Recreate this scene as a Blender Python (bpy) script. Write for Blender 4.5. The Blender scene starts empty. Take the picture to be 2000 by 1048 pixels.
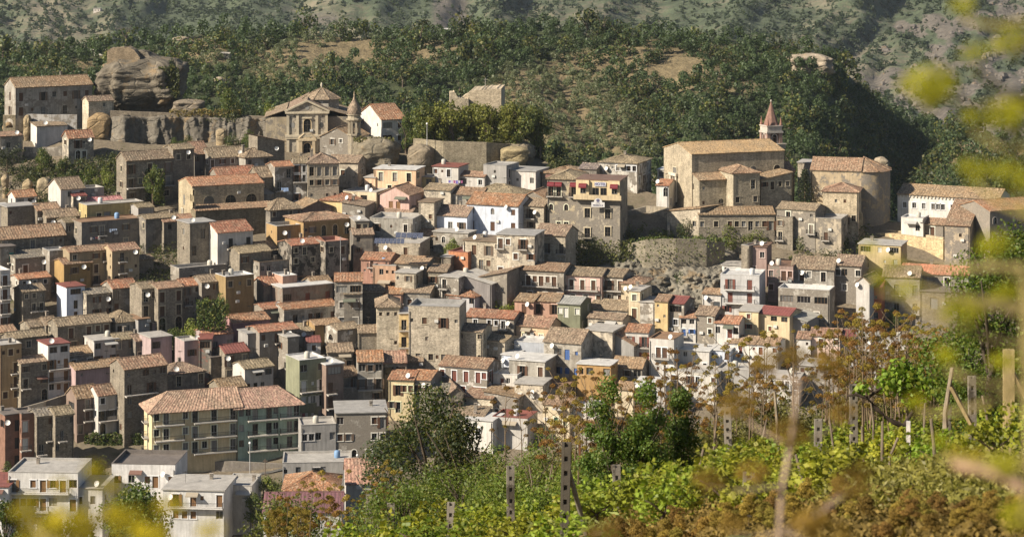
import bpy, math, random
import numpy as np
from mathutils import noise as mnoise, Vector
random.seed(7); rng = np.random.default_rng(7)
S = bpy.context.scene; COL = S.collection
R = math.radians
# ------------------------------------------------------------------ camera, light, exposure
F = 4510.0; YH = -200.0                      # focal length and eye level, both in pixels of the 2000 px wide photograph
cd = bpy.data.cameras.new('camera'); cam = bpy.data.objects.new('camera', cd); COL.objects.link(cam)
cam.location = (0, 0, 0); cam.rotation_euler = (R(90), 0, 0)
cd.sensor_width = 36; cd.lens = 36*F/2000; cd.shift_y = -(524-YH)/2000
cd.clip_start = .2; cd.clip_end = 20000
cd.dof.use_dof = True; cd.dof.focus_distance = 420; cd.dof.aperture_fstop = 3.9
S.camera = cam
SUN_EL, SUN_AZ = 35, 26                      # elevation; degrees the sun stands on the viewer's side of due left
sd = (-math.cos(R(SUN_EL))*math.cos(R(SUN_AZ)), -math.cos(R(SUN_EL))*math.sin(R(SUN_AZ)), math.sin(R(SUN_EL)))
sl = bpy.data.lights.new('sun', 'SUN'); sl.energy = 5.0; sl.angle = R(.5); sl.color = (1, .89, .73)
so = bpy.data.objects.new('sun', sl); COL.objects.link(so)
so.rotation_euler = Vector(sd).to_track_quat('Z', 'Y').to_euler()
w = bpy.data.worlds.new('World'); S.world = w; w.use_nodes = True
nt = w.node_tree; sk = nt.nodes.new('ShaderNodeTexSky'); sk.sky_type = 'NISHITA'; sk.sun_disc = False
sk.sun_elevation = R(SUN_EL); sk.sun_rotation = math.atan2(sd[0], sd[1])
nt.links.new(sk.outputs[0], nt.nodes['Background'].inputs[0]); nt.nodes['Background'].inputs[1].default_value = .05
S.view_settings.view_transform = 'Standard'; S.view_settings.look = 'None'
S.view_settings.exposure = 1.0; S.view_settings.gamma = 1
S.cycles.volume_bounces = 0; S.cycles.max_bounces = 6; S.cycles.transparent_max_bounces = 8

def P(px, py, Y): return ((px-1000)/F*Y, Y, -(py-YH)/F*Y)
def zof(py, Y): return -(py-YH)/F*Y
_yg = [(1300, 360), (1060, 425), (1000, 440), (890, 470), (700, 505), (550, 535), (400, 570), (280, 605), (200, 622), (0, 660)]
def Yg(py):
    for (a, A), (b, B) in zip(_yg, _yg[1:]):
        if py >= b: return A + (B-A)*(a-py)/(a-b)
    return _yg[-1][1]
def fbm(x, y, z=0, o=4):
    return mnoise.fractal((x, y, z), 1.0, 2.0, o)

# ------------------------------------------------------------------ materials
MAT = {}
def mat(name, rough=.9, spec=.2):
    m = bpy.data.materials.new(name); m.use_nodes = True; MAT[name] = m
    b = m.node_tree.nodes['Principled BSDF']; b.inputs['Roughness'].default_value = rough
    b.inputs['Specular IOR Level'].default_value = spec
    return m, m.node_tree, b
def N(nt, t, **kw):
    n = nt.nodes.new('ShaderNode'+t)
    for k, v in kw.items():
        if k.startswith('i_'): n.inputs[k[2:].replace('_', ' ')].default_value = v
        else: setattr(n, k, v)
    return n
def lk(nt, a, b): nt.links.new(a, b)
def math_(nt, op, a, b=None, c=None):
    n = nt.nodes.new('ShaderNodeMath'); n.operation = op
    for i, v in enumerate((a, b, c)):
        if v is None: continue
        if isinstance(v, (int, float)): n.inputs[i].default_value = v
        else: lk(nt, v, n.inputs[i])
    return n.outputs[0]
def mixc(nt, f, a, b, mode='MIX'):
    n = nt.nodes.new('ShaderNodeMix'); n.data_type = 'RGBA'; n.blend_type = mode
    for i, v in ((0, f), (6, a), (7, b)):
        if isinstance(v, (int, float)): n.inputs[i].default_value = v
        elif isinstance(v, tuple): n.inputs[i].default_value = v + (1,) if len(v) == 3 else v
        else: lk(nt, v, n.inputs[i])
    return n.outputs[2]
def ramp(nt, f, lo, hi, a=0., b=1.):
    n = nt.nodes.new('ShaderNodeMapRange'); lk(nt, f, n.inputs[0])
    for i, v in enumerate((lo, hi, a, b)): n.inputs[i+1].default_value = v
    return n.outputs[0]
def objinfo(nt):
    n = nt.nodes.new('ShaderNodeObjectInfo'); return n.outputs['Color'], n.outputs['Random']
def coords(nt, scale=(1, 1, 1), kind='Object', rnd=None):
    tc = nt.nodes.new('ShaderNodeTexCoord'); mp = nt.nodes.new('ShaderNodeMapping')
    lk(nt, tc.outputs[kind], mp.inputs[0]); mp.inputs['Scale'].default_value = scale
    if rnd is not None:
        cx = nt.nodes.new('ShaderNodeCombineXYZ'); lk(nt, math_(nt, 'MULTIPLY', rnd, 91.), cx.inputs[0]); lk(nt, math_(nt, 'MULTIPLY', rnd, 57.), cx.inputs[1])
        lk(nt, cx.outputs[0], mp.inputs['Location'])
    return mp.outputs[0]
def noise(nt, v, sc, det=4, rough=.6):
    n = nt.nodes.new('ShaderNodeTexNoise'); lk(nt, v, n.inputs['Vector'])
    n.inputs['Scale'].default_value = sc; n.inputs['Detail'].default_value = det; n.inputs['Roughness'].default_value = rough
    return n.outputs['Fac']
def voro(nt, v, sc, out='Color', feat='F1'):
    n = nt.nodes.new('ShaderNodeTexVoronoi'); n.feature = feat; lk(nt, v, n.inputs['Vector']); n.inputs['Scale'].default_value = sc
    return n.outputs[out]
def bump(nt, b, h, st, d=.1):
    n = nt.nodes.new('ShaderNodeBump'); lk(nt, h, n.inputs['Height']); n.inputs['Strength'].default_value = st; n.inputs['Distance'].default_value = d
    lk(nt, n.outputs[0], b.inputs['Normal'])
def scalec(nt, c, f): return mixc(nt, 1., c, f, 'MULTIPLY')
def grey(nt, f):
    n = nt.nodes.new('ShaderNodeCombineColor'); [lk(nt, f, n.inputs[i]) for i in range(3)]; return n.outputs[0]

def m_plaster(name, stain, peel):
    m, nt, b = mat(name); c, rnd = objinfo(nt); v = coords(nt, rnd=rnd)
    n1 = noise(nt, v, .35, 5, .65); n2 = noise(nt, coords(nt, (2.2, 2.2, .22), rnd=rnd), 1., 4, .6); n3 = noise(nt, v, 3., 5, .7)
    f = math_(nt, 'MULTIPLY', ramp(nt, n1, .25, .75, 1-stain*.8, 1.1), ramp(nt, n2, .3, .7, 1-stain*.75, 1.08))
    f = math_(nt, 'MULTIPLY', f, ramp(nt, n3, .2, .8, 1-stain*.35, 1.08))
    c = scalec(nt, c, grey(nt, f))
    if peel:
        k = ramp(nt, math_(nt, 'ADD', noise(nt, v, .55, 6, .7), math_(nt, 'MULTIPLY', n3, .15)), .62-peel*.12, .66-peel*.08); k = ramp(nt, math_(nt, 'ADD', math_(nt, 'ADD', noise(nt, v, .55, 6, .7), math_(nt, 'MULTIPLY', n3, .15)), math_(nt, 'MULTIPLY', math_(nt, 'SUBTRACT', rnd, .5), .16)), .535, .575)
        st = mixc(nt, noise(nt, v, 2.5, 3), (.11, .097, .08), (.27, .24, .20))
        c = mixc(nt, k, c, st)
    lk(nt, c, b.inputs['Base Color']); bump(nt, b, n3, .25, .08)
m_plaster('plaster', .34, 0); m_plaster('old_plaster', .5, .9)
m, nt, b = mat('stone'); c, rnd = objinfo(nt); v = coords(nt, (1, 1, 1.6), rnd=rnd)
vd = voro(nt, v, 3.0, 'Color'); sep = nt.nodes.new('ShaderNodeSeparateColor'); lk(nt, vd, sep.inputs[0])
n1 = noise(nt, v, .3, 5, .65); n3 = noise(nt, v, 4., 4, .7); n4 = noise(nt, coords(nt, (1.5, 1.5, .18), rnd=rnd), 1., 4)
f = math_(nt, 'MULTIPLY', ramp(nt, sep.outputs[0], 0, 1, .72, 1.22), ramp(nt, n1, .25, .75, .62, 1.25))
f = math_(nt, 'MULTIPLY', f, math_(nt, 'MULTIPLY', ramp(nt, n3, .25, .75, .75, 1.15), ramp(nt, n4, .3, .7, .72, 1.1)))
lk(nt, scalec(nt, c, grey(nt, f)), b.inputs['Base Color'])
bump(nt, b, math_(nt, 'ADD', n3, math_(nt, 'MULTIPLY', voro(nt, v, 3.0, 'Distance'), -.8)), .45, .08)
m, nt, b = mat('roof_tile', .85); c, rnd = objinfo(nt); v = coords(nt, rnd=rnd)
vc = voro(nt, coords(nt, (4.2, 2.6, 2.6), rnd=rnd), 1., 'Color'); sep = nt.nodes.new('ShaderNodeSeparateColor'); lk(nt, vc, sep.inputs[0])
n1 = noise(nt, v, .28, 5, .65); n3 = noise(nt, v, 2.6, 4, .75)
f = math_(nt, 'MULTIPLY', ramp(nt, sep.outputs[0], 0, 1, .55, 1.4), ramp(nt, n3, .25, .75, .7, 1.25))
c2 = mixc(nt, ramp(nt, n1, .42, .66), c, mixc(nt, .55, c, (.15, .13, .095)))
c2 = mixc(nt, ramp(nt, sep.outputs[1], .8, .86), c2, mixc(nt, .5, c, (.36, .29, .2)))
lk(nt, scalec(nt, c2, grey(nt, f)), b.inputs['Base Color'])
wv = N(nt, 'TexWave', wave_type='BANDS', bands_direction='Y'); lk(nt, v, wv.inputs[0]); wv.inputs['Scale'].default_value = .9; wv.inputs['Distortion'].default_value = 1.5
bump(nt, b, math_(nt, 'ADD', wv.outputs['Fac'], n3), .25, .05)
m, nt, b = mat('sheet', .6, .3); c, rnd = objinfo(nt); v = coords(nt, rnd=rnd)
n1 = noise(nt, v, .6, 5, .7); n2 = noise(nt, v, 4., 4)
lk(nt, scalec(nt, c, grey(nt, math_(nt, 'MULTIPLY', ramp(nt, n1, .25, .75, .6, 1.15), ramp(nt, n2, .3, .7, .85, 1.1)))), b.inputs['Base Color'])
m, nt, b = mat('paint', .55, .3); c, rnd = objinfo(nt); v = coords(nt, (6, 6, 1)); lk(nt, scalec(nt, c, grey(nt, ramp(nt, noise(nt, v, 1.5), .3, .7, .8, 1.1))), b.inputs['Base Color'])
m, nt, b = mat('glass', .18, .5); rnd = objinfo(nt)[1]
lk(nt, mixc(nt, ramp(nt, rnd, .62, .95), (.01, .011, .012), (.24, .235, .22)), b.inputs['Base Color'])
m, nt, b = mat('iron', .6, .4); b.inputs['Base Color'].default_value = (.025, .022, .02, 1)
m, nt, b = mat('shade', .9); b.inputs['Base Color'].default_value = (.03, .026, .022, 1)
m, nt, b = mat('solar', .25, .5); v = coords(nt); br = N(nt, 'TexBrick'); lk(nt, v, br.inputs[0]); br.inputs['Scale'].default_value = 3; br.offset = 0
br.inputs['Color1'].default_value = (.012, .018, .05, 1); br.inputs['Color2'].default_value = (.015, .022, .06, 1); br.inputs['Mortar'].default_value = (.25, .27, .3, 1)
lk(nt, br.outputs[0], b.inputs['Base Color'])
m, nt, b = mat('brick'); c, rnd = objinfo(nt); v = coords(nt); br = N(nt, 'TexBrick'); br.inputs['Scale'].default_value = 4.
vx = nt.nodes.new('ShaderNodeSeparateXYZ'); lk(nt, v, vx.inputs[0]); cb = nt.nodes.new('ShaderNodeCombineXYZ')
lk(nt, math_(nt, 'ADD', vx.outputs[0], vx.outputs[1]), cb.inputs[0]); lk(nt, vx.outputs[2], cb.inputs[1]); lk(nt, cb.outputs[0], br.inputs[0])
br.inputs['Color1'].default_value = (.9, .9, .9, 1); br.inputs['Color2'].default_value = (.6, .6, .6, 1); br.inputs['Mortar'].default_value = (.8, .9, 1, 1)
lk(nt, scalec(nt, scalec(nt, c, br.outputs[0]), grey(nt, ramp(nt, noise(nt, v, .7), .3, .7, .7, 1.2))), b.inputs['Base Color'])
# rock: layered tuff / sandstone
m, nt, b = mat('rock'); c, rnd = objinfo(nt); v = coords(nt)
n1 = noise(nt, v, .12, 6, .65); n2 = noise(nt, coords(nt, (.6, .6, 1.1)), .5, 5, .65); n3 = noise(nt, v, 1.6, 6, .75); cr = voro(nt, coords(nt, (.5, .5, .9)), .35, 'Distance', 'DISTANCE_TO_EDGE')
f = math_(nt, 'MULTIPLY', ramp(nt, n1, .25, .75, .6, 1.25), ramp(nt, n2, .3, .7, .7, 1.2)); f = math_(nt, 'MULTIPLY', f, ramp(nt, n3, .25, .75, .65, 1.25))
cc = scalec(nt, c, grey(nt, f)); lk(nt, mixc(nt, ramp(nt, noise(nt, v, .25, 4), .54, .66, 0, .45), cc, (.24, .15, .06)), b.inputs['Base Color'])
bump(nt, b, math_(nt, 'ADD', math_(nt, 'ADD', n3, n2), math_(nt, 'MULTIPLY', ramp(nt, cr, 0, .06), .6)), .7, .5)
# leaves: tint from the object's colour, varied per leaf by a vertex attribute
def m_leaf(name, trans=.35, rough=.5):
    m, nt, b = mat(name, rough, .25); c, rnd = objinfo(nt)
    at = nt.nodes.new('ShaderNodeAttribute'); at.attribute_name = 'tint'
    sp = nt.nodes.new('ShaderNodeSeparateColor'); lk(nt, at.outputs['Color'], sp.inputs[0])
    f = math_(nt, 'MULTIPLY', ramp(nt, sp.outputs[0], 0, 1, .55, 1.5), ramp(nt, rnd, 0, 1, .8, 1.2))
    c2 = mixc(nt, ramp(nt, sp.outputs[1], .55, 1., 0, .5), c, (.20, .17, .03))
    c3 = scalec(nt, c2, grey(nt, f)); lk(nt, c3, b.inputs['Base Color'])
    t = nt.nodes.new('ShaderNodeBsdfTranslucent'); lk(nt, scalec(nt, c3, (1.25, 1.35, .6)), t.inputs[0])
    mx = nt.nodes.new('ShaderNodeMixShader'); mx.inputs[0].default_value = trans
    lk(nt, b.outputs[0], mx.inputs[1]); lk(nt, t.outputs[0], mx.inputs[2]); lk(nt, mx.outputs[0], nt.nodes['Material Output'].inputs[0])
m_leaf('leaf'); m_leaf('dry', .3, .9)
m, nt, b = mat('bark'); c, rnd = objinfo(nt); v = coords(nt, (1, 1, .3)); lk(nt, scalec(nt, c, grey(nt, ramp(nt, noise(nt, v, 9., 5), .3, .7, .5, 1.3))), b.inputs['Base Color']); bump(nt, b, noise(nt, v, 12.), .6, .02)
# earth and vegetation on the terrain; masks are vertex attributes
def m_ground(name, dry, green, rocky, sc):
    m, nt, b = mat(name); v = coords(nt)
    at = nt.nodes.new('ShaderNodeAttribute'); at.attribute_name = 'mask'; sp = nt.nodes.new('ShaderNodeSeparateColor'); lk(nt, at.outputs['Color'], sp.inputs[0])
    n1 = noise(nt, v, sc, 7, .68); n2 = noise(nt, v, sc*6, 6, .75); n3 = noise(nt, v, sc*.3, 4, .6)
    g = math_(nt, 'ADD', math_(nt, 'MULTIPLY', math_(nt, 'ADD', n1, n2), .5), math_(nt, 'SUBTRACT', sp.outputs[1], .5))
    cd_ = scalec(nt, dry if not isinstance(dry, tuple) else mixc(nt, n3, dry, tuple(x*.7 for x in dry)), grey(nt, ramp(nt, n2, .3, .7, .5, 1.5)))
    cg = scalec(nt, mixc(nt, n1, green, tuple(x*.55 for x in green)), grey(nt, ramp(nt, n2, .3, .7, .42, 1.5)))
    cr_ = scalec(nt, mixc(nt, n1, rocky, tuple(x*.75 for x in rocky)), grey(nt, ramp(nt, noise(nt, v, sc*9, 6, .8), .3, .7, .45, 1.5)))
    c = mixc(nt, ramp(nt, g, .42, .56), cd_, cg)
    c = mixc(nt, ramp(nt, math_(nt, 'ADD', math_(nt, 'MULTIPLY', n2, .6), math_(nt, 'SUBTRACT', sp.outputs[0], .3)), .45, .6), c, cr_)
    lk(nt, c, b.inputs['Base Color']); bump(nt, b, math_(nt, 'ADD', n2, noise(nt, v, sc*20, 4)), .8, 1.2/sc*.03)
m_ground('hill_earth', (.19, .15, .085), (.05, .062, .028), (.18, .215, .18), .03)
m_ground('mountain_earth', (.25, .215, .15), (.085, .105, .06), (.135, .118, .098), .014)
m_ground('town_earth', (.17, .14, .10), (.075, .075, .035), (.2, .17, .13), .25)
m_ground('field_earth', (.30, .21, .10), (.10, .12, .03), (.25, .2, .15), .6)
m, nt, b = mat('asphalt'); v = coords(nt); lk(nt, mixc(nt, noise(nt, v, .5, 5), (.06, .058, .055), (.13, .125, .115)), b.inputs['Base Color'])
m, nt, b = mat('glow_text', .5); b.inputs['Base Color'].default_value = (.05, .06, .2, 1)

# ------------------------------------------------------------------ mesh builder
class MB:
    def __init__(s): s.v = []; s.f = []; s.m = []; s.mi = 0
    def poly(s, pts):
        n = len(s.v); s.v += [tuple(p) for p in pts]; s.f.append(tuple(range(n, n+len(pts)))); s.m.append(s.mi)
    def box(s, x0, x1, y0, y1, z0, z1, rz=0, o=(0, 0, 0)):
        c = [(x, y, z) for z in (z0, z1) for y in (y0, y1) for x in (x0, x1)]
        if rz:
            ca, sa = math.cos(rz), math.sin(rz); c = [(x*ca-y*sa, x*sa+y*ca, z) for x, y, z in c]
        n = len(s.v); s.v += [(a+o[0], b_+o[1], d+o[2]) for a, b_, d in c]
        for q in ((0, 2, 3, 1), (4, 5, 7, 6), (0, 1, 5, 4), (2, 6, 7, 3), (0, 4, 6, 2), (1, 3, 7, 5)): s.f.append(tuple(n+i for i in q)); s.m.append(s.mi)
    def tube(s, pts, r, n=6, cap=True):
        pts = [Vector(p) for p in pts]; rings = []
        for i, p in enumerate(pts):
            d = (pts[min(i+1, len(pts)-1)]-pts[max(i-1, 0)]).normalized()
            a = d.orthogonal().normalized(); b_ = d.cross(a); rr = r[i] if isinstance(r, (list, tuple)) else r
            k = len(s.v); s.v += [tuple(p+a*math.cos(t)*rr+b_*math.sin(t)*rr) for t in [2*math.pi*j/n for j in range(n)]]; rings.append(k)
        for a, b_ in zip(rings, rings[1:]):
            for j in range(n): s.f.append((a+j, a+(j+1) % n, b_+(j+1) % n, b_+j)); s.m.append(s.mi)
        if cap:
            s.f.append(tuple(rings[-1]+j for j in range(n))); s.m.append(s.mi)
    def lathe(s, prof, n=16, o=(0, 0, 0), a0=0, a1=2*math.pi):
        full = abs(a1-a0-2*math.pi) < 1e-6; k = n if full else n+1; base = len(s.v)
        for r, z in prof:
            for j in range(k):
                t = a0+(a1-a0)*j/n; s.v.append((o[0]+r*math.cos(t), o[1]+r*math.sin(t), o[2]+z))
        for i in range(len(prof)-1):
            for j in range(n):
                a = base+i*k+j; b_ = base+i*k+(j+1) % k; s.f.append((a, b_, b_+k, a+k)); s.m.append(s.mi)
    def mesh(s, name, mats, smooth=False):
        me = bpy.data.meshes.new(name); me.from_pydata(s.v, [], s.f)
        for m_ in mats: me.materials.append(MAT[m_])
        if len(mats) > 1: me.polygons.foreach_set('material_index', s.m)
        if smooth: me.polygons.foreach_set('use_smooth', [True]*len(s.f))
        me.update(); return me
def link(name, data, parent=None, loc=(0, 0, 0), rz=0, color=None, scale=None, rot=None):
    o = bpy.data.objects.new(name, data); COL.objects.link(o)
    if parent: o.parent = parent
    o.location = loc
    if rz: o.rotation_euler = (0, 0, rz)
    if rot: o.rotation_euler = rot
    if color: o.color = tuple(color)+(1,)
    if scale: o.scale = scale if isinstance(scale, tuple) else (scale,)*3
    return o
def tag(o, label, cat, group=None, kind=None):
    o['label'] = label; o['category'] = cat
    if group: o['group'] = group
    if kind: o['kind'] = kind
    return o
def quads_mesh(name, quads, mats, tint=None, verts=None):
    """quads: (n,4,3) array"""
    n = len(quads); me = bpy.data.meshes.new(name)
    me.vertices.add(n*4); me.vertices.foreach_set('co', np.ascontiguousarray(quads, dtype=np.float32).ravel())
    me.loops.add(n*4); me.loops.foreach_set('vertex_index', np.arange(n*4, dtype=np.int32))
    me.polygons.add(n); me.polygons.foreach_set('loop_start', np.arange(0, n*4, 4, dtype=np.int32))
    try: me.polygons.foreach_set('loop_total', np.full(n, 4, dtype=np.int32))
    except Exception: pass
    for m_ in mats: me.materials.append(MAT[m_])
    if tint is not None:
        a = me.attributes.new('tint', 'FLOAT_COLOR', 'FACE')
        t = np.ones((n, 4), dtype=np.float32); t[:, :tint.shape[1]] = tint; a.data.foreach_set('color', t.ravel())
    me.update(calc_edges=True); return me
def sheet(name, nx, ny, fn, matname, mask=None, smooth=True, closed=False):
    v = []; mk = []
    for j in range(ny):
        for i in range(nx):
            p = fn(i/(nx-1), j/(ny-1)); v.append(p[:3]); mk.append(p[3:6] if len(p) > 3 else (0, .5, 0))
    f = [(j*nx+i, j*nx+i+1, (j+1)*nx+i+1, (j+1)*nx+i) for j in range(ny-1) for i in range(nx-1)]
    me = bpy.data.meshes.new(name); me.from_pydata(v, [], f); me.materials.append(MAT[matname])
    me.polygons.foreach_set('use_smooth', [smooth]*len(f))
    a = me.attributes.new('mask', 'FLOAT_COLOR', 'POINT'); a.data.foreach_set('color', np.array([tuple(m_)+(1,) for m_ in mk], dtype=np.float32).ravel())
    me.update(); return me
def lerp_list(L, x):
    if x <= L[0][0]: return L[0][1]
    for (a, A), (b, B) in zip(L, L[1:]):
        if x <= b: return A+(B-A)*(x-a)/(b-a)
    return L[-1][1]
# ------------------------------------------------------------------ terrain (setting)
RT = [(-350, 262), (1010, 268), (1090, 318), (1180, 345), (1300, 372), (1560, 385), (1700, 415), (2350, 440)]
def tops_(px): return lerp_list(RT, px)
def town_fn(u, v):
    px = -350+2700*u; t0 = tops_(px); py = t0+(1130-t0)*v
    x, Y, z = P(px, py, Yg(py))
    z -= 1.6; z += fbm(x*.05, Y*.05, 3)*1.2
    if 1060 < px < 1500 and 440 < py < 640: z -= 6*max(0, 1-abs(px-1275)/200)**.5*max(0, 1-abs(py-530)/85)**.5
    return (x, Y, z, 0, .38+.25*fbm(x*.03, Y*.03, 7), 0)
def back_fn(u, v):                      # the ridge falls away behind the town
    px = -350+2700*u; t0 = tops_(px); x, Y, z = P(px, t0, Yg(t0)); z -= 1.6+fbm(x*.05, Y*.05, 3)*-1.2
    Yb = Y+v*120; return (x*(1+v*.12), Yb, z-60*v**1.1, 0, .75, 0)
o = link('town_hillside', sheet('town_hillside', 90, 60, town_fn, 'town_earth')); o['kind'] = 'structure'
o = link('ridge_slope', sheet('ridge_slope', 60, 14, back_fn, 'town_earth')); o['kind'] = 'structure'
crest = [(-350, 150), (-100, 120), (0, 112), (150, 96), (330, 80), (430, 58), (560, 66), (700, 76), (860, 62), (1000, 56), (1130, 66), (1250, 66), (1400, 74), (1500, 86), (1570, 104), (1620, 116), (1660, 150), (1700, 192), (1760, 238), (1850, 262), (2000, 292), (2200, 310), (2400, 320)]
def gsum(px, py, L):
    s = 0
    for a, b_, rx, ry, k in L: s += k*math.exp(-((px-a)/rx)**2-((py-b_)/ry)**2)
    return s
CLEAR = [(1290, 120, 110, 35, .8), (1330, 155, 90, 25, .7), (1060, 200, 130, 50, .6), (1160, 265, 130, 50, .55), (620, 120, 120, 22, .5), (960, 250, 60, 30, .4), (560, 150, 80, 16, .5), (760, 130, 60, 14, .5), (1450, 180, 60, 14, .4), (1130, 120, 70, 14, .5), (860, 100, 60, 22, .8), (690, 100, 120, 22, .8), (380, 85, 60, 16, .8), (620, 110, 60, 16, .5), (200, 130, 60, 18, .6), (430, 110, 80, 18, .5), (1900, 300, 100, 25, .9), (1820, 350, 30, 15, .5), (270, 60, 100, 15, .5), (1430, 110, 60, 15, .6), (1050, 155, 60, 14, .6), (80, 130, 60, 14, .5)]
def hill_pt(px, t):                     # t 0 crest .. 1 foot
    pc = lerp_list(crest, px); py = pc+(500-pc)*t
    Yc = lerp_list([(1500, 950), (1590, 935), (1680, 1030), (1770, 1130), (1860, 930), (2000, 860), (2300, 820)], px)
    Y = Yc+(690-Yc)*(t**.85)
    # right flank turns away from the sun
    Y += 26*fbm(px*.006, t*2.2, 5)*math.sin(math.pi*min(t*1.15, 1))
    return px, py, Y
def hill_fn(u, v):
    px = -350+2750*u
    if v < .14:                         # back side beyond the crest
        k = (v-.14)/.14; px, py, Y = hill_pt(px, 0); x, Y, z = P(px, py, Y); return (x*(1-k*.1), Y-k*130, z-45*k*k+0, 0, .6, 0)
    t = (v-.14)/.86; px, py, Y = hill_pt(px, t); x, Y, z = P(px, py, Y)
    c = gsum(px, py, CLEAR); z += fbm(x*.02, Y*.02, 1)*2.5
    rk = .55*math.exp(-((px-1590)/40)**2-((py-135)/26)**2)+.6*math.exp(-((px-400)/50)**2-((py-68)/10)**2)
    return (x, Y, z, rk, .62-.55*c, 0)
o = link('wooded_hill', sheet('wooded_hill', 170, 60, hill_fn, 'hill_earth')); o['kind'] = 'structure'
def mtn_rock(px, py):
    d = (px-1640)-(130-py)*1.05          # the bare rocky flank lies right of a line rising to the right
    r = 1/(1+math.exp(-d/28)) if px > 1350 else 0
    r *= max(.08, min(1, .55+1.2*fbm(px*.016, py*.03, 12)))
    r = max(r, .75*math.exp(-((px-880)/55)**2), .6*math.exp(-((px-620)/110)**2-((py-40)/40)**2), .5*math.exp(-((px-560)/40)**2-((py-20)/20)**2), .45*math.exp(-((px-1330)/160)**2-((py-60)/26)**2))
    return r
def mtn_pt(px, py):
    t = (py+140)/520.
    Y = 2700-1500*t
    r = mnoise.ridged_multi_fractal((px*.0042+py*.003, py*.0035, 4), 1., 2.1, 6, 1., 2.)
    Y -= (r-1.1)*95
    Y += 90*math.exp(-((px-905-(py-20)*.25)/42)**2)+50*math.exp(-((px-560-(py)*.5)/40)**2) + 22*math.exp(-((px-1690+(py-100)*.9)/40)**2)
    return Y
def mtn_fn(u, v):
    px = -380+2800*u; py = -140+520*v
    Y = mtn_pt(px, py); x, Y, z = P(px, py, Y); z += 5*fbm(px*.03, py*.03, 2)
    return (x, Y, z, mtn_rock(px, py), .56+.12*fbm(px*.004, py*.01, 9), 0)
o = link('far_mountain', sheet('far_mountain', 240, 90, mtn_fn, 'mountain_earth')); o['kind'] = 'structure'
def field_z(x, Y):
    z = -1.4+.2*x-.252*Y+.25*fbm(x*.25, Y*.25, 2)
    e = 86+2.5*fbm(x*.1, 0, 5)
    if Y > e: z -= (Y-e)*.55*min(1, (Y-e)/12)
    return z
def field_fn(u, v):
    Y = 1.2+118*v**1.25; x = (-.32+.7*u)*(Y+6)
    return (x, Y, field_z(x, Y), 0, .45+.3*fbm(x*.15, Y*.15, 8), 0)
o = link('vineyard_ground', sheet('vineyard_ground', 90, 110, field_fn, 'field_earth')); o['kind'] = 'structure'
def valley_fn(u, v):                     # valley floor between the vineyard and the town
    Y = 100+330*v; x = (-.5+u)*(Y*.9+60)
    z0 = -1.4+.2*x*.5-.252*100-10; z1 = zof(1130, 415)-6
    z = z0+(z1-z0)*(v**.8); return (x, Y, min(z, -30)-4+2*fbm(x*.02, Y*.02), 0, .8, 0)
o = link('valley_floor', sheet('valley_floor', 50, 40, valley_fn, 'town_earth')); o['kind'] = 'structure'

# ------------------------------------------------------------------ houses
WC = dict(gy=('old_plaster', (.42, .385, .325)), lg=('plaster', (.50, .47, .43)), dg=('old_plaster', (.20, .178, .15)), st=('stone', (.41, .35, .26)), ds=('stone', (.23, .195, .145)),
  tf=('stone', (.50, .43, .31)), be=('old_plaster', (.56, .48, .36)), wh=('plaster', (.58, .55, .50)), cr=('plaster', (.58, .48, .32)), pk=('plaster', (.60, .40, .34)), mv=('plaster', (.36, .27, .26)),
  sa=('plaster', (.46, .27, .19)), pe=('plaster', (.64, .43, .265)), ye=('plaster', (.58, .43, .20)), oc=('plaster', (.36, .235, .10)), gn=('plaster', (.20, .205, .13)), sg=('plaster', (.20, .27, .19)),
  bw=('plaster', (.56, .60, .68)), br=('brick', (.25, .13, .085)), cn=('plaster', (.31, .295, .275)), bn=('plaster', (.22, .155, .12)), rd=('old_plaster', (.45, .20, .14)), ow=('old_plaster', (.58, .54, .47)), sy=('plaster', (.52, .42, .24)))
RC = dict(t=(.27, .13, .074), m=(.225, .142, .09), o=(.19, .142, .097), b=(.17, .105, .075), r=(.20, .075, .06), g=(.30, .29, .275), w=(.50, .49, .47), c=(.36, .34, .31), p=(.33, .18, .135), d=(.15, .13, .115), u=(.17, .085, .09))
SHC = dict(b=(.095, .05, .03), g=(.03, .075, .045), r=(.16, .06, .045), w=(.55, .54, .5), t=(.08, .30, .24), k=(.02, .02, .02), u=(.06, .12, .3), o=(.20, .11, .05))
SZ = dict(w=(1.05, 1.4, .95), W=(1.15, 2.25, .12), b=(1.15, 2.25, .12), B=(1.15, 2.25, .12), s=(.65, .8, 1.3), d=(1.2, 2.3, .02), a=(1.35, 2.5, .02), g=(2.6, 2.5, .02), v=(3.0, 1.5, 1.0), q=(.26, .28, 1.3), l=(2.2, 1.3, 1.2), o=(.9, 1.3, 1.0), c=(1.0, 1.5, .9), A=(2.6, 3.0, .02))
_wm = {}
def arch_prof(w, h, n=8):
    r = w/2; return [(-r, 0), (r, 0)]+[(r*math.cos(t), h-r+r*math.sin(t)) for t in [math.pi*i/n for i in range(n+1)]]
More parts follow.
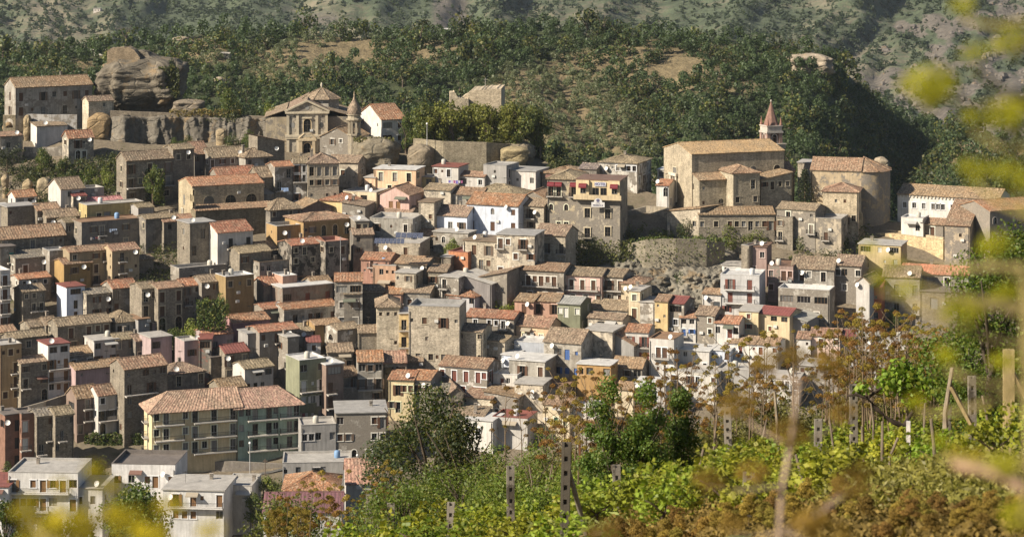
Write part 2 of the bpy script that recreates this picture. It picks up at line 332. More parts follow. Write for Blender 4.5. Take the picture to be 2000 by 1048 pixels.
def window_mesh(t, w, h, kind):
    k = (t, round(w, 2), round(h, 2), kind)
    if k in _wm: return _wm[k]
    b = MB(); d = .22
    if t in 'acAlo':
        b.mi = 1; pr = arch_prof(w, h) if t != 'o' else [(w/2*math.cos(a), h/2+h/2*math.sin(a)) for a in [2*math.pi*i/14 for i in range(14)]]
        b.poly([(x, d, z) for x, z in pr])
        b.mi = 0
        if t != 'o': b.box(-.035, .035, d-.05, d-.002, 0, h-.02); b.box(-w/2+.05, w/2-.05, d-.05, d-.003, h*.55, h*.55+.06)
    elif kind == 'shut':
        b.mi = 0; b.box(-w/2+.02, -.015, d-.07, d, .02, h-.02); b.box(.015, w/2-.02, d-.07, d, .02, h-.02)
        b.mi = 1; b.poly([(-w/2, d+.005, 0), (w/2, d+.005, 0), (w/2, d+.005, h), (-w/2, d+.005, h)])
        n = max(2, int(h/.22)); b.mi = 0
        for i in range(n):
            z = .08+(h-.16)*i/n
            for x0, x1 in ((-w/2+.08, -.07), (.07, w/2-.08)): b.box(x0, x1, d-.095, d-.068, z, z+.10)
    elif kind == 'open':
        b.mi = 1; b.poly([(-w/2, d, 0), (w/2, d, 0), (w/2, d, h), (-w/2, d, h)]); b.mi = 0
        b.box(-.035, .035, d-.05, d-.004, 0, h)
        for s_ in (-1, 1): b.box(min(s_*w/2, s_*w), max(s_*w/2, s_*w), -.10, -.055, .02, h-.02)
    elif kind == 'roll':
        b.mi = 0; n = max(3, int(h/.25)); 
        for i in range(n): b.box(-w/2+.02, w/2-.02, d-.05, d, h*i/n, h*(i+1)/n-.03)
        b.mi = 1; b.poly([(-w/2, d+.005, 0), (w/2, d+.005, 0), (w/2, d+.005, h), (-w/2, d+.005, h)])
    else:
        b.mi = 1; b.poly([(-w/2, d, 0), (w/2, d, 0), (w/2, d, h), (-w/2, d, h)])
        b.mi = 0; fw = .06
        for x0, x1, z0, z1 in ((-w/2, -w/2+fw, 0, h), (w/2-fw, w/2, 0, h), (-w/2+fw, w/2-fw, 0, fw), (-w/2+fw, w/2-fw, h-fw, h), (-fw/2, fw/2, fw, h-fw)): b.box(x0, x1, d-.05, d-.004, z0, z1)
        if h > 1.8: b.box(-w/2+fw, -fw/2, d-.046, d-.006, h*.3, h*.3+.05); b.box(fw/2, w/2-fw, d-.046, d-.006, h*.3, h*.3+.05)
        if w > 2:
            for i in range(1, 4): b.box(-w/2+w*i/4-.03, -w/2+w*i/4+.03, d-.053, d-.007, fw, h-fw)
    _wm[k] = b.mesh('window', ['paint', 'glass']); return _wm[k]
def surround_mesh(t, w, h):
    k = ('sur', t in 'acAl', round(w, 2), round(h, 2))
    if k in _wm: return _wm[k]
    b = MB(); e = .17
    if t in 'acAl':
        p0 = arch_prof(w, h); r = w/2; p1 = [(-r-e, 0), (r+e, 0)]+[((r+e)*math.cos(a), h-r+(r+e)*math.sin(a)) for a in [math.pi*i/8 for i in range(9)]]
        p0 = p0[1:]+p0[:1]; p1 = p1[1:]+p1[:1]
        for i in range(len(p0)-1):
            a, c, d, f = p0[i], p0[i+1], p1[i+1], p1[i]
            b.poly([(a[0], -.05, a[1]), (c[0], -.05, c[1]), (d[0], -.05, d[1]), (f[0], -.05, f[1])]); b.poly([(f[0], -.05, f[1]), (d[0], -.05, d[1]), (d[0], .02, d[1]), (f[0], .02, f[1])])
    else:
        b.box(-w/2-e, -w/2, -.05, .03, 0, h); b.box(w/2, w/2+e, -.05, .03, 0, h); b.box(-w/2-e-.06, w/2+e+.06, -.09, .03, h, h+.2)
        if h < 2: b.box(-w/2-e-.06, w/2+e+.06, -.12, .03, -.12, 0)
    _wm[k] = b.mesh('surround', ['paint']); return _wm[k]
def balcony_mesh(w, dep=.95):
    k = ('bal', round(w, 1), dep)
    if k in _wm: return _wm[k]
    b = MB(); b.box(-w/2, w/2, -dep, .01, -.16, 0)
    n = max(2, int(w/1.1))
    for i in range(n+1):
        x = -w/2+.15+(w-.3)*i/n; b.box(x-.07, x+.07, -dep*.8, 0, -.36, -.16)
    r = MB(); r.box(-w/2+.03, w/2-.03, -dep+.03, -dep+.07, .92, .97)
    n = int(w/.17)
    for i in range(n+1):
        x = -w/2+.05+(w-.1)*i/n; r.box(x-.014, x+.014, -dep+.035, -dep+.065, 0, .92)
    for s in (-1, 1):
        x = s*(w/2-.05); r.box(x-.02, x+.02, -dep+.07, 0, .92, .97)
        for j in range(5): y = -dep+.2+j*(dep-.2)/5; r.box(x-.014, x+.014, y-.014, y+.014, 0, .92)
    _wm[k] = (b.mesh('balcony', ['paint']), r.mesh('railing', ['iron'])); return _wm[k]
def parse_rows(spec, W, H, sh=None, dens=0):
    rows = spec.split('/'); n = len(rows); h = H/n
    if sh: h = sh
    elif h > 4.3: h = 3.9
    k = min(1., max(.62, h/3.0)); out = []
    for i, r in enumerate(rows):
        if dens and len(r) > 2 and set(r) != {'.'}: r = ''.join(random.choice('wsw') if c == '.' and random.random() < dens else c for c in r)
        z0 = H-h*(i+1)
        if z0 < -2: break
        m = len(r)
        if not m: continue
        cw = W/m
        for j, c in enumerate(r):
            if c == '.': continue
            w_, hh, sl_ = SZ[c]
            w_ = min(w_, cw*.8)*1.0; hh *= k; sl_ *= k; w_ *= min(1, max(.75, k))
            if c == 'l' or c == 'A' or c == 'a' or c == 'c': hh = max(hh, w_*.5+.05)
            out.append([c, -W/2+cw*(j+.5), max(z0+sl_, -1.5), w_, min(hh, h-.25)])
    return out, h
def wall_face(mb, fr, W, z0, H, ops, top=None, mi=0, rv=.26):
    """fr(u, d, z) -> point; openings are real recesses."""
    us = sorted({-W/2, W/2}|{o[1]-o[3]/2 for o in ops}|{o[1]+o[3]/2 for o in ops})
    zs = sorted({z0, H}|{o[2] for o in ops}|{o[2]+o[4] for o in ops})
    us = [u for u in us if -W/2-1e-6 <= u <= W/2+1e-6]; zs = [z for z in zs if z0-1e-6 <= z <= H+1e-6]
    mb.mi = mi
    for a, b_ in zip(us, us[1:]):
        if b_-a < 1e-5: continue
        run = None
        for c, d in zip(zs, zs[1:]+[None]):
            hole = d is None or any(o[1]-o[3]/2 < (a+b_)/2 < o[1]+o[3]/2 and o[2] < (c+d)/2 < o[2]+o[4] for o in ops)
            if not hole and run is None: run = c
            if hole and run is not None:
                if c-run > 1e-5: mb.poly([fr(a, 0, run), fr(b_, 0, run), fr(b_, 0, c), fr(a, 0, c)])
                run = None
    if top: mb.poly([fr(u, 0, z) for u, z in [(-W/2, H), (W/2, H)]+top])
    for c, u, z, w_, h in ops:
        a, b_, t = u-w_/2, u+w_/2, z+h
        for q in (((a, z), (b_, z)), ((b_, z), (b_, t)), ((b_, t), (a, t)), ((a, t), (a, z))):
            (p, q_), (r_, s_) = q; mb.poly([fr(p, 0, q_), fr(r_, 0, s_), fr(r_, rv, s_), fr(p, rv, q_)])
        if c in 'acAlo':                # spandrels close the rectangle to an arch
            r = w_/2; n = 6
            for s in (-1, 1):
                arc = [(u+s*r*math.cos(x), t-r+r*math.sin(x)) for x in [math.pi/2*i/n for i in range(n+1)]] if c != 'o' else [(u+s*r*math.cos(x), z+h/2+h/2*math.sin(x)) for x in [math.pi/2*i/n for i in range(n+1)]]
                mb.poly([fr(x, .003, y) for x, y in arc]+[fr(u+s*r, .003, t)])
                if c == 'o':
                    arc = [(u+s*r*math.cos(x), z+h/2-h/2*math.sin(x)) for x in [math.pi/2*i/n for i in range(n+1)]]
                    mb.poly([fr(x, .003, y) for x, y in arc]+[fr(u+s*r, .003, z)])
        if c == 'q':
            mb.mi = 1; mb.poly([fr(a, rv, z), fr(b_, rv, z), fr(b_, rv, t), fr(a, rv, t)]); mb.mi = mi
def tile_slope(mb, p0, p1, p2, p3, per=.34, amp=.028, th=.13):
    """pantile surface: p0-p1 eave (left to right), p3-p2 ridge; corrugated across, slightly sagging"""
    p0, p1, p2, p3 = map(Vector, (p0, p1, p2, p3)); L = (p1-p0).length
    nrm = (p1-p0).cross(p3-p0)
    if nrm.length < 1e-6: nrm = (p1-p0).cross(p2-p0)
    nrm.normalize()
    if nrm.z < 0: nrm = -nrm
    n = int(min(220, max(6, L/per*4))); rows = 4; base = len(mb.v); rr = random.random()*50
    for j in range(rows+1):
        t = j/rows
        for i in range(n+1):
            s = i/n; e = p0.lerp(p1, s); r = p3.lerp(p2, s); q = e.lerp(r, t)
            k = abs(math.sin(math.pi*s*L/per*.5*2/2))**.7*amp*2.2
            q = q+nrm*(th+k+.05*fbm(s*L*.25+rr, t*2, 1)+.02*fbm(s*L*1.7+rr, t*6, 2))
            mb.v.append(tuple(q))
    for j in range(rows):
        for i in range(n):
            a = base+j*(n+1)+i; mb.f.append((a, a+1, a+n+2, a+n+1)); mb.m.append(mb.mi)
    # soffit and edges
    for a, b_, c0, c1 in ((p0, p1, base, base+n),):
        k = len(mb.v); mb.v += [tuple(a), tuple(b_)]
        for i in range(n):
            u0 = k if i == 0 else len(mb.v)-1
            mb.v.append(tuple(a.lerp(b_, (i+1)/n))); mb.f.append((u0, len(mb.v)-1, base+i+1, base+i)); mb.m.append(mb.mi)
    mb.poly([p0, p3, p2, p1])
    mb.poly([p0, mb.v[base], mb.v[base+rows*(n+1)], p3]); mb.poly([p1, p2, mb.v[base+rows*(n+1)+n], mb.v[base+n]])
def ridge_cap(mb, a, b_, r=.17):
    a, b_ = Vector(a), Vector(b_); mb.tube([a, a.lerp(b_, .5)+Vector((0, 0, -.04)), b_], r, 6)
def make_roof(kind, W, H, d, rise, ov=.35):
    mb = MB(); x0, x1, y0, y1 = -W/2-ov*.6, W/2+ov*.6, -ov, d+ov; e = -rise/(d/2)*ov if kind in 'ghjk' else 0
    if kind == 'g':
        m_ = d/2; z = H+rise
        tile_slope(mb, (x0, y0, H+e), (x1, y0, H+e), (x1, m_, z), (x0, m_, z)); tile_slope(mb, (x1, y1, H+e), (x0, y1, H+e), (x0, m_, z), (x1, m_, z)); ridge_cap(mb, (x0, m_, z+.17), (x1, m_, z+.17))
    elif kind == 'p':
        z = H+rise; e = -rise/(W/2)*ov; x0, x1 = -W/2-ov, W/2+ov; y0, y1 = -ov*.6, d+ov*.6
        tile_slope(mb, (x0, y1, H+e), (x0, y0, H+e), (0, y0, z), (0, y1, z)); tile_slope(mb, (x1, y0, H+e), (x1, y1, H+e), (0, y1, z), (0, y0, z)); ridge_cap(mb, (0, y0, z+.17), (0, y1, z+.17))
    elif kind in 'hjk':
        z = H+rise; x0, x1 = -W/2-ov, W/2+ov
        if W >= d:
            r0, r1 = (-W/2+d/2 if kind != 'k' else x0+.3, d/2), (W/2-d/2 if kind != 'j' else x1-.3, d/2)
        else: r0, r1 = (0, W/2), (0, d-W/2)
        A, B, C, D = (x0, y0, H+e), (x1, y0, H+e), (x1, y1, H+e), (x0, y1, H+e); E, G = r0+(z,), r1+(z,)
        if W >= d:
            tile_slope(mb, A, B, G, E); tile_slope(mb, B, C, G, G); tile_slope(mb, C, D, E, G); tile_slope(mb, D, A, E, E)
        else:
            tile_slope(mb, A, B, E, E); tile_slope(mb, B, C, G, E); tile_slope(mb, C, D, G, G); tile_slope(mb, D, A, E, G)
        up = Vector((0, 0, .16))
        for a, b_ in ((A, E), (D, E if W >= d else G), (B, G if W >= d else E), (C, G), (E, G)): ridge_cap(mb, Vector(a)+up, Vector(b_)+up, .15)
    elif kind == 's':
        z = H+rise; tile_slope(mb, (x0, y0, H-rise/d*ov), (x1, y0, H-rise/d*ov), (x1, y1, z+rise/d*ov), (x0, y1, z+rise/d*ov))
    elif kind in 'lr':                    # mono-pitch falling to one side; l: high on the left
        s = 1 if kind == 'l' else -1; z = H+rise; xl, xr = -s*(W/2+ov), s*(W/2+ov); k = rise/W*ov
        if s > 0: tile_slope(mb, (xr, y0, H-k), (xr, y1, H-k), (xl, y1, z+k), (xl, y0, z+k))
        else: tile_slope(mb, (xr, y1, H-k), (xr, y0, H-k), (xl, y0, z+k), (xl, y1, z+k))
    return mb
HOUSES = []
def house(x0, x1, yr, ye, yb, roof='gm', wall='gy', a=0, ops='ww', label='', L='', Rr='', D=None, S=None, u=None, dY=0, name='house', cat='house', sh=None, par=.0, chim=None, dish=None, ov=.35, roofcol=None, wallcol=None, below=4., trim=None, back=False, balc=None, rise=None):
    Y = Yg(yb)+dY; rk, rc = roof[0], RC[roof[1]]
    if roofcol: rc = roofcol
    left_ = 12 < a and x1 < 720
    ar = R(a); th = ((x0+x1)/2-1000)/F
    W = (x1-x0)/F*Y/max(.3, (math.cos(ar)-th*math.sin(ar)))
    cx, cy = ((x0+x1)/2-1000)/F*Y, Y
    zb = zof(yb, Y); H = zof(ye, Y)-zb
    d = D or (min(12, max(6.5, W*.8)) if rk != 'f' else min(11, max(6, W*.8)))
    if left_ and cat == 'house': d = max(5, d*.8)
    if rise is None:
        if rk in 'ghjk': Yr = Y+d/2*math.cos(ar); lo, hi = .22*d/2, .72*d/2
        elif rk == 'p': Yr = Y; lo, hi = .2*W/2, .8*W/2
        elif rk == 's': Yr = Y+d*math.cos(ar); lo, hi = .12*d, .5*d
        elif rk in 'lr': Yr = Y; lo, hi = .08*W, .5*W
        else: Yr = Y; lo = hi = 0
        rise = min(hi, max(lo, zof(yr, Yr)-zof(ye, Y))) if rk != 'f' else 0
    mname, wc = WC[wall]
    if wallcol: wc = wallcol
    lum_ = .3*wc[0]+.6*wc[1]+.1*wc[2]; ks_ = .86 if wall in ('gy', 'dg', 'st', 'ds', 'be', 'ow', 'lg', 'cn', 'tf', 'mv', 'bn') else .9
    wc = tuple(lum_+(c-lum_)*ks_ for c in wc)
    j = random.uniform(.9, 1.1); wc = tuple(c*j for c in wc)
    root = link(name, None, None, (cx, cy, zb), ar); root.empty_display_size = .5
    tag(root, label, cat); HOUSES.append(root)
    # openings
    fo, h = parse_rows(ops, W, H, sh, .16)
    nr_ = len(ops.split('/'))
    if not L and H > 4 and cat == 'house' and random.random() < .55: L = '/'.join(random.choice(['.w', 'w.', '..', 's.', 'w.s']) for _ in range(nr_))
    if not Rr and H > 4 and cat == 'house' and random.random() < .6: Rr = '/'.join(random.choice(['.w', 'w.', '..', '.s', 'W.']) for _ in range(nr_))
    lo_, _ = parse_rows(L, d, H, sh) if L else ([], 0)
    ro_, _ = parse_rows(Rr, d, H, sh) if Rr else ([], 0)
    mb = MB(); bz = -below
    def top_for(side):
        if rk == 'g' and side in 'LR': return [(0, H+rise)]
        if rk == 'p' and side in 'FB': return [(0, H+rise)]
        if rk == 's':
            if side == 'B': return [(d and W/2, H+rise), (-W/2, H+rise)]
            if side == 'L': return [(-d/2, H+rise)]       # left wall u runs back->front
            if side == 'R': return [(d/2, H+rise)]
        if rk in 'lr':
            s = 1 if rk == 'l' else -1
            if side == 'F': return [(-s*W/2, H+rise)]
            if side == 'B': return [(s*W/2, H+rise)]
            if (side == 'L') == (s > 0) and side in 'LR': return [(d/2, H+rise), (-d/2, H+rise)]
        if rk == 'f' and par: return None
        return None
    HH = H+(par if rk == 'f' else 0)
    wall_face(mb, lambda u_, dd, z: (u_, dd, z), W, bz, HH, fo, top_for('F'))
    wall_face(mb, lambda u_, dd, z: (-W/2+dd, d/2-u_, z), d, bz, HH, lo_, top_for('L'))
    wall_face(mb, lambda u_, dd, z: (W/2-dd, d/2+u_, z), d, bz, HH, ro_, top_for('R'))
    wall_face(mb, lambda u_, dd, z: (-u_, d-dd, z), W, bz, HH, [], top_for('B'))
    wl = link('wall', mb.mesh('wall', [mname, 'shade']), root, color=wc)
    # roof
    if rk == 'f':
        rb = MB(); e = .25 if par < .01 else -.22
        if par < .01:
            rb.box(-W/2-e, W/2+e, -e, d+e, H+.002, H+.2)
        else:
            rb.box(-W/2+.2, W/2-.2, .2, d-.2, H-.1, H+.02)
            for q in ((-W/2-.06, W/2+.06, -.06, .2), (-W/2-.06, W/2+.06, d-.2, d+.06), (-W/2-.06, -W/2+.2, .2, d-.2), (W/2-.2, W/2+.06, .2, d-.2)): rb.box(q[0], q[1], q[2], q[3], HH+.002, HH+.1)
            for q in ((-W/2+.004, W/2-.004, .01, .2), (-W/2+.004, W/2-.004, d-.2, d-.01), (-W/2+.01, -W/2+.2, .2, d-.2), (W/2-.2, W/2-.01, .2, d-.2)): rb.box(q[0], q[1], q[2], q[3], H-.1, HH+.001)
        rf = link('roof', rb.mesh('roof', ['sheet']), root, color=rc)
    else:
        j = random.uniform(.82, 1.12); g = random.uniform(-.012, .012)
        rb = make_roof(rk, W, H, d, rise, ov); rf = link('roof', rb.mesh('roof', ['sheet' if roof[1] in 'rgwcu' else 'roof_tile']), root, color=(rc[0]*j, (rc[1]+g)*j, rc[2]*j))
        if trim is None: trim = random.random() < .55
        if trim and rk in 'gh':
            cb = MB(); cb.box(-W/2-.08, W/2+.08, -.14, -.003, H-.28, H-.1); link('cornice', cb.mesh('cornice', ['paint']), root, color=tuple(min(.6, c*1.2+.05) for c in wc))
    # windows
    su = u if u is not None else random.random() < .6
    sc = tuple(min(.62, c*1.25+.08) for c in wc)
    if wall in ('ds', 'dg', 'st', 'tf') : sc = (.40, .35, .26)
    for face, lst in (('F', fo), ('L', lo_), ('R', ro_)):
        brow = {}
        for c, uu, z, w_, hh in lst:
            if c == 'q': continue
            kd = S or random.choice(['d', 'd', 'b', 'd', 'b'])
            kind = 'pane'
            if kd == 'p': pass
            elif c in 'acAlo': kind = 'pane'
            elif c == 'g': kind = 'roll'
            elif c == 'v': kind = 'pane'
            elif kd != 'd' and (S or random.random() < .8): kind = 'shut' if random.random() < .7 or c not in 'wWbB' else 'open'
            elif random.random() < .2 and c in 'wWbB': kind = 'open'
            colr = SHC.get(kd, (.12, .085, .06)) if kind in ('shut', 'open') else random.choice([(.10, .07, .05), (.3, .28, .25), (.16, .10, .06), (.45, .43, .4)])
            if c == 'g': colr = random.choice([(.06, .065, .07), (.14, .08, .05), (.2, .2, .2)])
            nm = {'d': 'door', 'g': 'garage_door', 'A': 'archway'}.get(c, 'window')
            loc, rz = {'F': ((uu, 0, z), 0), 'L': ((-W/2, d/2-uu, z), -math.pi/2), 'R': ((W/2, d/2+uu, z), math.pi/2)}[face]
            wo = link(nm, window_mesh(c, w_, hh, kind), root, loc, rz, color=colr)
            if su and c in 'wWbBadcAl': link('surround', surround_mesh(c, w_, hh), wo, (0, 0, 0), color=sc)
            if c == 'b':
                bm, rm = balcony_mesh(round(w_+1.1, 1)); bo = link('balcony', bm, root, (loc[0], loc[1], loc[2]-.02), rz, color=(.4, .37, .33)); link('railing', rm, bo)
            if c == 'B': brow.setdefault((round(z, 2)), []).append((uu, w_))
        for z, us in brow.items():
            a0 = min(x-w2/2 for x, w2 in us)-.7; a1 = max(x+w2/2 for x, w2 in us)+.7
            lim = W/2 if face == 'F' else d/2; a0, a1 = max(a0, -lim+.05), min(a1, lim-.05)
            bm, rm = balcony_mesh(round(a1-a0, 1), 1.1); um = (a0+a1)/2
            loc, rz = {'F': ((um, 0, z-.02), 0), 'L': ((-W/2, d/2-um, z-.02), -math.pi/2), 'R': ((W/2, d/2+um, z-.02), math.pi/2)}[face]
            bo = link('balcony', bm, root, loc, rz, color=balc or (.42, .39, .35)); link('railing', rm, bo)
    # drainpipe, chimney, dish
    if random.random() < .55 and H > 4:
        pb = MB(); x = random.choice([-1, 1])*(W/2-.25); pb.tube([(x, -.1, H-.3), (x, -.1, -.5)], .06, 6); link('drainpipe', pb.mesh('drainpipe', ['iron']), root)
    if chim is None: chim = random.random() < .3
    if chim and rk != 'p':
        cb = MB(); x, y = random.uniform(-.35, .35)*W, d*random.uniform(.5, .75); zt = H+rise+random.uniform(.5, .9)
        cb.box(x-.3, x+.3, y-.25, y+.25, H-.1, zt); cb.box(x-.38, x+.38, y-.33, y+.33, zt+.002, zt+.1); cb.box(x-.25, x-.1, y-.2, y+.2, zt+.1, zt+.35); cb.box(x+.1, x+.25, y-.2, y+.2, zt+.1, zt+.35); cb.box(x-.4, x+.4, y-.34, y+.34, zt+.352, zt+.42)
        link('chimney', cb.mesh('chimney', ['old_plaster']), rf, color=(.36, .31, .26))
    if dish is None: dish = random.random() < .22
    if dish:
        side = random.choice([-1, 1]); x = side*W*random.uniform(.15, .42)
        do = link('satellite_dish', dish_mesh(), root, (x, -.5, H-random.uniform(.3, 1.6)) if random.random() < .6 else (x, .3, H+.8+(rise*.06)), color=(.62, .61, .58))
    if random.random() < .4:
        ab = MB(); x, y = random.uniform(-.3, .3)*W, d*random.uniform(.3, .7); z0_ = H+(rise*.5 if rk != 'f' else 0); zt = H+rise+random.uniform(1.4, 2.6)
        ab.tube([(x, y, z0_), (x, y, zt)], .03, 5)
        for k in range(5): ab.box(x-.5+.06*k, x+.5-.06*k, y+.18*k-.3, y+.18*k-.27, zt-.12, zt-.09)
        ab.box(x-.015, x+.015, y-.35, y+.5, zt-.15, zt-.12); link('antenna', ab.mesh('antenna', ['iron']), rf)
    if rk == 'f' and random.random() < .45 and W > 5 and cat == 'house':
        tb_ = MB(); x, y = random.uniform(-.3, .3)*W, d*random.uniform(.35, .7); tb_.lathe([(.55, H+.05), (.6, H+.3), (.6, H+1.2), (.4, H+1.45), (.05, H+1.5)], 12, (x, y, 0)); link('water_tank', tb_.mesh('water_tank', ['paint'], True), rf, color=random.choice([(.45, .45, .45), (.15, .25, .4), (.4, .38, .33)]))
    if random.random() < .16 and W > 5:
        cw_ = random.uniform(2, 3.2); x = random.uniform(-.25, .25)*W; aw = MB(); z = H-h*random.choice([.12, 1.12]) if H > 5 else H-.4
        aw.poly([(x-cw_/2, -.01, z), (x+cw_/2, -.01, z), (x+cw_/2, -1.1, z-.45), (x-cw_/2, -1.1, z-.45)]); aw.box(x-cw_/2, x+cw_/2, -1.12, -1.09, z-.62, z-.45); link('awning', aw.mesh('awning', ['paint']), root, color=random.choice([(.3, .26, .2), (.16, .09, .07), (.35, .34, .32), (.12, .13, .1)]))
    for k in range(random.choice([0, 0, 1, 2])):
        x, z = random.uniform(-.42, .42)*W, H*random.uniform(.3, .85)
        if any(abs(o[1]-x) < o[3]/2+.6 and o[2]-.8 < z < o[2]+o[4]+.3 for o in fo): continue
        ac_ = MB(); ac_.box(x-.42, x+.42, -.38, -.02, z, z+.58); ac_.box(x-.3, x+.02, -.395, -.381, z+.12, z+.44); link('air_conditioner', ac_.mesh('air_conditioner', ['paint']), root, color=(.5, .49, .46))
    root['W'] = W; root['H'] = H; root['dd'] = d
    return root
_dm = []
def dish_mesh():
    if not _dm:
        b = MB(); pts = []
        ax = Vector((-.35, -.85, .4)).normalized(); a = ax.orthogonal().normalized(); c = ax.cross(a); rings = []
        for i in range(5):
            r = .55*i/4; k = len(b.v)
            b.v += [tuple(ax*(r*r*.55)+a*r*math.cos(t)+c*r*math.sin(t)) for t in [2*math.pi*j/14 for j in range(14)]]; rings.append(k)
        for p, q in zip(rings, rings[1:]):
            for j in range(14): b.f.append((p+j, p+(j+1) % 14, q+(j+1) % 14, q+j)); b.m.append(0)
        b.tube([(0, 0, 0), (.02, .2, -.15), (.02, .5, -.2)], .035, 5); b.tube([tuple(a*.5), tuple(ax*.6)], .02, 4); b.box(-.06, .06, -.06, .06, -.06, .06, o=tuple(ax*.6))
        _dm.append(b.mesh('satellite_dish', ['paint']))
    return _dm[0]
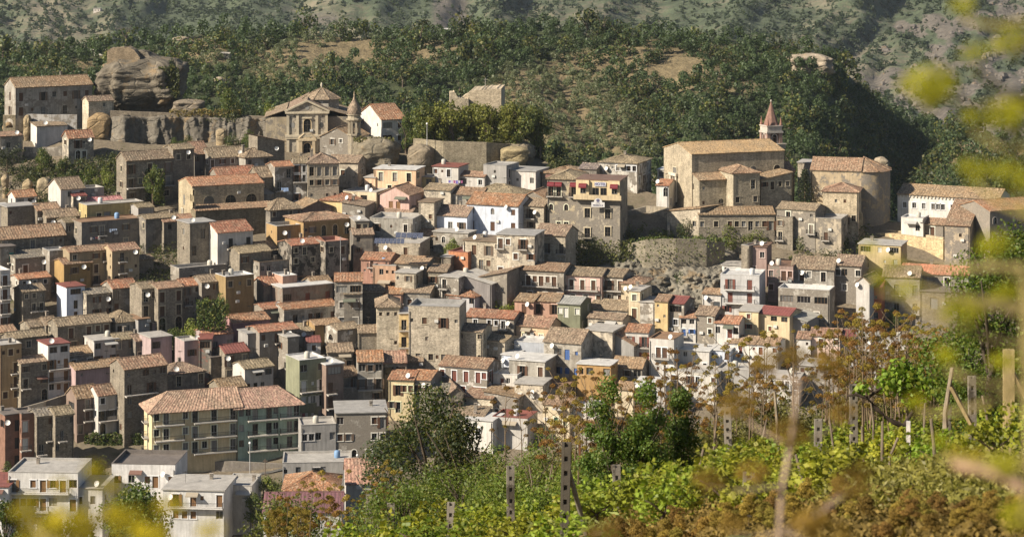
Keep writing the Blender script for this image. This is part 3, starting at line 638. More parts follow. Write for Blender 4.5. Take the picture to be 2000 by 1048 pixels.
# ------------------------------------------------------------------ the houses of the town, read from the photograph
# x0 x1 (front wall, px)  yr (ridge) ye (eave) yb (base) | roof | wall | facing | openings top row first | options | label
T = '''
31 181 150 168 224|gm|gy|20|W.W..W./WsW.W.s|D=11;L='W/W';name='palazzo';chim=1|long weathered convent building with two rows of dark windows beside the big rock
173 222 188 197 231|go|tf|18|..w./....|D=6|small stone annex with one dark window built against the foot of the great rock
134 183 255 269 311|gt|be|16|.Ws./.ad.|D=6.5;L='w/.';dish=1|cream two-storey house with orange roof alone under the brown boulders
72 132 238 246 270|so|lg|12|....|D=5;par=0|low shed with flaking white wall below the convent terrace
0 44 258 266 304|sm|be|14|.w.c|D=6|low tan stone building with an arched doorway near the palm
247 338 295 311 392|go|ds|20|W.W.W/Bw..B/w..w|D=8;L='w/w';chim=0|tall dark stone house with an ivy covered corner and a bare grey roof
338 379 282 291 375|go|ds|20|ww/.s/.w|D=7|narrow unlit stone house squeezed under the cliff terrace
380 410 278 300 345|gm|dg|20|w.w/..W|D=10;L='w'|small grey house with steep orange roof and wooden poles in front
410 479 288 306 345|go|gy|18|W.w.w.w/.....|D=8;L='.w/.'|pale grey house with white eave line and four upper windows below the cliff
480 530 290 306 346|ho|gy|18|w.w/...|D=8|grey hip-roofed house joined to the pale grey house below the cliff
426 502 326 342 372|gt|be|18|w.w.w|D=7|low house with a wide orange roof wedged behind the old church
504 550 326 345 398|go|ds|18|w.w/.w.|D=8|dim stone house behind the church apse with two windows under its eave
503 556 264 278 332|lo|ds|16|....|D=7|windowless stone house with slanting roof in shade beside the basilica front
537 573 316 325 397|gt|ow|14|.W/b./W.|D=7;dish=0|narrow white house with red roof edge and pale blue washing on its balcony
573 601 308 319 392|go|ow|8|WW/bb/s./W.|D=9;L='w'|narrow whitened bay of the ruined palazzo with stacked balconies
601 662 300 319 394|ho|st|10|WWWW/wwww/s.ss|D=10;u=1|decaying square stone palazzo with a low hipped roof and rows of worn windows
640 699 304 317 350|go|be|-4|Ww.|D=7;Rr='w'|small beige house with brown roof in front of the leaning boulder
625 690 250 268 300|pm|gy|-6|.Ww./....|D=11;chim=0|grey gabled house with one tall window right in front of the basilica
745 792 212 233 282|gt|wh|24|vw/vw|D=17;Rr='..';S='b';chim=0;rise=3.2|white villa with bright orange roof and verandas on the ridge beside the trees
730 812 320 331 380|fw|pe|-3|WWW/..s.|D=8;S='d';chim=1;u=1;par=0|peach house with flat white roof and three dark upper windows under the rock
712 733 340 347 376|fc|pe|-3|w|D=6|tiny peach annex with a single white-framed window
742 808 352 359 384|fp|pk|-4|.s..|D=4;dY=2|low salmon pink terrace block below the peach house
814 845 340 346 366|fc|ye|-6|.v|D=5|low bright yellow awning house with flower pots
850 916 303 311 330|gr|ow|-8|.Ww.v|D=6;dY=6|upper storey of a white house with red sheet roof and glazed loggia
845 895 318 326 365|fr|wh|-8|w.d./....|D=8|bright white terrace house with a rust edged balcony and purple washing
897 946 336 344 368|gm|lg|-10|v.w|D=6|low grey house with glass veranda and a strip of orange roof
944 989 318 325 372|fg|cn|-14|.s./...|D=8;par=.3|bare grey concrete block with a red balcony hut on its roof
951 993 297 307 325|go|bn|-14|vv|D=5;dY=8|brown tiled roof hut with red railing above the bare concrete block
989 1046 326 334 370|fg|lg|-14|.s..|D=9|plain pale grey block with red balustrade next to the concrete block
742 799 365 380 412|pm|pk|-14|.WW.|D=10;S='o';Rr='w';chim=0|pink gabled house with two brown shuttered doors
828 880 360 371 398|go|be|-8|....|D=8|blank beige house with dark brown roof in the middle of town
880 940 367 380 404|gm|gy|-8|.g.w.|D=7;S='g'|low house with dark green shutters between two brown roofs
905 1010 360 384 412|ho|be|-10|w.W.w|D=12;chim=0|wide house under a big brown hipped roof behind the blue-white house
847 912 402 421 452|go|bw|-8|.WW|D=8;u=1;S='d'|low wing of pale blue-white house with brown roof and two dark glass doors
912 1012 379 400 452|gt|bw|-10|c.c.w/W.W.W|D=10;dish=1;S='b'|large pale blue-white house with long orange tiled roof
818 848 388 395 452|fo|st|-4|../.w/..|D=7|bare stone tower-like house beside the blue-white wing
846 914 452 454 482|fc|gy|-8|.c..s|D=5;below=6|old terrace cellar wall with small holes under the blue-white wing
626 683 378 392 420|ht|ye|-14|....|D=9;Rr='..';chim=0|bright apricot yellow house with orange hipped roof
670 735 368 377 400|fc|cr|-10|..v.|D=8|cream flat-roofed house behind the apricot house
668 713 396 402 440|lo|gy|-6|..../....|D=8|blank grey house with sloping tiles beside the balustrade terrace
735 804 402 415 440|go|gy|-6|W.W.w|D=6;dY=5;chim=1|upper storey of a grey palazzo set back behind a balustrade
722 806 425 433 474|fc|gy|-6|W.W/....|D=10;par=.8;Rr='WW/..';u=1;dY=-1|grey stucco palazzo with a balustraded roof terrace
770 851 447 460 486|gm|gy|-4|w.W.W|D=8;dY=4;chim=1|grey roof storey with a brown roof beside two rows of solar panels
727 820 470 478 520|fc|st|-4|W..W./w..w.|D=10;par=.5;u=1|stone palazzo with solar panels standing on its roof terrace
593 694 420 429 490|hm|oc|14|.w.a.a.a./...W..b.b|D=13;chim=0;u=1|large ochre palazzo with arched upper windows and a terracotta roof
694 720 424 432 505|fc|dg|14|bb/bb/..|D=9|dark narrow palazzo end stacked with iron balconies
541 588 440 446 505|fc|oc|18|.W./.../...|D=8;par=.7;L='s/./w'|tan block with roof parapet and bright white side wall
592 650 393 405 430|pm|bn|12|..w|D=9;chim=0|small brown house with tiled gable behind the ochre palazzo
528 592 388 408 445|ho|dg|14|w..s/....|D=9|low dark-roofed house in the shade behind the tan block
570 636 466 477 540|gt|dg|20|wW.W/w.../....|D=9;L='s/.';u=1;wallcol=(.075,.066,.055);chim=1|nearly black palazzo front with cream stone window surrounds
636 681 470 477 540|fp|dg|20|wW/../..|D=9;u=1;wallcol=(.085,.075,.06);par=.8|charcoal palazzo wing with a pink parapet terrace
507 568 506 513 552|fo|gy|16|.d.W./.....|D=6;par=.4|low garage block with a terracotta parapet and a rusty stove pipe
495 560 472 488 516|go|dg|18|..w.d|D=8|sunken dark house with mossy roof beside the lit palazzo gable
425 494 432 452 532|gt|lg|22|.b.b/.b.b|D=11;L='../..';S='k';chim=0;trim=1|tall pale grey house with two rows of small black balconies
371 421 430 435 530|fg|ds|22|.W./W.W/.d.|D=9;L='w/s'|dark soot-stained stone house with one sunlit side wall
350 442 518 525 556|fc|gy|18|.v.v.|D=5;par=.6|low terrace house with chunky concrete roof posts
320 392 420 431 475|gm|ds|18|..w/...|D=8|low brown-roofed house in front of the old church door
30 71 372 384 403|gt|wh|20|vv|D=6;L='w';chim=0|white rooftop sunroom with bright orange roof and wide glazing
15 73 396 403 450|fg|ds|20|s..../.....|D=8|rough dark stone house carrying the white sunroom
0 20 395 402 440|fw|wh|16|w./..|D=6|small white terrace house at the edge of the picture near the sunroom
73 118 397 410 446|gm|ds|18|s../...|D=8|low dark stone house with half shadowed brown roof
91 154 409 423 452|go|ds|18|..../....|D=7|long low stone shed with a mossy tiled roof beside an alley
0 128 441 463 512|gm|ds|20|W..W..s/.......|D=10;dish=0;chim=0|long low house with a very wide brown tiled roof
119 165 356 368 415|go|lg|20|.w.w/....|D=10;L='../..';rise=2.2|tall grey house with a plain bright side wall under the cactus slope
162 203 364 371 395|fc|cn|20|...|D=7;par=.5|flat-topped concrete block behind the tall grey house
143 169 375 383 420|gr|be|18|.W|D=7;L='s'|narrow beige house with rusty pink roof edge
168 281 384 394 405|gp|pk|18|.w.w.w.w|D=6;chim=1;roofcol=(.42,.2,.2)|low pink rooftop storey under a pinkish red roof
170 281 390 398 432|fc|ye|18|.dv..W.|D=7;S='d';par=.1;dY=-3;wallcol=(.42,.33,.14)|mustard yellow house with a red porch carrying solar panels
160 285 424 431 486|fm|dg|20|.wb..w.w/..d..W.s|D=9;L='w';par=.15;S='d'|broad weathered grey-brown house hung with washing
128 153 425 434 485|go|dg|18|w./..|D=7|slim alley house with a dish beside the broad weathered house
136 219 480 490 556|gm|oc|18|w.wb/..d./..b.|D=8;chim=0;wallcol=(.33,.26,.16)|tan row house with a saw-toothed tile edge behind the ochre house
219 272 476 488 556|gm|oc|18|.b.s/.b.s/a..|D=8;chim=0;wallcol=(.36,.28,.17)|tan end house with two iron balconies beside a dark garden
125 180 503 514 568|gm|oc|20|.w../.s..|D=8;dish=1;wallcol=(.33,.21,.075);chim=0|deep ochre house with one window above a small orange awning
97 131 486 492 550|fg|gy|18|../../..|D=7|windowless streaked grey wall house between two tile roofs
0 30 474 482 545|fd|gy|18|.b/.b|D=8;S='t'|grey house with turquoise shutters and iron balconies
0 29 457 463 482|gp|lg|18|v|D=6;roofcol=(.5,.33,.3)|pink-roofed terrace hut with open sides above the turquoise shutters
30 96 494 503 548|sd|gy|18|.W..W|D=8|grey house with brown double doors and a bluish roof terrace
0 20 524 531 640|fw|lg|18|B/B/B/B|D=9;S='b'|stack of pale balconies with a red striped awning
37 99 534 543 578|gt|gy|20|.w./...|D=7;chim=1|small grey house with an orange roof and tall thin chimney
45 88 556 568 628|go|ds|20|ww./.bb/...|D=7|crumbling stone house with moss-brown roof and a concrete balcony
130 166 553 560 625|fr|bw|20|v/W/w|D=8;L='../..';dish=0|slim pale blue house with red awning over its top balcony
169 223 566 573 622|gd|be|20|.w.W/.W.W|D=8;chim=0;S='b'|beige house with a flat dark roof and brown framed balconies
220 268 546 561 610|gt|gy|22|W.W/b..|D=8;chim=0|grey house with bright orange roof above a curved balcony
277 309 551 563 644|go|ds|22|Ww/W./A.|D=9;L='qqq/qqq/qqq/qqq/qqq';chim=0|stone house with a sunlit side full of small square holes
309 357 552 562 644|gm|ds|20|W.W/W.W/A.A|D=9;chim=0|shaded stone house with two big ground floor arches
357 394 544 557 615|gt|gy|18|Ww/bw/..|D=7|narrow grey house with orange roof beside the ivy wall
394 433 537 550 615|go|gy|18|.w/W./..|D=8|stained grey house with mouldering plaster above the round bush
425 504 525 537 560|gm|be|18|.....|D=8;dY=5|long brown roof house with a sunlit gable end behind the ochre hut
441 496 534 541 620|fw|oc|18|w.w/.../...|D=7;wallcol=(.26,.18,.08)|ochre plastered house with a turquoise window and flat white ledge
515 550 540 555 590|gt|dg|16|.v|D=7|small house with an orange roof and a big pale curtain
552 580 534 541 590|fw|sa|16|w|D=7;L='w'|salmon house side with flat white roof and metal shutters
580 612 533 539 560|fm|oc|16|.w|D=6;dY=4|small ochre upper room with one wooden window
552 650 551 558 592|fw|gy|16|v.W.W|D=7;S='r';dY=-2;wallcol=(.27,.2,.15)|low brownish house with dark red shutters and a glazed salmon bay
612 650 540 555 592|gm|be|14|..|D=8;dY=3|small house with a grainy orange-brown roof beside the pergola terrace
654 708 537 549 640|gt|gy|4|vv/ww/bw|D=9;L='w/w/w';chim=0|tall grey corner house with a white pergola and red flowers below its orange roof
555 658 589 600 632|gt|gy|14|.W..w.W|D=8;chim=0|long low grey house with a new bright orange roof
515 556 593 602 632|gt|gy|14|...|D=8;chim=0|short orange-roofed house joined to the long low grey one
455 527 612 626 662|gt|mv|18|.vW.|D=8;L='..';wallcol=(.38,.2,.2);chim=0|rose pink house with orange roof and a washing line
400 456 640 652 700|gt|mv|18|.w.v|D=8;chim=1|mauve house with orange roof and a small black chimney
507 583 633 645 718|gt|gy|14|w.b.w/..b./...|D=9;L='w/w';chim=0;wallcol=(.33,.29,.25)|grey two-storey house with orange roof and a white railed balcony
484 511 644 651 720|fg|cn|16|../v./..|D=7|unfinished grey concrete house with an open dark storey
562 584 652 658 738|fc|gy|14|./.|D=6|tall blank grey wall house with a chimney pipe
583 612 640 647 680|so|gy|12|...|D=7|small grey house with a dark terrace roof
615 666 626 633 670|gm|oc|12|.W|D=7;L='w'|tan house with thin orange roof and one green door
659 704 631 642 690|go|ow|16|.../...|D=8;L='l';chim=0|half ruined house with whitewashed gable and ragged tile roof
360 390 660 668 738|fc|mv|18|w/W|D=7|pinkish house crowded by a cluttered terrace
388 413 655 662 742|fr|rd|4|v/./.|D=6|peeling red tower wall with a white window band on top
440 486 672 687 742|gr|ds|16|W.W/W.W|D=7;chim=0;roofcol=(.22,.075,.07)|stone house with a flat-looking crimson roof
412 442 690 697 742|fd|ds|14|../..|D=6|windowless rubble wall house beside the crimson roof
600 626 661 668 715|gr|lg|10|w/.|D=6;roofcol=(.22,.075,.07)|slim light grey house topped by a small crimson roof
640 690 671 687 725|go|ds|10|..w|D=8;chim=0|collapsing stone house with broken mossy roof
58 95 624 637 672|go|ds|22|...|D=7;L='.'|low stone house with a pale gable at the end of the brown row
90 113 619 634 672|go|ds|22|W|D=8|narrow house with deeply sagging tiles in the brown row
113 217 617 632 685|go|ds|20|.W.W.W/.b.b.|D=8;chim=0;dish=0|long terrace of brown stone houses under one ragged roof
226 272 607 627 655|ho|gy|22|wW.|D=9;L='w';chim=0|grey house with a crumbling hipped roof at the row's end
270 292 615 623 655|fm|cn|22|..|D=8|blue-grey rendered block joined to the crumbling hipped roof
20 92 646 658 715|go|ds|22|..w../..c..|D=7;L='s';chim=0|dark rubble house with a small arched window and pale gable
0 32 636 647 700|gm|ds|20|w.|D=7|stone house with orange-brown roof at the picture's edge
226 265 650 662 700|go|dg|18|W.W/...|D=7|grimy small house with mossy tiles and a double door
265 296 652 664 700|go|dg|18|../w.|D=7|grimy small house with a pale blue ledge under its roof
184 231 656 664 712|fc|lg|18|v.v/b.b|D=8;S='b'|terrace house with a red shed roof and open balcony
295 336 650 658 718|fc|mv|18|v./..|D=8|pink-grey house with a cluttered roof balcony beside the trees
298 318 626 633 660|fc|mv|18|s|D=5;dY=3|rooftop stair hut of the pink-grey house with a pale water tank
94 136 664 672 768|fr|wh|20|vv/B.B/B.B/v.d|D=8;L='./././.';S='o'|bright white modern house with brown shutters and stacked balconies
136 184 677 690 722|gm|gy|18|w.W|D=8|grey cottage with half shaded orange tiles beside the white modern house
0 42 668 675 785|fc|oc|18|s.s/.B/.B/ww|D=8;S='b';wallcol=(.44,.29,.14);par=.3|orange-tan apartment house with a colourful terrace stall on top
41 96 697 707 782|go|ds|20|w.w/b.w/..a|D=8;chim=0|decaying patchy house with round-cornered balcony beside a ramp
148 243 704 717 762|gm|mv|20|...s/....|D=8;chim=0;dish=0;wallcol=(.42,.29,.28)|blank mauve wall house with one tiny slit window
243 327 696 716 845|gm|ds|20|s.v.v/B.B./w.b./w.w./...g|D=9;chim=0;dish=0|tall stone house with a speckled orange roof and green glass veranda
328 400 708 727 780|ho|dg|20|.W..W/.....|D=9;chim=1;dish=1|dark grey house with a brown hipped roof and long balcony
150 192 753 775 845|gm|bn|20|.b./.b./d..|D=7;L='v/.';chim=0;dish=1|chocolate brown house with a sunlit left corner
192 245 750 769 845|gm|lg|20|w.b/B.B/a.a|D=7;chim=0;S='k'|light grey house with dark green shutters by the parked cars
10 42 802 809 912|fd|br|18|.W/.W/.d|D=7;S='k'|brick faced house with a dark narrow door on each floor
42 72 804 810 912|fd|br|18|W./b./..|D=7;S='w'|brick faced house with a pale upper door
72 108 797 811 912|gd|ds|18|.w/.b/b./..|D=7;chim=0|soot-dark stone house with a slate dark roof
108 144 794 809 912|go|ds|18|q.qw/qbq./w.q./.w.|D=7;chim=0|crumbly stone end house full of holes above the garden
478 534 703 717 765|go|lg|16|.vv/.ww.|D=8;L='./.';chim=0|light grey house with white washing along its balcony
430 480 738 755 790|gm|ds|16|....|D=7|low stone house with a large speckled roof
585 637 696 703 825|fw|gn|16|v.v/B.B/w.W/..g|D=9;L='././.';par=.2;S='w'|olive green house with a cluttered roof terrace
637 671 703 711 825|fw|bn|14|v/B./B./gd|D=9;S='b'|mauve-brown slim house with a rust coloured top loggia
668 702 717 734 785|gm|dg|12|.W/...|D=8|dim grey house with a half shaded roof next to the slim loggia house
588 656 825 832 905|fc|cn|10|..v.v/..g.W|D=7|raw concrete ground building with a dark garage opening
656 712 760 768 806|fg|gy|6|.W.w|D=9;dY=3;par=1.2;S='w'|top storey of a grey block with a walled flat roof
656 756 798 806 900|fg|gy|6|v...wW/ww..ww/c.c.d..|D=11;balc=(.4,.37,.33)|grey apartment block with glazed loggia and a balustrade balcony
699 748 685 706 788|gt|gy|6|v.v/B.B/.w|D=9;chim=0|terracotta-roofed terrace house with an open loggia full of plants
748 794 686 708 770|gp|gy|6|vv/..|D=9;chim=0|pinkish grey-roofed terrace house with a glazed gallery
794 826 690 705 742|go|ds|4|.w.|D=7;chim=0|stone shed with ragged tiles leaning on the tuff houses
736 780 580 600 712|ho|tf|4|.ss/.../..s/...|D=10;L='.W./..s/...';chim=0|pale round-cornered stone tower house lit on its left face
780 798 606 612 712|fw|ye|4|b/b/b|D=7|thin yellow strip of balconies between the tower and the grey stone block
798 897 597 606 735|fg|st|-2|s.w..W.s/..s..../.W.w.w.s|D=9;par=.9;dish=0|large grey stone block with a plain parapet above the tuff houses
895 942 637 647 728|go|tf|-6|c..w/qqqq/c..c/qqqq|D=8;chim=0|tuff house with arched windows and rows of small holes
943 986 655 665 715|go|st|-14|.../.b.|D=6;Rr='..';chim=0|tuff cottage with ochre right side and a lean-to balcony
908 1003 606 620 662|gt|ow|-8|.d...b./...w.b.|D=8;chim=1;wallcol=(.62,.5,.44)|long pinkish white house with a flat bright orange roof
759 808 724 741 806|gt|sy|-2|.W.w/.d..|D=9;dish=1;chim=0|pale yellow house with an orange roof and white dish
804 841 725 741 806|gt|gy|-2|w.w/...|D=9;chim=0|grey half of the orange-roofed pair beside the yellow house
858 951 698 716 775|gm|ow|-8|w.d.d.dw/...w.ww|D=8;S='r';wallcol=(.68,.62,.55);balc=(.6,.55,.5);chim=0|cream white house with a row of red doors along its balcony
905 942 691 699 716|gr|cr|-8|w.w|D=5;dY=4|rooftop cream penthouse with a thin dark red roof
841 886 750 766 820|gd|dg|6|..W/...|D=8|dark house roof in deep shade behind the leafy tree
878 906 752 768 822|po|ds|12|.w.|D=9;chim=0|stone gable house with a tall narrow window
903 962 763 776 812|sm|tf|-6|s..../.....|D=6|low tan stone wall house with wavy tile coping
945 1012 766 773 815|lm|gy|-10|..../.w..|D=7|grey lean-to house above a white wall
963 1010 726 734 775|fw|wh|-8|.dv./....|D=7;S='r'|white terrace house with a red framed veranda
980 1006 686 693 735|fw|bw|-8|..|D=7|bluish white block with a rooftop railing
1004 1062 664 671 712|fw|cn|-8|..../....|D=7;wallcol=(.36,.38,.42)|blue-grey rendered block with a bare wall
994 1064 697 704 768|fw|gy|-10|.W.W/.....|D=8;S='b';balc=(.45,.3,.22);Rr='./.'|worn grey house with two brown doors on a rusty balcony
1062 1135 642 668 738|go|gy|-10|.vW./v..W|D=9;S='u';chim=0;dish=1;Rr='./.'|grey house with a big brown roof and blue curtains
1142 1196 640 646 710|fc|be|-10|..../..../....|D=8;below=6;dish=0;chim=0|huge blank beige gable wall cut by a slanting shadow
1196 1238 650 672 712|lm|cn|-14|.../...|D=8;chim=0;dish=0|dark cement rendered gable with a sloping tile edge
1195 1254 698 717 742|gm|gy|-10|..v|D=6|low house with a long orange-brown roof and white parapet
1127 1193 703 712 770|fw|oc|-8|.v.v/.....|D=6;wallcol=(.42,.25,.09)|ochre house with white awning over its roof terrace
970 1044 450 459 570|fg|be|-8|b..b./..w.w/b.W../W....|D=9;u=1;S='b';chim=0|tall cream white palazzo with small iron balconies
1043 1104 439 459 530|go|st|-8|.b.b/.w.w|D=9;u=1;chim=0|stone house with brown roof and white-framed balcony windows under the hotel
905 975 462 471 555|fo|st|-8|.W.W./..b../..w..|D=9;u=1|rubble stone house with dark broken windows and drainpipes
1013 1101 515 528 590|gm|gy|-8|.B.B.B./.W.w.w|D=9;u=1;chim=0;S='b'|brown stone house with white eaves and a long loaded balcony
1100 1175 523 538 595|go|pk|-10|.B.B.B./.w.w.w|D=9;S='b';u=1;chim=0;wallcol=(.55,.38,.32)|pink house with three tall brown shutters on one balcony
1175 1216 527 540 595|go|gy|-10|.B.B/.W.d|D=9;S='b';u=1;chim=0|grey half of the terrace beside the pink house with a shared balcony line
1213 1255 543 554 605|hm|cr|-10|.b.|D=8;u=1;S='d';chim=0;Rr='.'|small cream yellow house with orange-brown hipped roof at the cliff foot
1005 1042 580 588 640|gm|sa|-8|.W./...|D=8;S='b';chim=0|orange-salmon house with one dark brown shutter
1042 1091 573 588 640|gm|sa|-8|W.W/...|D=8;S='b';u=1;chim=0|orange-salmon house with two shutters and a raised brown roof
1008 1073 618 637 672|gm|pe|-10|.b..b.|D=7;chim=0;S='w'|peach house with a dish-cluttered roof terrace
1037 1084 614 630 646|gb|pe|-12|...|D=6;dY=3;chim=0|peach attic with a smooth dark brown roof
1089 1133 583 593 650|gg|gn|-10|.W.w/....|D=8;chim=0;S='w'|dark olive green house with grey corrugated roof and balcony
1150 1226 586 604 625|go|be|-10|....|D=9;chim=1;Rr='.'|beige house with a broad brown roof edged in brick red
1148 1216 612 622 650|go|be|-10|.vv.|D=5;dY=-3;chim=0|porch with patched tile roof over a dark iron railing
1228 1250 560 568 650|fc|cr|-8|w/W/b|D=7|slender cream house with tiny stair balconies
1248 1279 580 590 655|fc|ow|-8|../../..|D=7;dish=0|windowless streaky whitewashed block
1279 1304 580 588 668|gm|ye|-8|s./.s/../.w|D=7;chim=0;dish=0|tall narrow bright yellow house with tiny windows
1303 1336 579 592 668|gr|ow|-12|v/w/w|D=7;chim=0;Rr='.'|narrow whitish house with dark red roof and glazed balcony
1222 1266 637 648 708|gt|lg|-8|W.b/b.W|D=8;S='r';chim=0|pale house with iron balconies beside the cement gable
1268 1316 657 664 735|fm|lg|-8|.BB./....a.w|D=8;S='b';par=.3|pale grey house with twin brown shutters over one balcony
1328 1359 606 620 675|gt|wh|-8|vv/bw/..|D=7;chim=0;S='u'|white narrow house with an orange roof and glazed gallery
1358 1396 599 615 680|go|be|-10|.w/.w/..|D=7;chim=1;Rr='.'|beige house with a mottled brown roof and washing at the window
1396 1443 617 631 690|gt|wh|-10|v.Wv/..d.|D=7;S='r';Rr='../..';chim=0|white house with brick red roof and red-brown roller shutters
1443 1481 600 608 668|fc|cr|-6|.w./.w./...|D=8;S='r';wallcol=(.66,.53,.31)|tall cream yellow block with red-brown shuttered windows
1481 1542 603 614 672|gr|cr|-14|.vv/.w../....|D=8;S='r';Rr='w/b/.';chim=0;wallcol=(.58,.47,.29)|cream house with a dark loggia under a crimson roof
1542 1575 618 626 672|lc|cn|-14|../..|D=9|blank grey sloping wall next to the crimson-roofed house
1426 1519 659 672 712|gm|wh|-8|.d..d.w/......|D=8;S='r';chim=0|long low white house with an orange-brown roof behind dry fennel
1385 1426 676 684 720|fw|bw|-8|s.d/...|D=7;S='b'|plain white cube house with a brown door
1318 1385 676 684 722|fw|lg|-8|.v.../..d.|D=7|whitish terrace house with an iron fence on its flat roof
1556 1583 650 661 705|gm|wh|-8|.s/..|D=7;chim=0|tiny white house with brown roof beside the pale pink one
1582 1640 642 656 705|gm|pk|-8|.W.w/....|D=8;S='b';chim=0;wallcol=(.58,.42,.34)|pale pinkish house with white cornice behind brown flower heads
1640 1672 648 656 700|gr|lg|-8|w/.|D=6;chim=0|narrow grey house with a dark red roof and white arched window
1672 1712 652 660 705|lc|cn|-12|.../...|D=7|grey house with a stepped gable half hidden by stalks
1712 1770 660 668 715|fg|lg|-10|.w.w|D=7|low pale house seen through dry fennel stalks
1770 1842 672 682 730|gm|be|-10|.w..w|D=7;chim=0|low beige house with brown roof behind the fennel thicket
1560 1660 708 716 760|fc|ow|-8|w.s.d.w/......|D=8|white block house among the dry stalks
1640 1740 724 733 775|fc|lg|-8|..w..w|D=8|greyish white block house deep among the stalks
1310 1400 722 730 770|fc|ow|-8|w.bd.w/.....|D=8|white flat house above a striped awning
1407 1483 532 540 618|fw|lg|-8|BB/BB/w.w|D=9;S='r';balc=(.6,.58,.55);Rr='./././';u=0;wallcol=(.46,.45,.44)|white-grey modern house with red-brown shutters and solid balconies
1410 1474 510 519 542|fc|wh|-8|vv|D=6;dY=3;S='u'|white glazed penthouse with blue window frames
1372 1408 567 574 610|gm|lg|-8|.g|D=6|small white garage with striped tile edge beside the modern house
1448 1463 474 482 540|fc|ds|-30|./.|D=7|dark slender gable of a tall house under the garden wall
1463 1497 474 482 540|fb|mv|-6|.w/W.|D=7;dish=1;wallcol=(.32,.22,.19)|tall dusky pink house with dish beside the dark gable
1500 1549 514 522 575|fb|rd|-8|w.bw/w.Wa|D=8;u=1;chim=1;wallcol=(.36,.25,.21)|faded red stone house with white-framed windows
1545 1629 502 525 575|go|gy|-8|.Ww.W./.W.W..|D=9;chim=0|grey house with a wide moss-brown roof behind a pergola
1630 1682 499 518 575|go|gy|-10|.v../.w..|D=9;chim=0|grey house with moss-brown roof and a covered balcony at the row end
1520 1620 565 572 628|fw|gy|-8|vvv/.d.gw.|D=6;par=.9;balc=(.6,.6,.6);dish=0|long terrace with white balustrade and brick posts
1365 1513 407 419 468|gm|ds|2|w.w.ww.W.wW|D=10;chim=0;dish=0|long low stone house with a wide tiled roof below the big church
1300 1367 400 416 452|rm|st|-30|..w|D=9;dish=0;chim=0;rise=1.6|angled stone wing with slanting tiles at the long low house's end
1517 1592 397 409 478|go|be|-12|.W..s/.w..b/....|D=8;chim=0;Rr='.'|beige two-storey house with brown roof below the conifer
1583 1643 420 429 490|fc|be|-12|.../.b./...|D=8;Rr='W/.';chim=0;wallcol=(.55,.46,.33)|tan balcony house with a roofed porch beside the rampart
1516 1548 418 426 470|fd|ds|-12|w./b.|D=6;dY=-2|shaded lean house with small balconies in the corner of the beige house
1677 1759 470 478 545|fc|ye|-8|v.v/B.../...|D=8;S='w';wallcol=(.55,.43,.22)|yellow house with white washing on its upper balcony
1760 1803 420 428 458|fw|wh|-14|.w|D=6;chim=0|little white cube house with wooden shutters behind the rampart
1800 1842 427 438 460|gm|be|-16|.d.|D=6;Rr='s';chim=0|little tiled cottage attached to the white cube
1757 1891 519 535 585|gp|gy|-6|s..v.W../....g..|D=9;chim=1;roofcol=(.40,.14,.10)|low grey house with a long pinkish red tiled roof
1724 1796 520 541 612|go|gy|-8|.b.W/.d.b|D=9;chim=0;L='..'|weathered grey house with stone balconies and arches beneath
1698 1723 552 560 630|sr|sa|-8|s/w|D=8;wallcol=(.42,.13,.06)|deep red-orange house with a white-framed window
1672 1698 538 552 640|po|lg|-20|./.|D=8;chim=0|blank pale grey gable beside the deep red-orange house
1796 1870 560 570 625|fd|ds|-8|.g..|D=8|dark covered yard behind the yellow blossoms
1170 1244 304 318 362|ho|ow|-10|.s.w.../......|D=12;Rr='WW/WWW';chim=1;u=1;trim=1|pale grey hipped-roof palazzo with three tiny windows behind the hotel
1058 1125 327 339 372|hm|be|-14|..../....|D=11;L='.w';chim=0;wallcol=(.52,.42,.26)|yellowish house with a patchy orange roof behind the hotel
1022 1060 374 384 412|pm|be|-12|...|D=8;chim=0|small gabled house with yellowish wall in front of the hotel
1012 1062 388 402 452|go|st|-12|.b./.w.|D=8;Rr='../..';u=1;chim=0|rubble stone cottage between the blue-white house and the hotel
1130 1165 320 330 362|gd|dg|-10|..|D=7;chim=0|dark shed house in the trees' shadow on the ridge
1282 1306 352 362 405|gt|wh|-10|.a/..|D=8;chim=0|sliver of a white house with an arched window beside the great church
1284 1304 326 332 352|fw|wh|-10|v|D=6;dY=4|distant white house with a railing behind the great church
1060 1112 780 790 850|gm|cr|-10|s.s/.WW/..|D=8;S='g';chim=0|cream house with green shuttered doors and strings of pans
1118 1172 788 796 850|fw|wh|-10|...|D=7|white cube house beside the cream house with green doors
1122 1162 825 833 862|gm|gy|-10|.w|D=6;chim=0;dY=-6|low grey cottage with brown tiles at the vineyard edge
1062 1104 752 757 790|fm|st|-4|.c.|D=7|rounded stone house with a dark blue arched door
1200 1240 752 760 800|gm|cr|-10|...|D=7;chim=0|cream gabled cottage hidden behind a pear tree
1005 1060 742 750 810|fc|be|-8|..../....|D=7|rough beige house without windows behind fennel
905 962 812 820 868|fw|wh|-6|.sd..|D=7|white low house with a brown door at the leafy tree's edge
962 1030 808 818 862|fr|lg|-8|s...|D=7|pale house with a dark red ledge behind fennel stalks
880 945 800 812 850|so|gy|-6|.....|D=6|grey house with a broken tile roof behind the leafy tree
1240 1300 742 750 800|fw|lg|-8|..d.|D=7|pale flat house behind a leafy tree and dry stalks
1400 1470 716 724 765|fc|cn|-8|.g..|D=7|grey garage house among dry fennel
1470 1560 730 738 780|fc|ow|-8|s.w.bd/......|D=8|small white house glimpsed below the long white one
16 152 917 926 1052|fc|wh|-3|B.wB.Bv/WwwBv.d/W.ww..|D=11;S='o';dish=0;chim=1;balc=(.6,.58,.55);sh=3.4;wallcol=(.60,.58,.55)|white apartment house with brick piers and recessed balconies
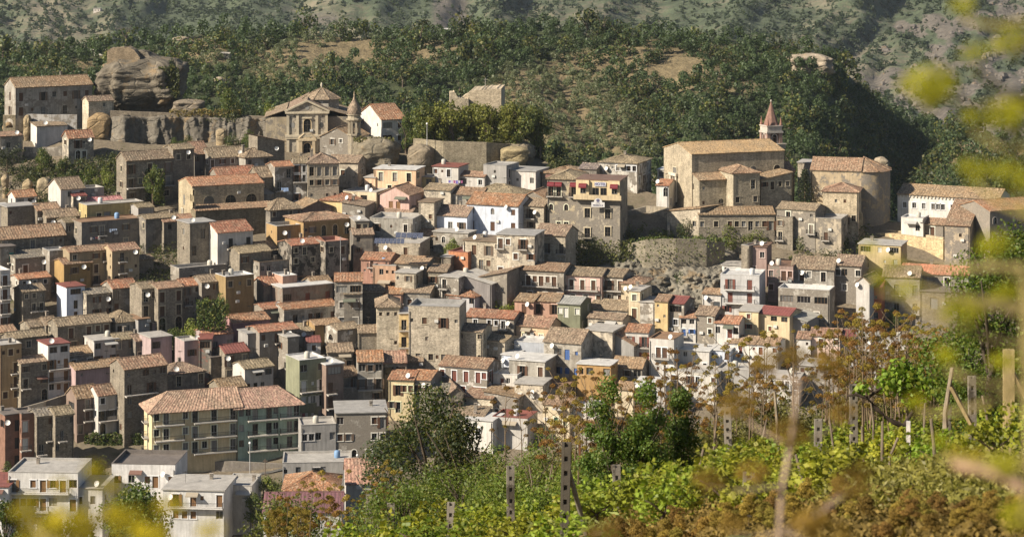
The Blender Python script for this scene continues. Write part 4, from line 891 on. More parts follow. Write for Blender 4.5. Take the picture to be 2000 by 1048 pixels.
-40 16 941 950 1060|fr|wh|-3|..|D=10;wallcol=(.66,.65,.64)|white slab-sided house with a pinkish roof edge at the picture corner
150 200 945 953 1050|fc|wh|-4|w.v./....|D=9|lower wing of the white apartment house with a blue-grey terrace
218 342 903 913 1010|fd|wh|-4|w.v.wW.W/......|D=11;par=.7;S='o';dish=1;wallcol=(.58,.56,.54);balc=(.6,.58,.55)|white apartment house with a blackened roof parapet
318 437 948 957 1055|fc|wh|-5|.B.B..B/.w.w..v/......|D=11;S='o';dish=1;chim=1;wallcol=(.58,.57,.55);balc=(.6,.58,.55);Rr='./././'|white apartment house with orange-brown shutters and a cluttered flat roof
437 492 946 954 1040|fc|lg|-5|.../.../...|D=9;par=.6;dY=4|grey-white wing with a walled roof terrace beside the orange shutters
552 686 898 906 965|fc|cn|4|..g...g...g/.......|D=9;dish=0;chim=0;S='k'|long concrete warehouse with three slit windows
553 661 922 957 1000|ht|lg|2|..w...w|D=11;dY=-16;chim=0;dish=0|bungalow with a bright orange hipped roof among the bushes
514 668 962 1000 1030|gu|wh|2|..W..d..|D=12;dY=-22;chim=0;dish=0|bungalow with a wide dull purple roof
705 762 494 507 552|gt|sa|-4|.b.s/.w../....|D=8;L='./.';chim=0;wallcol=(.40,.22,.16)|reddish brown house with an orange roof and a bare stone side
728 773 512 520 568|fc|pe|-4|..s./...w|D=7;par=.2;chim=0;wallcol=(.50,.31,.20)|blank peach coloured block with an outside stair shadow
772 833 504 515 572|gm|gy|-4|.Ww./....|D=9;L='././.';chim=0|dark grey house with twin brown roofs behind a ruined forecourt
772 812 528 533 580|fc|st|-4|..w./....|D=5;dY=-4;chim=0|low roofless stone forecourt wall with a parapet
783 840 560 571 612|go|gy|-2|....v|D=8;chim=0;dish=0|grey house with mottled roof and a blue awning
748 786 563 573 612|gt|sa|-2|.v.|D=7;L='.';chim=0|small salmon house with an orange strip roof and white beam
706 750 560 568 612|go|ds|2|.../...|D=7;chim=0|low ruined stone house with half a tile roof
862 880 497 502 560|fc|ds|-4|./.|D=6|dark stone stub wall beside the fig tree
876 914 486 494 552|fr|br|-20|s/../s.|D=8;par=.3;wallcol=(.5,.2,.09);chim=0;dish=0|tall unfinished house of bare red brick with a glazed top
858 896 534 541 612|fc|ow|-16|b./b./W.|D=8;chim=0|white house with corner balconies below the bare brick tower
900 960 538 552 612|lc|cn|-16|.../...|D=8;chim=0;wallcol=(.22,.2,.19)|dark rendered house wall falling away to the blue pipe
921 990 532 546 608|ro|gy|-14|.b../..s.|D=9;rise=2.0;chim=0;wallcol=(.36,.32,.25)|grey house with a slanting gable and one iron balcony
874 927 560 578 618|ht|lg|-12|.W.v/....|D=9;chim=0;wallcol=(.48,.47,.47)|little pale house with a bright orange hipped roof and balcony
836 872 520 530 590|go|ds|-4|w./..|D=8;chim=0|dark crumbling stone house beside an alley
800 850 540 548 585|fo|ds|-4|..../....|D=6;dY=3;chim=0|dark stone house deep in an alley below the palazzo
672 705 566 574 640|go|dg|6|./../..|D=7;chim=0|tall dark blank house beside the grey corner house
700 738 640 650 705|go|ds|6|../..|D=8;chim=0|shaded stone house with a broken roof beside the pale tower
270 300 398 405 450|go|cn|20|./.|D=7;chim=0;dish=0|plain dark block with a big white dish
285 345 418 426 480|go|dg|20|.w/..|D=7;chim=0;dish=0|low shaded house at the head of a dark lane
236 300 500 508 550|go|ds|20|.../...|D=5;dY=4;chim=0|old shaded wall house beside the tan end house
690 730 450 458 520|go|dg|10|w./w./..|D=8;chim=0|dark gap house between the ochre and solar palazzos
468 530 480 492 545|go|ds|20|w../...|D=8;chim=0|shaded stone house under the tall pale grey house
676 740 896 943 975|gp|lg|6|...|D=11;dY=-10;chim=0;dish=0|steep mauve-tiled house partly hidden by the large tree
'''
for ln in T.strip().split('\n'):
    a, roof, wall, ang, ops, opt, label = ln.split('|')
    x0, x1, yr, ye, yb = map(float, a.split())
    kw = eval('dict(%s)' % opt.replace(';', ','))
    if roof[0] == 'f' and 'par' not in kw: kw['par'] = random.choice([0, 0, .35])
    ang = float(ang)
    if ang >= 12 and x1 < 720: ang = 30+(ang-18)*.4+random.uniform(-1, 3)
    elif ang < 0 and x0 > 620 and yb < 900: ang += -9+random.uniform(-5, 3)
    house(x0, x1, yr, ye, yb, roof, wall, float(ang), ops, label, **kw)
# the two-part apartment block at the foot of the town
ap = house(297, 465, 762, 795, 905, 'jp', 'oc', 20, 'wW.wW.W.W/wW.wW.W.W/wW.wW.W.W', 'cream yellow three-storey apartment block with tidy pinkish hipped roof', D=8, S='p', u=1, chim=0, dish=0, ov=.9, trim=0, wallcol=(.66, .53, .30), roofcol=(.33, .205, .155), sh=3.1, name='apartment_building', cat='building', L='B/B/B')
aq = house(465, 586, 756, 788, 885, 'kp', 'sg', 20, 'w.W.Ww.WW/w.W.Ww.WW/w.W.Ww.W.', 'sage green three-storey apartment block joined to the cream yellow one', D=7.5, S='p', u=0, chim=0, dish=0, ov=.9, trim=0, wallcol=(.34, .44, .34), roofcol=(.33, .205, .155), sh=3.1, name='apartment_building', cat='building')
for root, xs in ((ap, [(-.47, -.13), (-.02, .48)]), (aq, [(-.35, .13), (.17, .5)])):
    W, H = root['W'], root['H']
    for fl in range(3):
        for a, b_ in xs:
            bm, rm = balcony_mesh(round((b_-a)*W, 1), 1.2); z = H-3.1*(fl+1)+.1
            bo = link('balcony', bm, root, ((a+b_)/2*W, -.004, z), color=(.5, .47, .42)); link('railing', rm, bo)
# ------------------------------------------------------------------ rocks, walls, monuments
def hillY(px, py):
    pc = lerp_list(crest, px); return hill_pt(px, max(0, (py-pc)/(500-pc)))[2]
def rock(name, px0, px1, pt, pb, Y, dep, label, col=(.30, .25, .18), seed=1, amp=1., cat='rock', flat=.55, n=(40, 26), top=None, prof=None):
    """a boulder or crag as a closed, displaced block standing at distance Y"""
    x0, x1 = (px0-1000)/F*Y, (px1-1000)/F*Y; zt, zb = zof(pt, Y), zof(pb, Y)
    cx, w, h = (x0+x1)/2, (x1-x0)/2, zt-zb; v, f = [], []; nu, nv = n
    for j in range(nv+1):
        t = j/nv; zz = h*t
        for i in range(nu):
            a = 2*math.pi*i/nu; ca, sa = math.cos(a), math.sin(a)
            k = (abs(ca)**flat)*(1 if ca > 0 else -1), (abs(sa)**flat)*(1 if sa > 0 else -1)
            rt = (1-max(0, (t-.72)/.28)**2.6*.8)*(1-.10*max(0, .2-t)/.2)
            x, y = k[0]*w*rt, k[1]*dep/2*rt+dep/2
            if prof:
                py = pb+(pt-pb)*t; l_, r_ = lerp_list([(-p[0], p[1]) for p in prof], -py), lerp_list([(-p[0], p[2]) for p in prof], -py)
                mid = (l_+r_)/2; x = (mid-(px0+px1)/2)/F*Y+k[0]*(r_-l_)/2/F*Y; y = k[1]*dep/2*(r_-l_)/(px1-px0)+dep/2
            d = amp*(1.5*fbm(x*.12+seed*9, y*.12, zz*.12)+.8*fbm(x*.3, y*.3+seed*5, zz*.4)+.4*fbm(x*.8, y*.8, zz*.8+seed))
            lay = amp*.1*(mnoise.noise((x*.05, y*.05, zz*.55+seed))+.6*mnoise.noise((x*.12, y*.12, zz*1.4+seed)))
            d += amp*1.5*(abs(mnoise.noise((x*.16+seed, y*.16, zz*.05)))-.35)
            x += ca*(d+lay*.8); y += sa*(d+lay); z = zz
            if top and t > .9: z *= 1+top*fbm(x*.25, y*.25, seed)
            v.append((x, y, z-(2.5 if j == 0 else 0)))
    for j in range(nv):
        for i in range(nu): f.append((j*nu+i, j*nu+(i+1) % nu, (j+1)*nu+(i+1) % nu, (j+1)*nu+i))
    v.append((0, dep/2, h)); f += [(nv*nu+i, nv*nu+(i+1) % nu, len(v)-1) for i in range(nu)]
    me = bpy.data.meshes.new(name); me.from_pydata(v, [], f); me.materials.append(MAT['rock']); me.polygons.foreach_set('use_smooth', [True]*len(f)); me.update()
    o = link(name, me, None, (cx, Y, zb), color=col); return tag(o, label, cat)
rock('great_rock', 187, 346, 104, 215, 622, 24, 'huge weathered sandstone crag towering over the town', (.16, .138, .105), 3, 1.3, n=(120, 70), flat=.45, prof=[(218, 205, 322), (205, 196, 338), (190, 186, 347), (150, 186, 352), (135, 192, 350), (124, 208, 330), (116, 222, 296), (106, 234, 276), (100, 240, 262)])
rock('boulder', 169, 213, 222, 277, 612, 7, 'big rounded orange-brown boulder under the stone annex', (.28, .2, .11), 5, .5)
rock('boulder', 420, 442, 252, 276, 606, 4, 'pale boulder capped with concrete on a roof edge', (.38, .3, .19), 11, .2)
rock('boulder', 5, 20, 240, 268, 612, 4, 'tawny boulder beside the ruined arch', (.36, .25, .14), 12, .3)
rock('standing_rock', 42, 60, 226, 290, 609, 4, 'upright leaning rock pillar below the convent', (.36, .28, .17), 13, .35)
rock('rock_spur', 85, 130, 240, 290, 612, 6, 'dark rock hollow overgrown under the convent terrace', (.14, .12, .09), 14, .5)
rock('boulder', 335, 400, 196, 222, 618, 8, 'tumbled grey boulders behind the ruin terrace', (.24, .2, .15), 16, .7)
rock('leaning_boulder', 684, 775, 272, 345, 590, 10, 'large leaning brown boulder topped with grass beneath the basilica', (.21, .18, .13), 17, .8, flat=.7, n=(60, 36))
rock('boulder', 796, 846, 284, 332, 588, 8, 'smooth sloping boulder beside the white terrace house', (.25, .205, .145), 18, .4, flat=.7)
rock('cliff_face', 980, 1040, 278, 330, 596, 9, 'jagged dark rock below the castle trees', (.24, .2, .14), 19, .8)
rock('boulder', 975, 1030, 288, 322, 590, 5, 'yellowish grassy rock behind the tiled roof hut', (.32, .26, .15), 20, .5)
rock('boulder', 1712, 1738, 308, 338, 640, 6, 'pale pointed rock on the slope behind the apse church', (.34, .28, .2), 21, .5)
rock('rock_column', 40, 62, 350, 398, 577, 4, 'tan rock outcrop between cactus bushes', (.36, .28, .17), 22, .4)
rock('rock_column', 68, 96, 348, 388, 576, 5, 'pale knobbly rock beside the tall grey house', (.38, .31, .2), 23, .5)
rock('rock_column', 2, 14, 342, 378, 578, 3, 'thin tan rock pillar at the picture edge', (.38, .3, .19), 24, .3)
rock('rock_column', 232, 256, 350, 386, 574, 4, 'tan rock column next to the ivy covered house', (.36, .29, .19), 25, .4)
rock('hill_outcrop', 1545, 1622, 106, 150, hillY(1585, 150), 14, 'flat-topped bare rock outcrop on the end of the wooded hill', (.34, .285, .215), 26, 1.6, flat=.4)
rock('hill_outcrop', 416, 438, 152, 175, hillY(427, 175), 8, 'pale boulder standing out of the wooded hillside', (.36, .3, .22), 27, .8)
rock('hill_outcrop', 335, 365, 72, 88, hillY(350, 88), 8, 'pale bare boulder on the hill crest', (.36, .3, .22), 28, .9)
# the long rock face under the ruin terrace
def face_fn(u, v):
    px = 205+345*u; top = 224+4*u; py = top+(318-top)*v; bul = fbm(px*.018, py*.004, 31)*3.2+abs(mnoise.noise((px*.035, py*.006, 4)))*-1.8+fbm(px*.12, py*.05, 8)*.55+fbm(px*.35, py*.3, 2)*.22
    Y = 613.5-bul-3.0*v-(2.2 if 268 > px > 216 else 0)*math.sin(math.pi*min(1, max(0, (px-216)/52)))
    if v < .03: Y += 2.5
    x, Y, z = P(px, py, Y); return (x, Y, z, 0, .5, 0)
o = link('cliff_wall', sheet('cliff_wall', 150, 44, face_fn, 'rock'), color=(.155, .138, .112)); tag(o, 'long streaked rock face carrying the ruin terrace', 'cliff')
# cliff below the garden wall
def cliff_fn(u, v):
    px = 1098+375*u; wall = max(0, min(1, (px-1215)/60))*max(0, min(1, (1430-px)/30))
    top = lerp_list([(1098, 484), (1180, 486), (1230, 468), (1300, 466), (1410, 470), (1440, 492), (1480, 520)], px); bot = 600
    py = top+(bot-top)*v; Y = 556-26*v**.8
    k = max(0, min(1, (py-505)/30)) if wall > .5 else 1
    d = 1.8*fbm(px*.03, py*.04, 3)+1.3*fbm(px*.09+3, py*.11, 9)*k+.5*fbm(px*.3, py*.3, 1)*k
    d += k*1.6*abs(math.sin((px*.7-py)*.035+2*fbm(px*.01, py*.012, 6)))*(1 if px > 1330 else .35)
    Y -= d; x, Y, z = P(px, py, Y); return (x, Y, z, 0, .5, 0)
me = sheet('rock_cliff', 150, 70, cliff_fn, 'rock'); o = link('rock_cliff', me, color=(.20, .182, .145)); tag(o, 'broken grey cliff with tufts of shrub under the hotel garden', 'cliff')
def wall_strip(name, pts, h, label, matn='stone', col=(.3, .25, .17), th=.6, cat='wall', below=3, crenel=0):
    """pts: (px, py of the top, Y); a wall following those points"""
    P3 = [Vector(P(*p)) for p in pts]; b = MB()
    for a, c in zip(P3, P3[1:]):
        d = (c-a); nrm = Vector((-d.y, d.x, 0)).normalized()*th
        lo = Vector((0, 0, -h-below))
        q = [a, c, c+nrm, a+nrm]
        b.poly([a+lo, c+lo, c, a]); b.poly([q[0], q[1], q[2], q[3]]); b.poly([q[2]+lo, q[3]+lo, q[3], q[2]]); b.poly([a+nrm+lo, a+lo, a, a+nrm]); b.poly([c+lo, c+nrm+lo, c+nrm, c])
    o0 = P3[0]; b.v = [(x-o0.x, y-o0.y, z-o0.z) for x, y, z in b.v]
    o = link(name, b.mesh(name, [matn]), None, tuple(o0), color=col); return tag(o, label, cat)
wall_strip('retaining_wall', [(30, 222, 613), (95, 224, 612), (150, 224, 612)], 4, 'flaking whitewashed terrace wall below the convent', 'old_plaster', (.45, .43, .4))
wall_strip('retaining_wall', [(215, 216, 614), (322, 220, 615), (470, 225, 616), (536, 228, 616)], 3, 'long dark ruin terrace wall with a grassy top', 'stone', (.24, .2, .15))
wall_strip('garden_wall', [(46, 287, 602), (108, 288, 601), (134, 280, 601)], 3, 'pale garden wall between the palm and the cream house', 'old_plaster', (.42, .38, .32))
wall_strip('retaining_wall', [(807, 270, 596), (865, 276, 592), (950, 278, 592), (1010, 283, 598)], 5, 'curved rubble retaining wall under the row of trees', 'stone', (.28, .24, .17))
wall_strip('garden_wall', [(1226, 476, 547), (1260, 468, 544), (1320, 466, 542.5), (1380, 468, 543.5), (1416, 474, 547)], 5.8, 'high curved rubble garden wall above the cliff', 'stone', (.25, .22, .165))
wall_strip('rampart', [(1686, 455, 562), (1745, 456, 558), (1842, 470, 548)], 11, 'sunlit rubble rampart wall pierced by small square holes', 'stone', (.5, .39, .23), th=1.2)
wall_strip('parapet_wall', [(1728, 449, 562), (1770, 452, 560), (1842, 464, 552)], 3, 'low coped wall standing on top of the rampart', 'stone', (.5, .4, .26))
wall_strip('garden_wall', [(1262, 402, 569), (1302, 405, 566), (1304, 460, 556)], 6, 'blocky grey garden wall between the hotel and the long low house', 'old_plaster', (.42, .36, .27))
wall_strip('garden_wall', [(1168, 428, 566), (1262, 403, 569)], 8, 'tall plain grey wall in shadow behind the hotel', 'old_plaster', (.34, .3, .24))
wall_strip('garden_wall', [(1895, 520, 545), (1955, 520, 543)], 6, 'grey roughcast wall beside the chapel tower', 'stone', (.4, .37, .33))
wall_strip('retaining_wall', [(430, 874, 473), (598, 873, 474)], 4, 'smooth concrete retaining wall below the green apartment block', 'cn' if 0 else 'plaster', (.27, .25, .235))
wall_strip('retaining_wall', [(372, 902, 468), (440, 900, 467), (560, 906, 467)], 6, 'stained stone retaining wall beside the sloping ramp', 'old_plaster', (.28, .25, .22))
wall_strip('ramp_wall', [(28, 800, 487), (90, 783, 489), (148, 764, 492)], 4, 'sloping street wall climbing beneath the white modern house', 'old_plaster', (.22, .18, .14))
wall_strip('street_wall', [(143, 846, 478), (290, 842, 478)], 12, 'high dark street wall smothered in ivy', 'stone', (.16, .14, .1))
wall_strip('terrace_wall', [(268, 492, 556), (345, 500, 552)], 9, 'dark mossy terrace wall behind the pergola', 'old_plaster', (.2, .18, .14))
def road(name, pts, w):
    b = MB(); Q = [Vector(P(*p)) for p in pts]
    for a, c in zip(Q, Q[1:]): b.poly([a, c, c+Vector((0, w, .3)), a+Vector((0, w, .3))])
    o = link(name, b.mesh(name, ['asphalt'])); o['kind'] = 'structure'
road('street', [(140, 843, 478.7), (292, 840, 478.7)], 7)
road('ramp_road', [(425, 936, 463), (500, 928, 464), (560, 916, 465.5)], 4)
road('hill_lane', [(150, 312, 604), (250, 316, 602)], 4)
# wall end: ruined arch
b = MB(); wall_face(b, lambda u, d, z: (u, d, z), 3.2, -2, 3.2, [['A', 0, 0, 1.9, 2.5]], None); wall_face(b, lambda u, d, z: (-u, .8-d, z), 3.2, -2, 3.2, [['A', 0, 0, 1.9, 2.5]]); b.box(-1.6, 1.6, .0, .8, 3.2, 3.4); b.box(-1.6, -1.2, .01, .79, -2, 3.19); b.box(1.2, 1.6, .01, .79, -2, 3.19)
tag(link('ruined_arch', b.mesh('ruined_arch', ['stone', 'shade']), None, P(18, 250, 611), R(10), color=(.36, .3, .2)), 'free-standing ruined stone arch open to the hillside', 'arch')
# ruin on top of the great rock and ruined castle keep
def ruin(name, px0, px1, tops, pb, Y, dep, label, col, a=0):
    W = (px1-px0)/F*Y; zb = zof(pb, Y); b = MB(); n = 26; H = [zof(lerp_list(tops, px0+(px1-px0)*i/n), Y)-zb for i in range(n+1)]
    H = [h+.35*fbm(i*.9, 0, px0) for i, h in enumerate(H)]; xs = [-W/2+W*i/n for i in range(n+1)]
    for i in range(n):
        for y, s in ((0, 1), (dep, 1)): b.poly([(xs[i], y, -2), (xs[i+1], y, -2), (xs[i+1], y, H[i+1]), (xs[i], y, H[i])])
        b.poly([(xs[i], 0, H[i]), (xs[i+1], 0, H[i+1]), (xs[i+1], dep, H[i+1]), (xs[i], dep, H[i])])
    for k, x in ((0, -W/2), (n, W/2)): b.poly([(x, 0, -2), (x, dep, -2), (x, dep, H[k]), (x, 0, H[k])])
    o = link(name, b.mesh(name, ['stone']), None, ((((px0+px1)/2)-1000)/F*Y, Y, zb), R(a), color=col); return tag(o, label, 'ruin')
ruin('castle_ruin', 209, 273, [(209, 100), (216, 95), (250, 92), (262, 98), (273, 112)], 122, 628, 5, 'crumbling tower ruin perched on top of the huge crag', (.27, .21, .14))
ruin('castle_keep', 900, 979, [(900, 192), (908, 188), (920, 177), (979, 173)], 214, 632, 14, 'roofless rubble castle keep above the row of trees', (.46, .38, .27), -4)
ruin('castle_wall', 879, 915, [(879, 180), (888, 179), (894, 190), (915, 194)], 214, 630, 4, 'low broken sunlit wall beside the castle keep', (.5, .42, .3), 4)
def extra(root, name, mb, mats, color=None, parent=None, smooth=False, loc=(0, 0, 0)):
    return link(name, mb.mesh(name, mats, smooth), parent or root, loc, color=color)
def put(root, t, face, u, z, w, h, kind='pane', col=(.1, .08, .06), sur=None, name='window'):
    W, d = root['W'], root['dd']
    loc, rz = {'F': ((u, -.27, z), 0), 'L': ((-W/2-.27, d/2-u, z), -math.pi/2), 'R': ((W/2+.27, d/2+u, z), math.pi/2)}[face]
    wo = link(name, window_mesh(t, w, h, kind), root, loc, rz, color=col)
    if sur: link('surround', surround_mesh(t, w, h), wo, (0, .12, 0), color=sur)
    return wo
TAN = (.60, .46, .27)
# ---- basilica: two-storey baroque facade, transept, octagonal lantern, belfry
Yb = 606; s = Yb/F
ba = house(560, 640, 198, 218, 300, 'po', 'be', 4, '...', 'baroque basilica with pilastered stone front, octagonal lantern and tiled transept', D=26, name='basilica', cat='church', chim=0, dish=0, dY=6, below=8, L='......', wallcol=(.52, .45, .34), ov=.3)
W, H = ba['W'], ba['H']
p = MB()
for x in (-.47, -.235, .235, .47): p.box(x*W-.35, x*W+.35, -.3, -.004, -6, H-.5)
p.box(-W/2-.4, W/2+.4, -.6, -.01, H*.40, H*.40+.55); p.box(-W/2-.3, W/2+.3, -.5, -.012, H*.40-.5, H*.40-.02); p.box(-W/2-.4, W/2+.4, -.6, -.013, H-.5, H)
rr_ = zof(198, Yb)-zof(218, Yb)
for s_ in (-1, 1): p.tube([(s_*(W/2+.5), -.3, H+.1), (0, -.3, H+rr_+.2)], .32, 4)
p.box(-1.25, 1.25, -.45, -.02, H*.40+2.9+1.9, H*.40+2.9+2.3)
extra(ba, 'pilaster', p, ['plaster'], (.53, .46, .34))
put(ba, 'a', 'F', 0, H*.40+1.3, 1.9, 3.4, sur=TAN); put(ba, 'o', 'F', -.35*W, H*.40+2.3, .95, 1.5); put(ba, 'o', 'F', .35*W, H*.40+2.3, .95, 1.5); put(ba, 'o', 'F', 0, H+.5, 1.1, 1.1)
put(ba, 'a', 'F', 0, -.6, 2.0, 3.4, sur=TAN, name='portal')
q = MB(); q.box(-2.1, -1.3, -.8, -.014, -2, 3.4); q.box(1.3, 2.1, -.8, -.014, -2, 3.4); q.box(-2.4, 2.4, -.9, -.016, 3.4, 4.0); q.box(-.7, .7, -.6, -.018, 4.0, 5.3); q.tube([(-2.2, -.5, 4.1), (-1.2, -.5, 5.0), (-.7, -.5, 5.4)], .25, 5); q.tube([(2.2, -.5, 4.1), (1.2, -.5, 5.0), (.7, -.5, 5.4)], .25, 5)
extra(ba, 'portal_surround', q, ['plaster'], (.52, .42, .28))
def oct_(root, r, z0, z1, y, nm, col, n=8, mt='old_plaster'):
    b = MB(); b.lathe([(r, z0), (r, z1)], n, (LX, y, 0), math.pi/8, math.pi/8+2*math.pi); return extra(root, nm, b, [mt], col)
YL = ba.location.y+13; ze = zof(192, YL)-ba.location.z; za = zof(171, YL)-ba.location.z; LX = 3.6
oct_(ba, 5.0, H-2, ze+.1, 13, 'lantern', (.55, .5, .42))
b = MB(); b.lathe([(5.6, ze), (3.6, ze+(za-ze)*.42), (1.8, ze+(za-ze)*.72), (.25, za-.1), (.02, za)], 8, (LX, 13, 0), math.pi/8, math.pi/8+2*math.pi)
for i in range(8):
    t = math.pi/8+i*math.pi/4; b.tube([(LX+5.6*math.cos(t), 13+5.6*math.sin(t), ze+.1), (LX+1.8*math.cos(t), 13+1.8*math.sin(t), ze+(za-ze)*.74), (LX, 13, za)], .13, 4)
lr = extra(ba, 'lantern_roof', b, ['roof_tile'], RC['o']); b = MB(); b.lathe([(.12, 0), (.3, .5), (.3, .9), (.08, 1.5)], 8, (LX, 13, za-.1)); extra(ba, 'finial', b, ['plaster'], (.5, .45, .35), lr)
for sx, ww in ((-1, 5.6), (1, 7)):        # side aisles
    b = MB(); x0, x1 = sorted((sx*W/2, sx*(W/2+ww))); hh = H-1.6
    b.box(x0+.01, x1, 2.0, 24, -8, hh); extra(ba, 'aisle', b, ['old_plaster'], (.45, .38, .27))
    b = MB()
    if sx < 0: tile_slope(b, (x0-.3, 24.2, hh-.1), (x0-.3, 1.8, hh-.1), (x1, 1.8, hh+1.9), (x1, 24.2, hh+1.9))
    else: tile_slope(b, (x1+.3, 1.8, hh-.1), (x1+.3, 24.2, hh-.1), (x0, 24.2, hh+1.9), (x0, 1.8, hh+1.9))
    extra(ba, 'aisle_roof', b, ['roof_tile'], RC['o'])
tr = house(692, 726, 206, 226, 284, 'po', 'lg', -18, '.c.', 'whitish gabled transept of the basilica with tall paired windows', D=16, chim=0, dish=0, dY=14, name='transept', cat='church', wallcol=(.55, .53, .49), below=8)
put(tr, 'a', 'F', -.9, 3.5, .8, 4.2); put(tr, 'a', 'F', .9, 3.5, .8, 4.2)
# belfry with bulb dome
Yc = 598; c0 = P(692, 274, Yc); be = tag(link('belfry', None, None, c0), 'small stone belfry with bulbous tiled dome in front of the basilica', 'belfry')
b = MB(); b.lathe([(1.75, -4), (1.75, 1.2), (2.0, 1.3), (2.0, 1.7), (1.6, 1.8)], 8, a0=math.pi/8, a1=math.pi/8+2*math.pi); extra(be, 'base', b, ['old_plaster'], (.36, .31, .23))
for i in range(8):
    t = math.pi/8+i*math.pi/4; b = MB(); b.box(-.28, .28, -.28, .28, 1.8, 5.0); extra(be, 'pier', b, ['plaster'], (.36, .31, .23), loc=(1.45*math.cos(t), 1.45*math.sin(t), 0))
b = MB(); b.lathe([(1.8, 5.0), (2.1, 5.3), (2.1, 5.6), (1.7, 5.7), (1.6, 6.5), (1.95, 6.6), (1.95, 6.8)], 12); extra(be, 'cornice', b, ['plaster'], (.36, .31, .23))
b = MB(); b.lathe([(1.7, 6.8), (1.85, 7.6), (1.6, 8.6), (.95, 9.7), (.45, 10.5), (.22, 11.3), (.15, 12.3), (.02, 12.8)], 14); extra(be, 'dome', b, ['roof_tile'], (.2, .15, .11), smooth=True)
b = MB(); b.lathe([(.55, 3.2), (.5, 3.5), (.3, 4.1), (.1, 4.3)], 10); extra(be, 'bell', b, ['iron'])
# ---- great church with long nave and spired belfry
ch = house(1352, 1532, 276, 298, 400, 'gm', 'st', 20, '......', 'great stone church with long tiled nave and plain gabled front lit by the sun', D=17, name='church', cat='church', chim=0, dish=0, below=8, ov=.3, trim=0, wallcol=(.36, .30, .205), roofcol=(.40, .26, .14), L='...')
W, H, d = ch['W'], ch['H'], ch['dd']
for u in (-.16, .16, .42): put(ch, 'a', 'F', u*W, H-6.2, 1.7, 2.8, sur=(.42, .36, .26))
put(ch, 'w', 'L', -1.5, H-9.2, 2.2, 5.0, sur=(.5, .44, .33)); wo = put(ch, 'd', 'L', -1.8, .2, 2.6, 6.2, 'shut', (.14, .12, .1), name='portal')
q = MB(); q.box(-1.9, -1.35, -.3, .1, 0, 6.4); q.box(1.35, 1.9, -.3, .1, 0, 6.4); q.box(-2.2, 2.2, -.5, .1, 6.4, 7.1); extra(ch, 'portal_surround', q, ['plaster'], (.55, .5, .4), wo)
sp0 = P(1506, 284, 588); sp = tag(link('bell_tower', None, None, sp0, R(20), scale=.75), 'church bell tower with red brick spire and white pinnacles', 'bell tower')
b = MB(); b.box(-3.4, 3.4, -3.4, 3.4, -16, -.8); extra(sp, 'shaft', b, ['stone'], (.33, .25, .18)); b = MB(); b.box(-3.7, 3.7, -3.7, 3.7, -.8, .6); b.box(-4, 4, -4, 4, .6, .9); extra(sp, 'gallery', b, ['plaster'], (.42, .38, .31))
b = MB(); b.box(-1.9, 1.9, -1.9, 1.9, .9, 4.6); extra(sp, 'core', b, ['stone'], (.2, .12, .09))
for k in range(4):
    t = k*math.pi/2+math.pi/4; b = MB(); b.box(-.62, .62, -.62, .62, .9, 4.4, R(0)); extra(sp, 'pier', b, ['brick'], (.36, .24, .19), loc=(2.25*math.sqrt(2)*math.cos(t), 2.25*math.sqrt(2)*math.sin(t), 0))
    a = k*math.pi/2; wo = link('window', window_mesh('a', 1.8, 2.9, 'pane'), sp, (2.16*math.cos(a-math.pi/2), 2.16*math.sin(a-math.pi/2), 1.1), a, color=(.3, .15, .1)); link('surround', surround_mesh('a', 1.8, 2.9), wo, (0, -.45, 0), color=(.62, .55, .5))
b = MB(); b.box(-3.1, 3.1, -3.1, 3.1, 4.4, 5.0); b.box(-2.75, 2.75, -2.75, 2.75, 5.0, 6.6); b.box(-3.0, 3.0, -3.0, 3.0, 6.6, 6.95); extra(sp, 'parapet', b, ['plaster'], (.45, .41, .36))
b = MB(); b.lathe([(2.6, 6.95), (1.3, 11), (.12, 14.9), (.02, 15)], 8, a0=math.pi/8, a1=math.pi/8+2*math.pi); so_ = extra(sp, 'spire', b, ['brick'], (.25, .145, .11))
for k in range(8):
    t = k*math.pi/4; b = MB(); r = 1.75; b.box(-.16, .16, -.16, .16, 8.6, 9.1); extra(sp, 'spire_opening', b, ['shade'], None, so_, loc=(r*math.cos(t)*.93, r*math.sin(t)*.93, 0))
for k in range(4):
    t = k*math.pi/2+math.pi/4; b = MB(); b.lathe([(.5, 6.95), (.5, 7.5), (.42, 7.6), (.05, 9.9)], 6); extra(sp, 'pinnacle', b, ['brick'], (.30, .16, .12), loc=(2.45*math.sqrt(2)*math.cos(t), 2.45*math.sqrt(2)*math.sin(t), 0))
b = MB(); b.lathe([(.3, 0), (.36, .3), (.3, .6), (.02, .75)], 8, (0, 0, 14.8)); extra(sp, 'finial', b, ['plaster'], (.4, .35, .3), so_)
an = house(1432, 1484, 323, 338, 412, 'hm', 'st', 18, '.W/w.w/...', 'tower-like stone sacristy with hipped roof against the great church', D=9, chim=0, dish=0, L='./././', dY=-6, wallcol=(.34, .29, .2), sh=4)
house(1366, 1434, 338, 351, 412, 'gm', 'st', 18, 's..s/s.a./....', 'low stone sacristy with a slanting roof beside the hipped tower', D=8, chim=0, dish=0, L='w/./w', dY=-4, wallcol=(.34, .29, .2), sh=3.6)
house(1486, 1546, 345, 350, 412, 'rm', 'st', 18, '.W.w/..../....', 'plain stone block between the hipped sacristy tower and the conifer', D=8, chim=0, dish=0, dY=-2, wallcol=(.30, .26, .185), rise=1.5)
house(1514, 1552, 317, 334, 400, 'gm', 'st', 16, 'W./ww', 'small tiled stone house rising behind the sacristy', D=8, chim=0, dish=0, L='./', dY=8, wallcol=(.36, .31, .22))
house(1558, 1582, 304, 318, 360, 'fc', 'st', -18, 's', 'square stone belvedere block behind the apse church', D=7, chim=0, dish=0, dY=14, Rr='.')
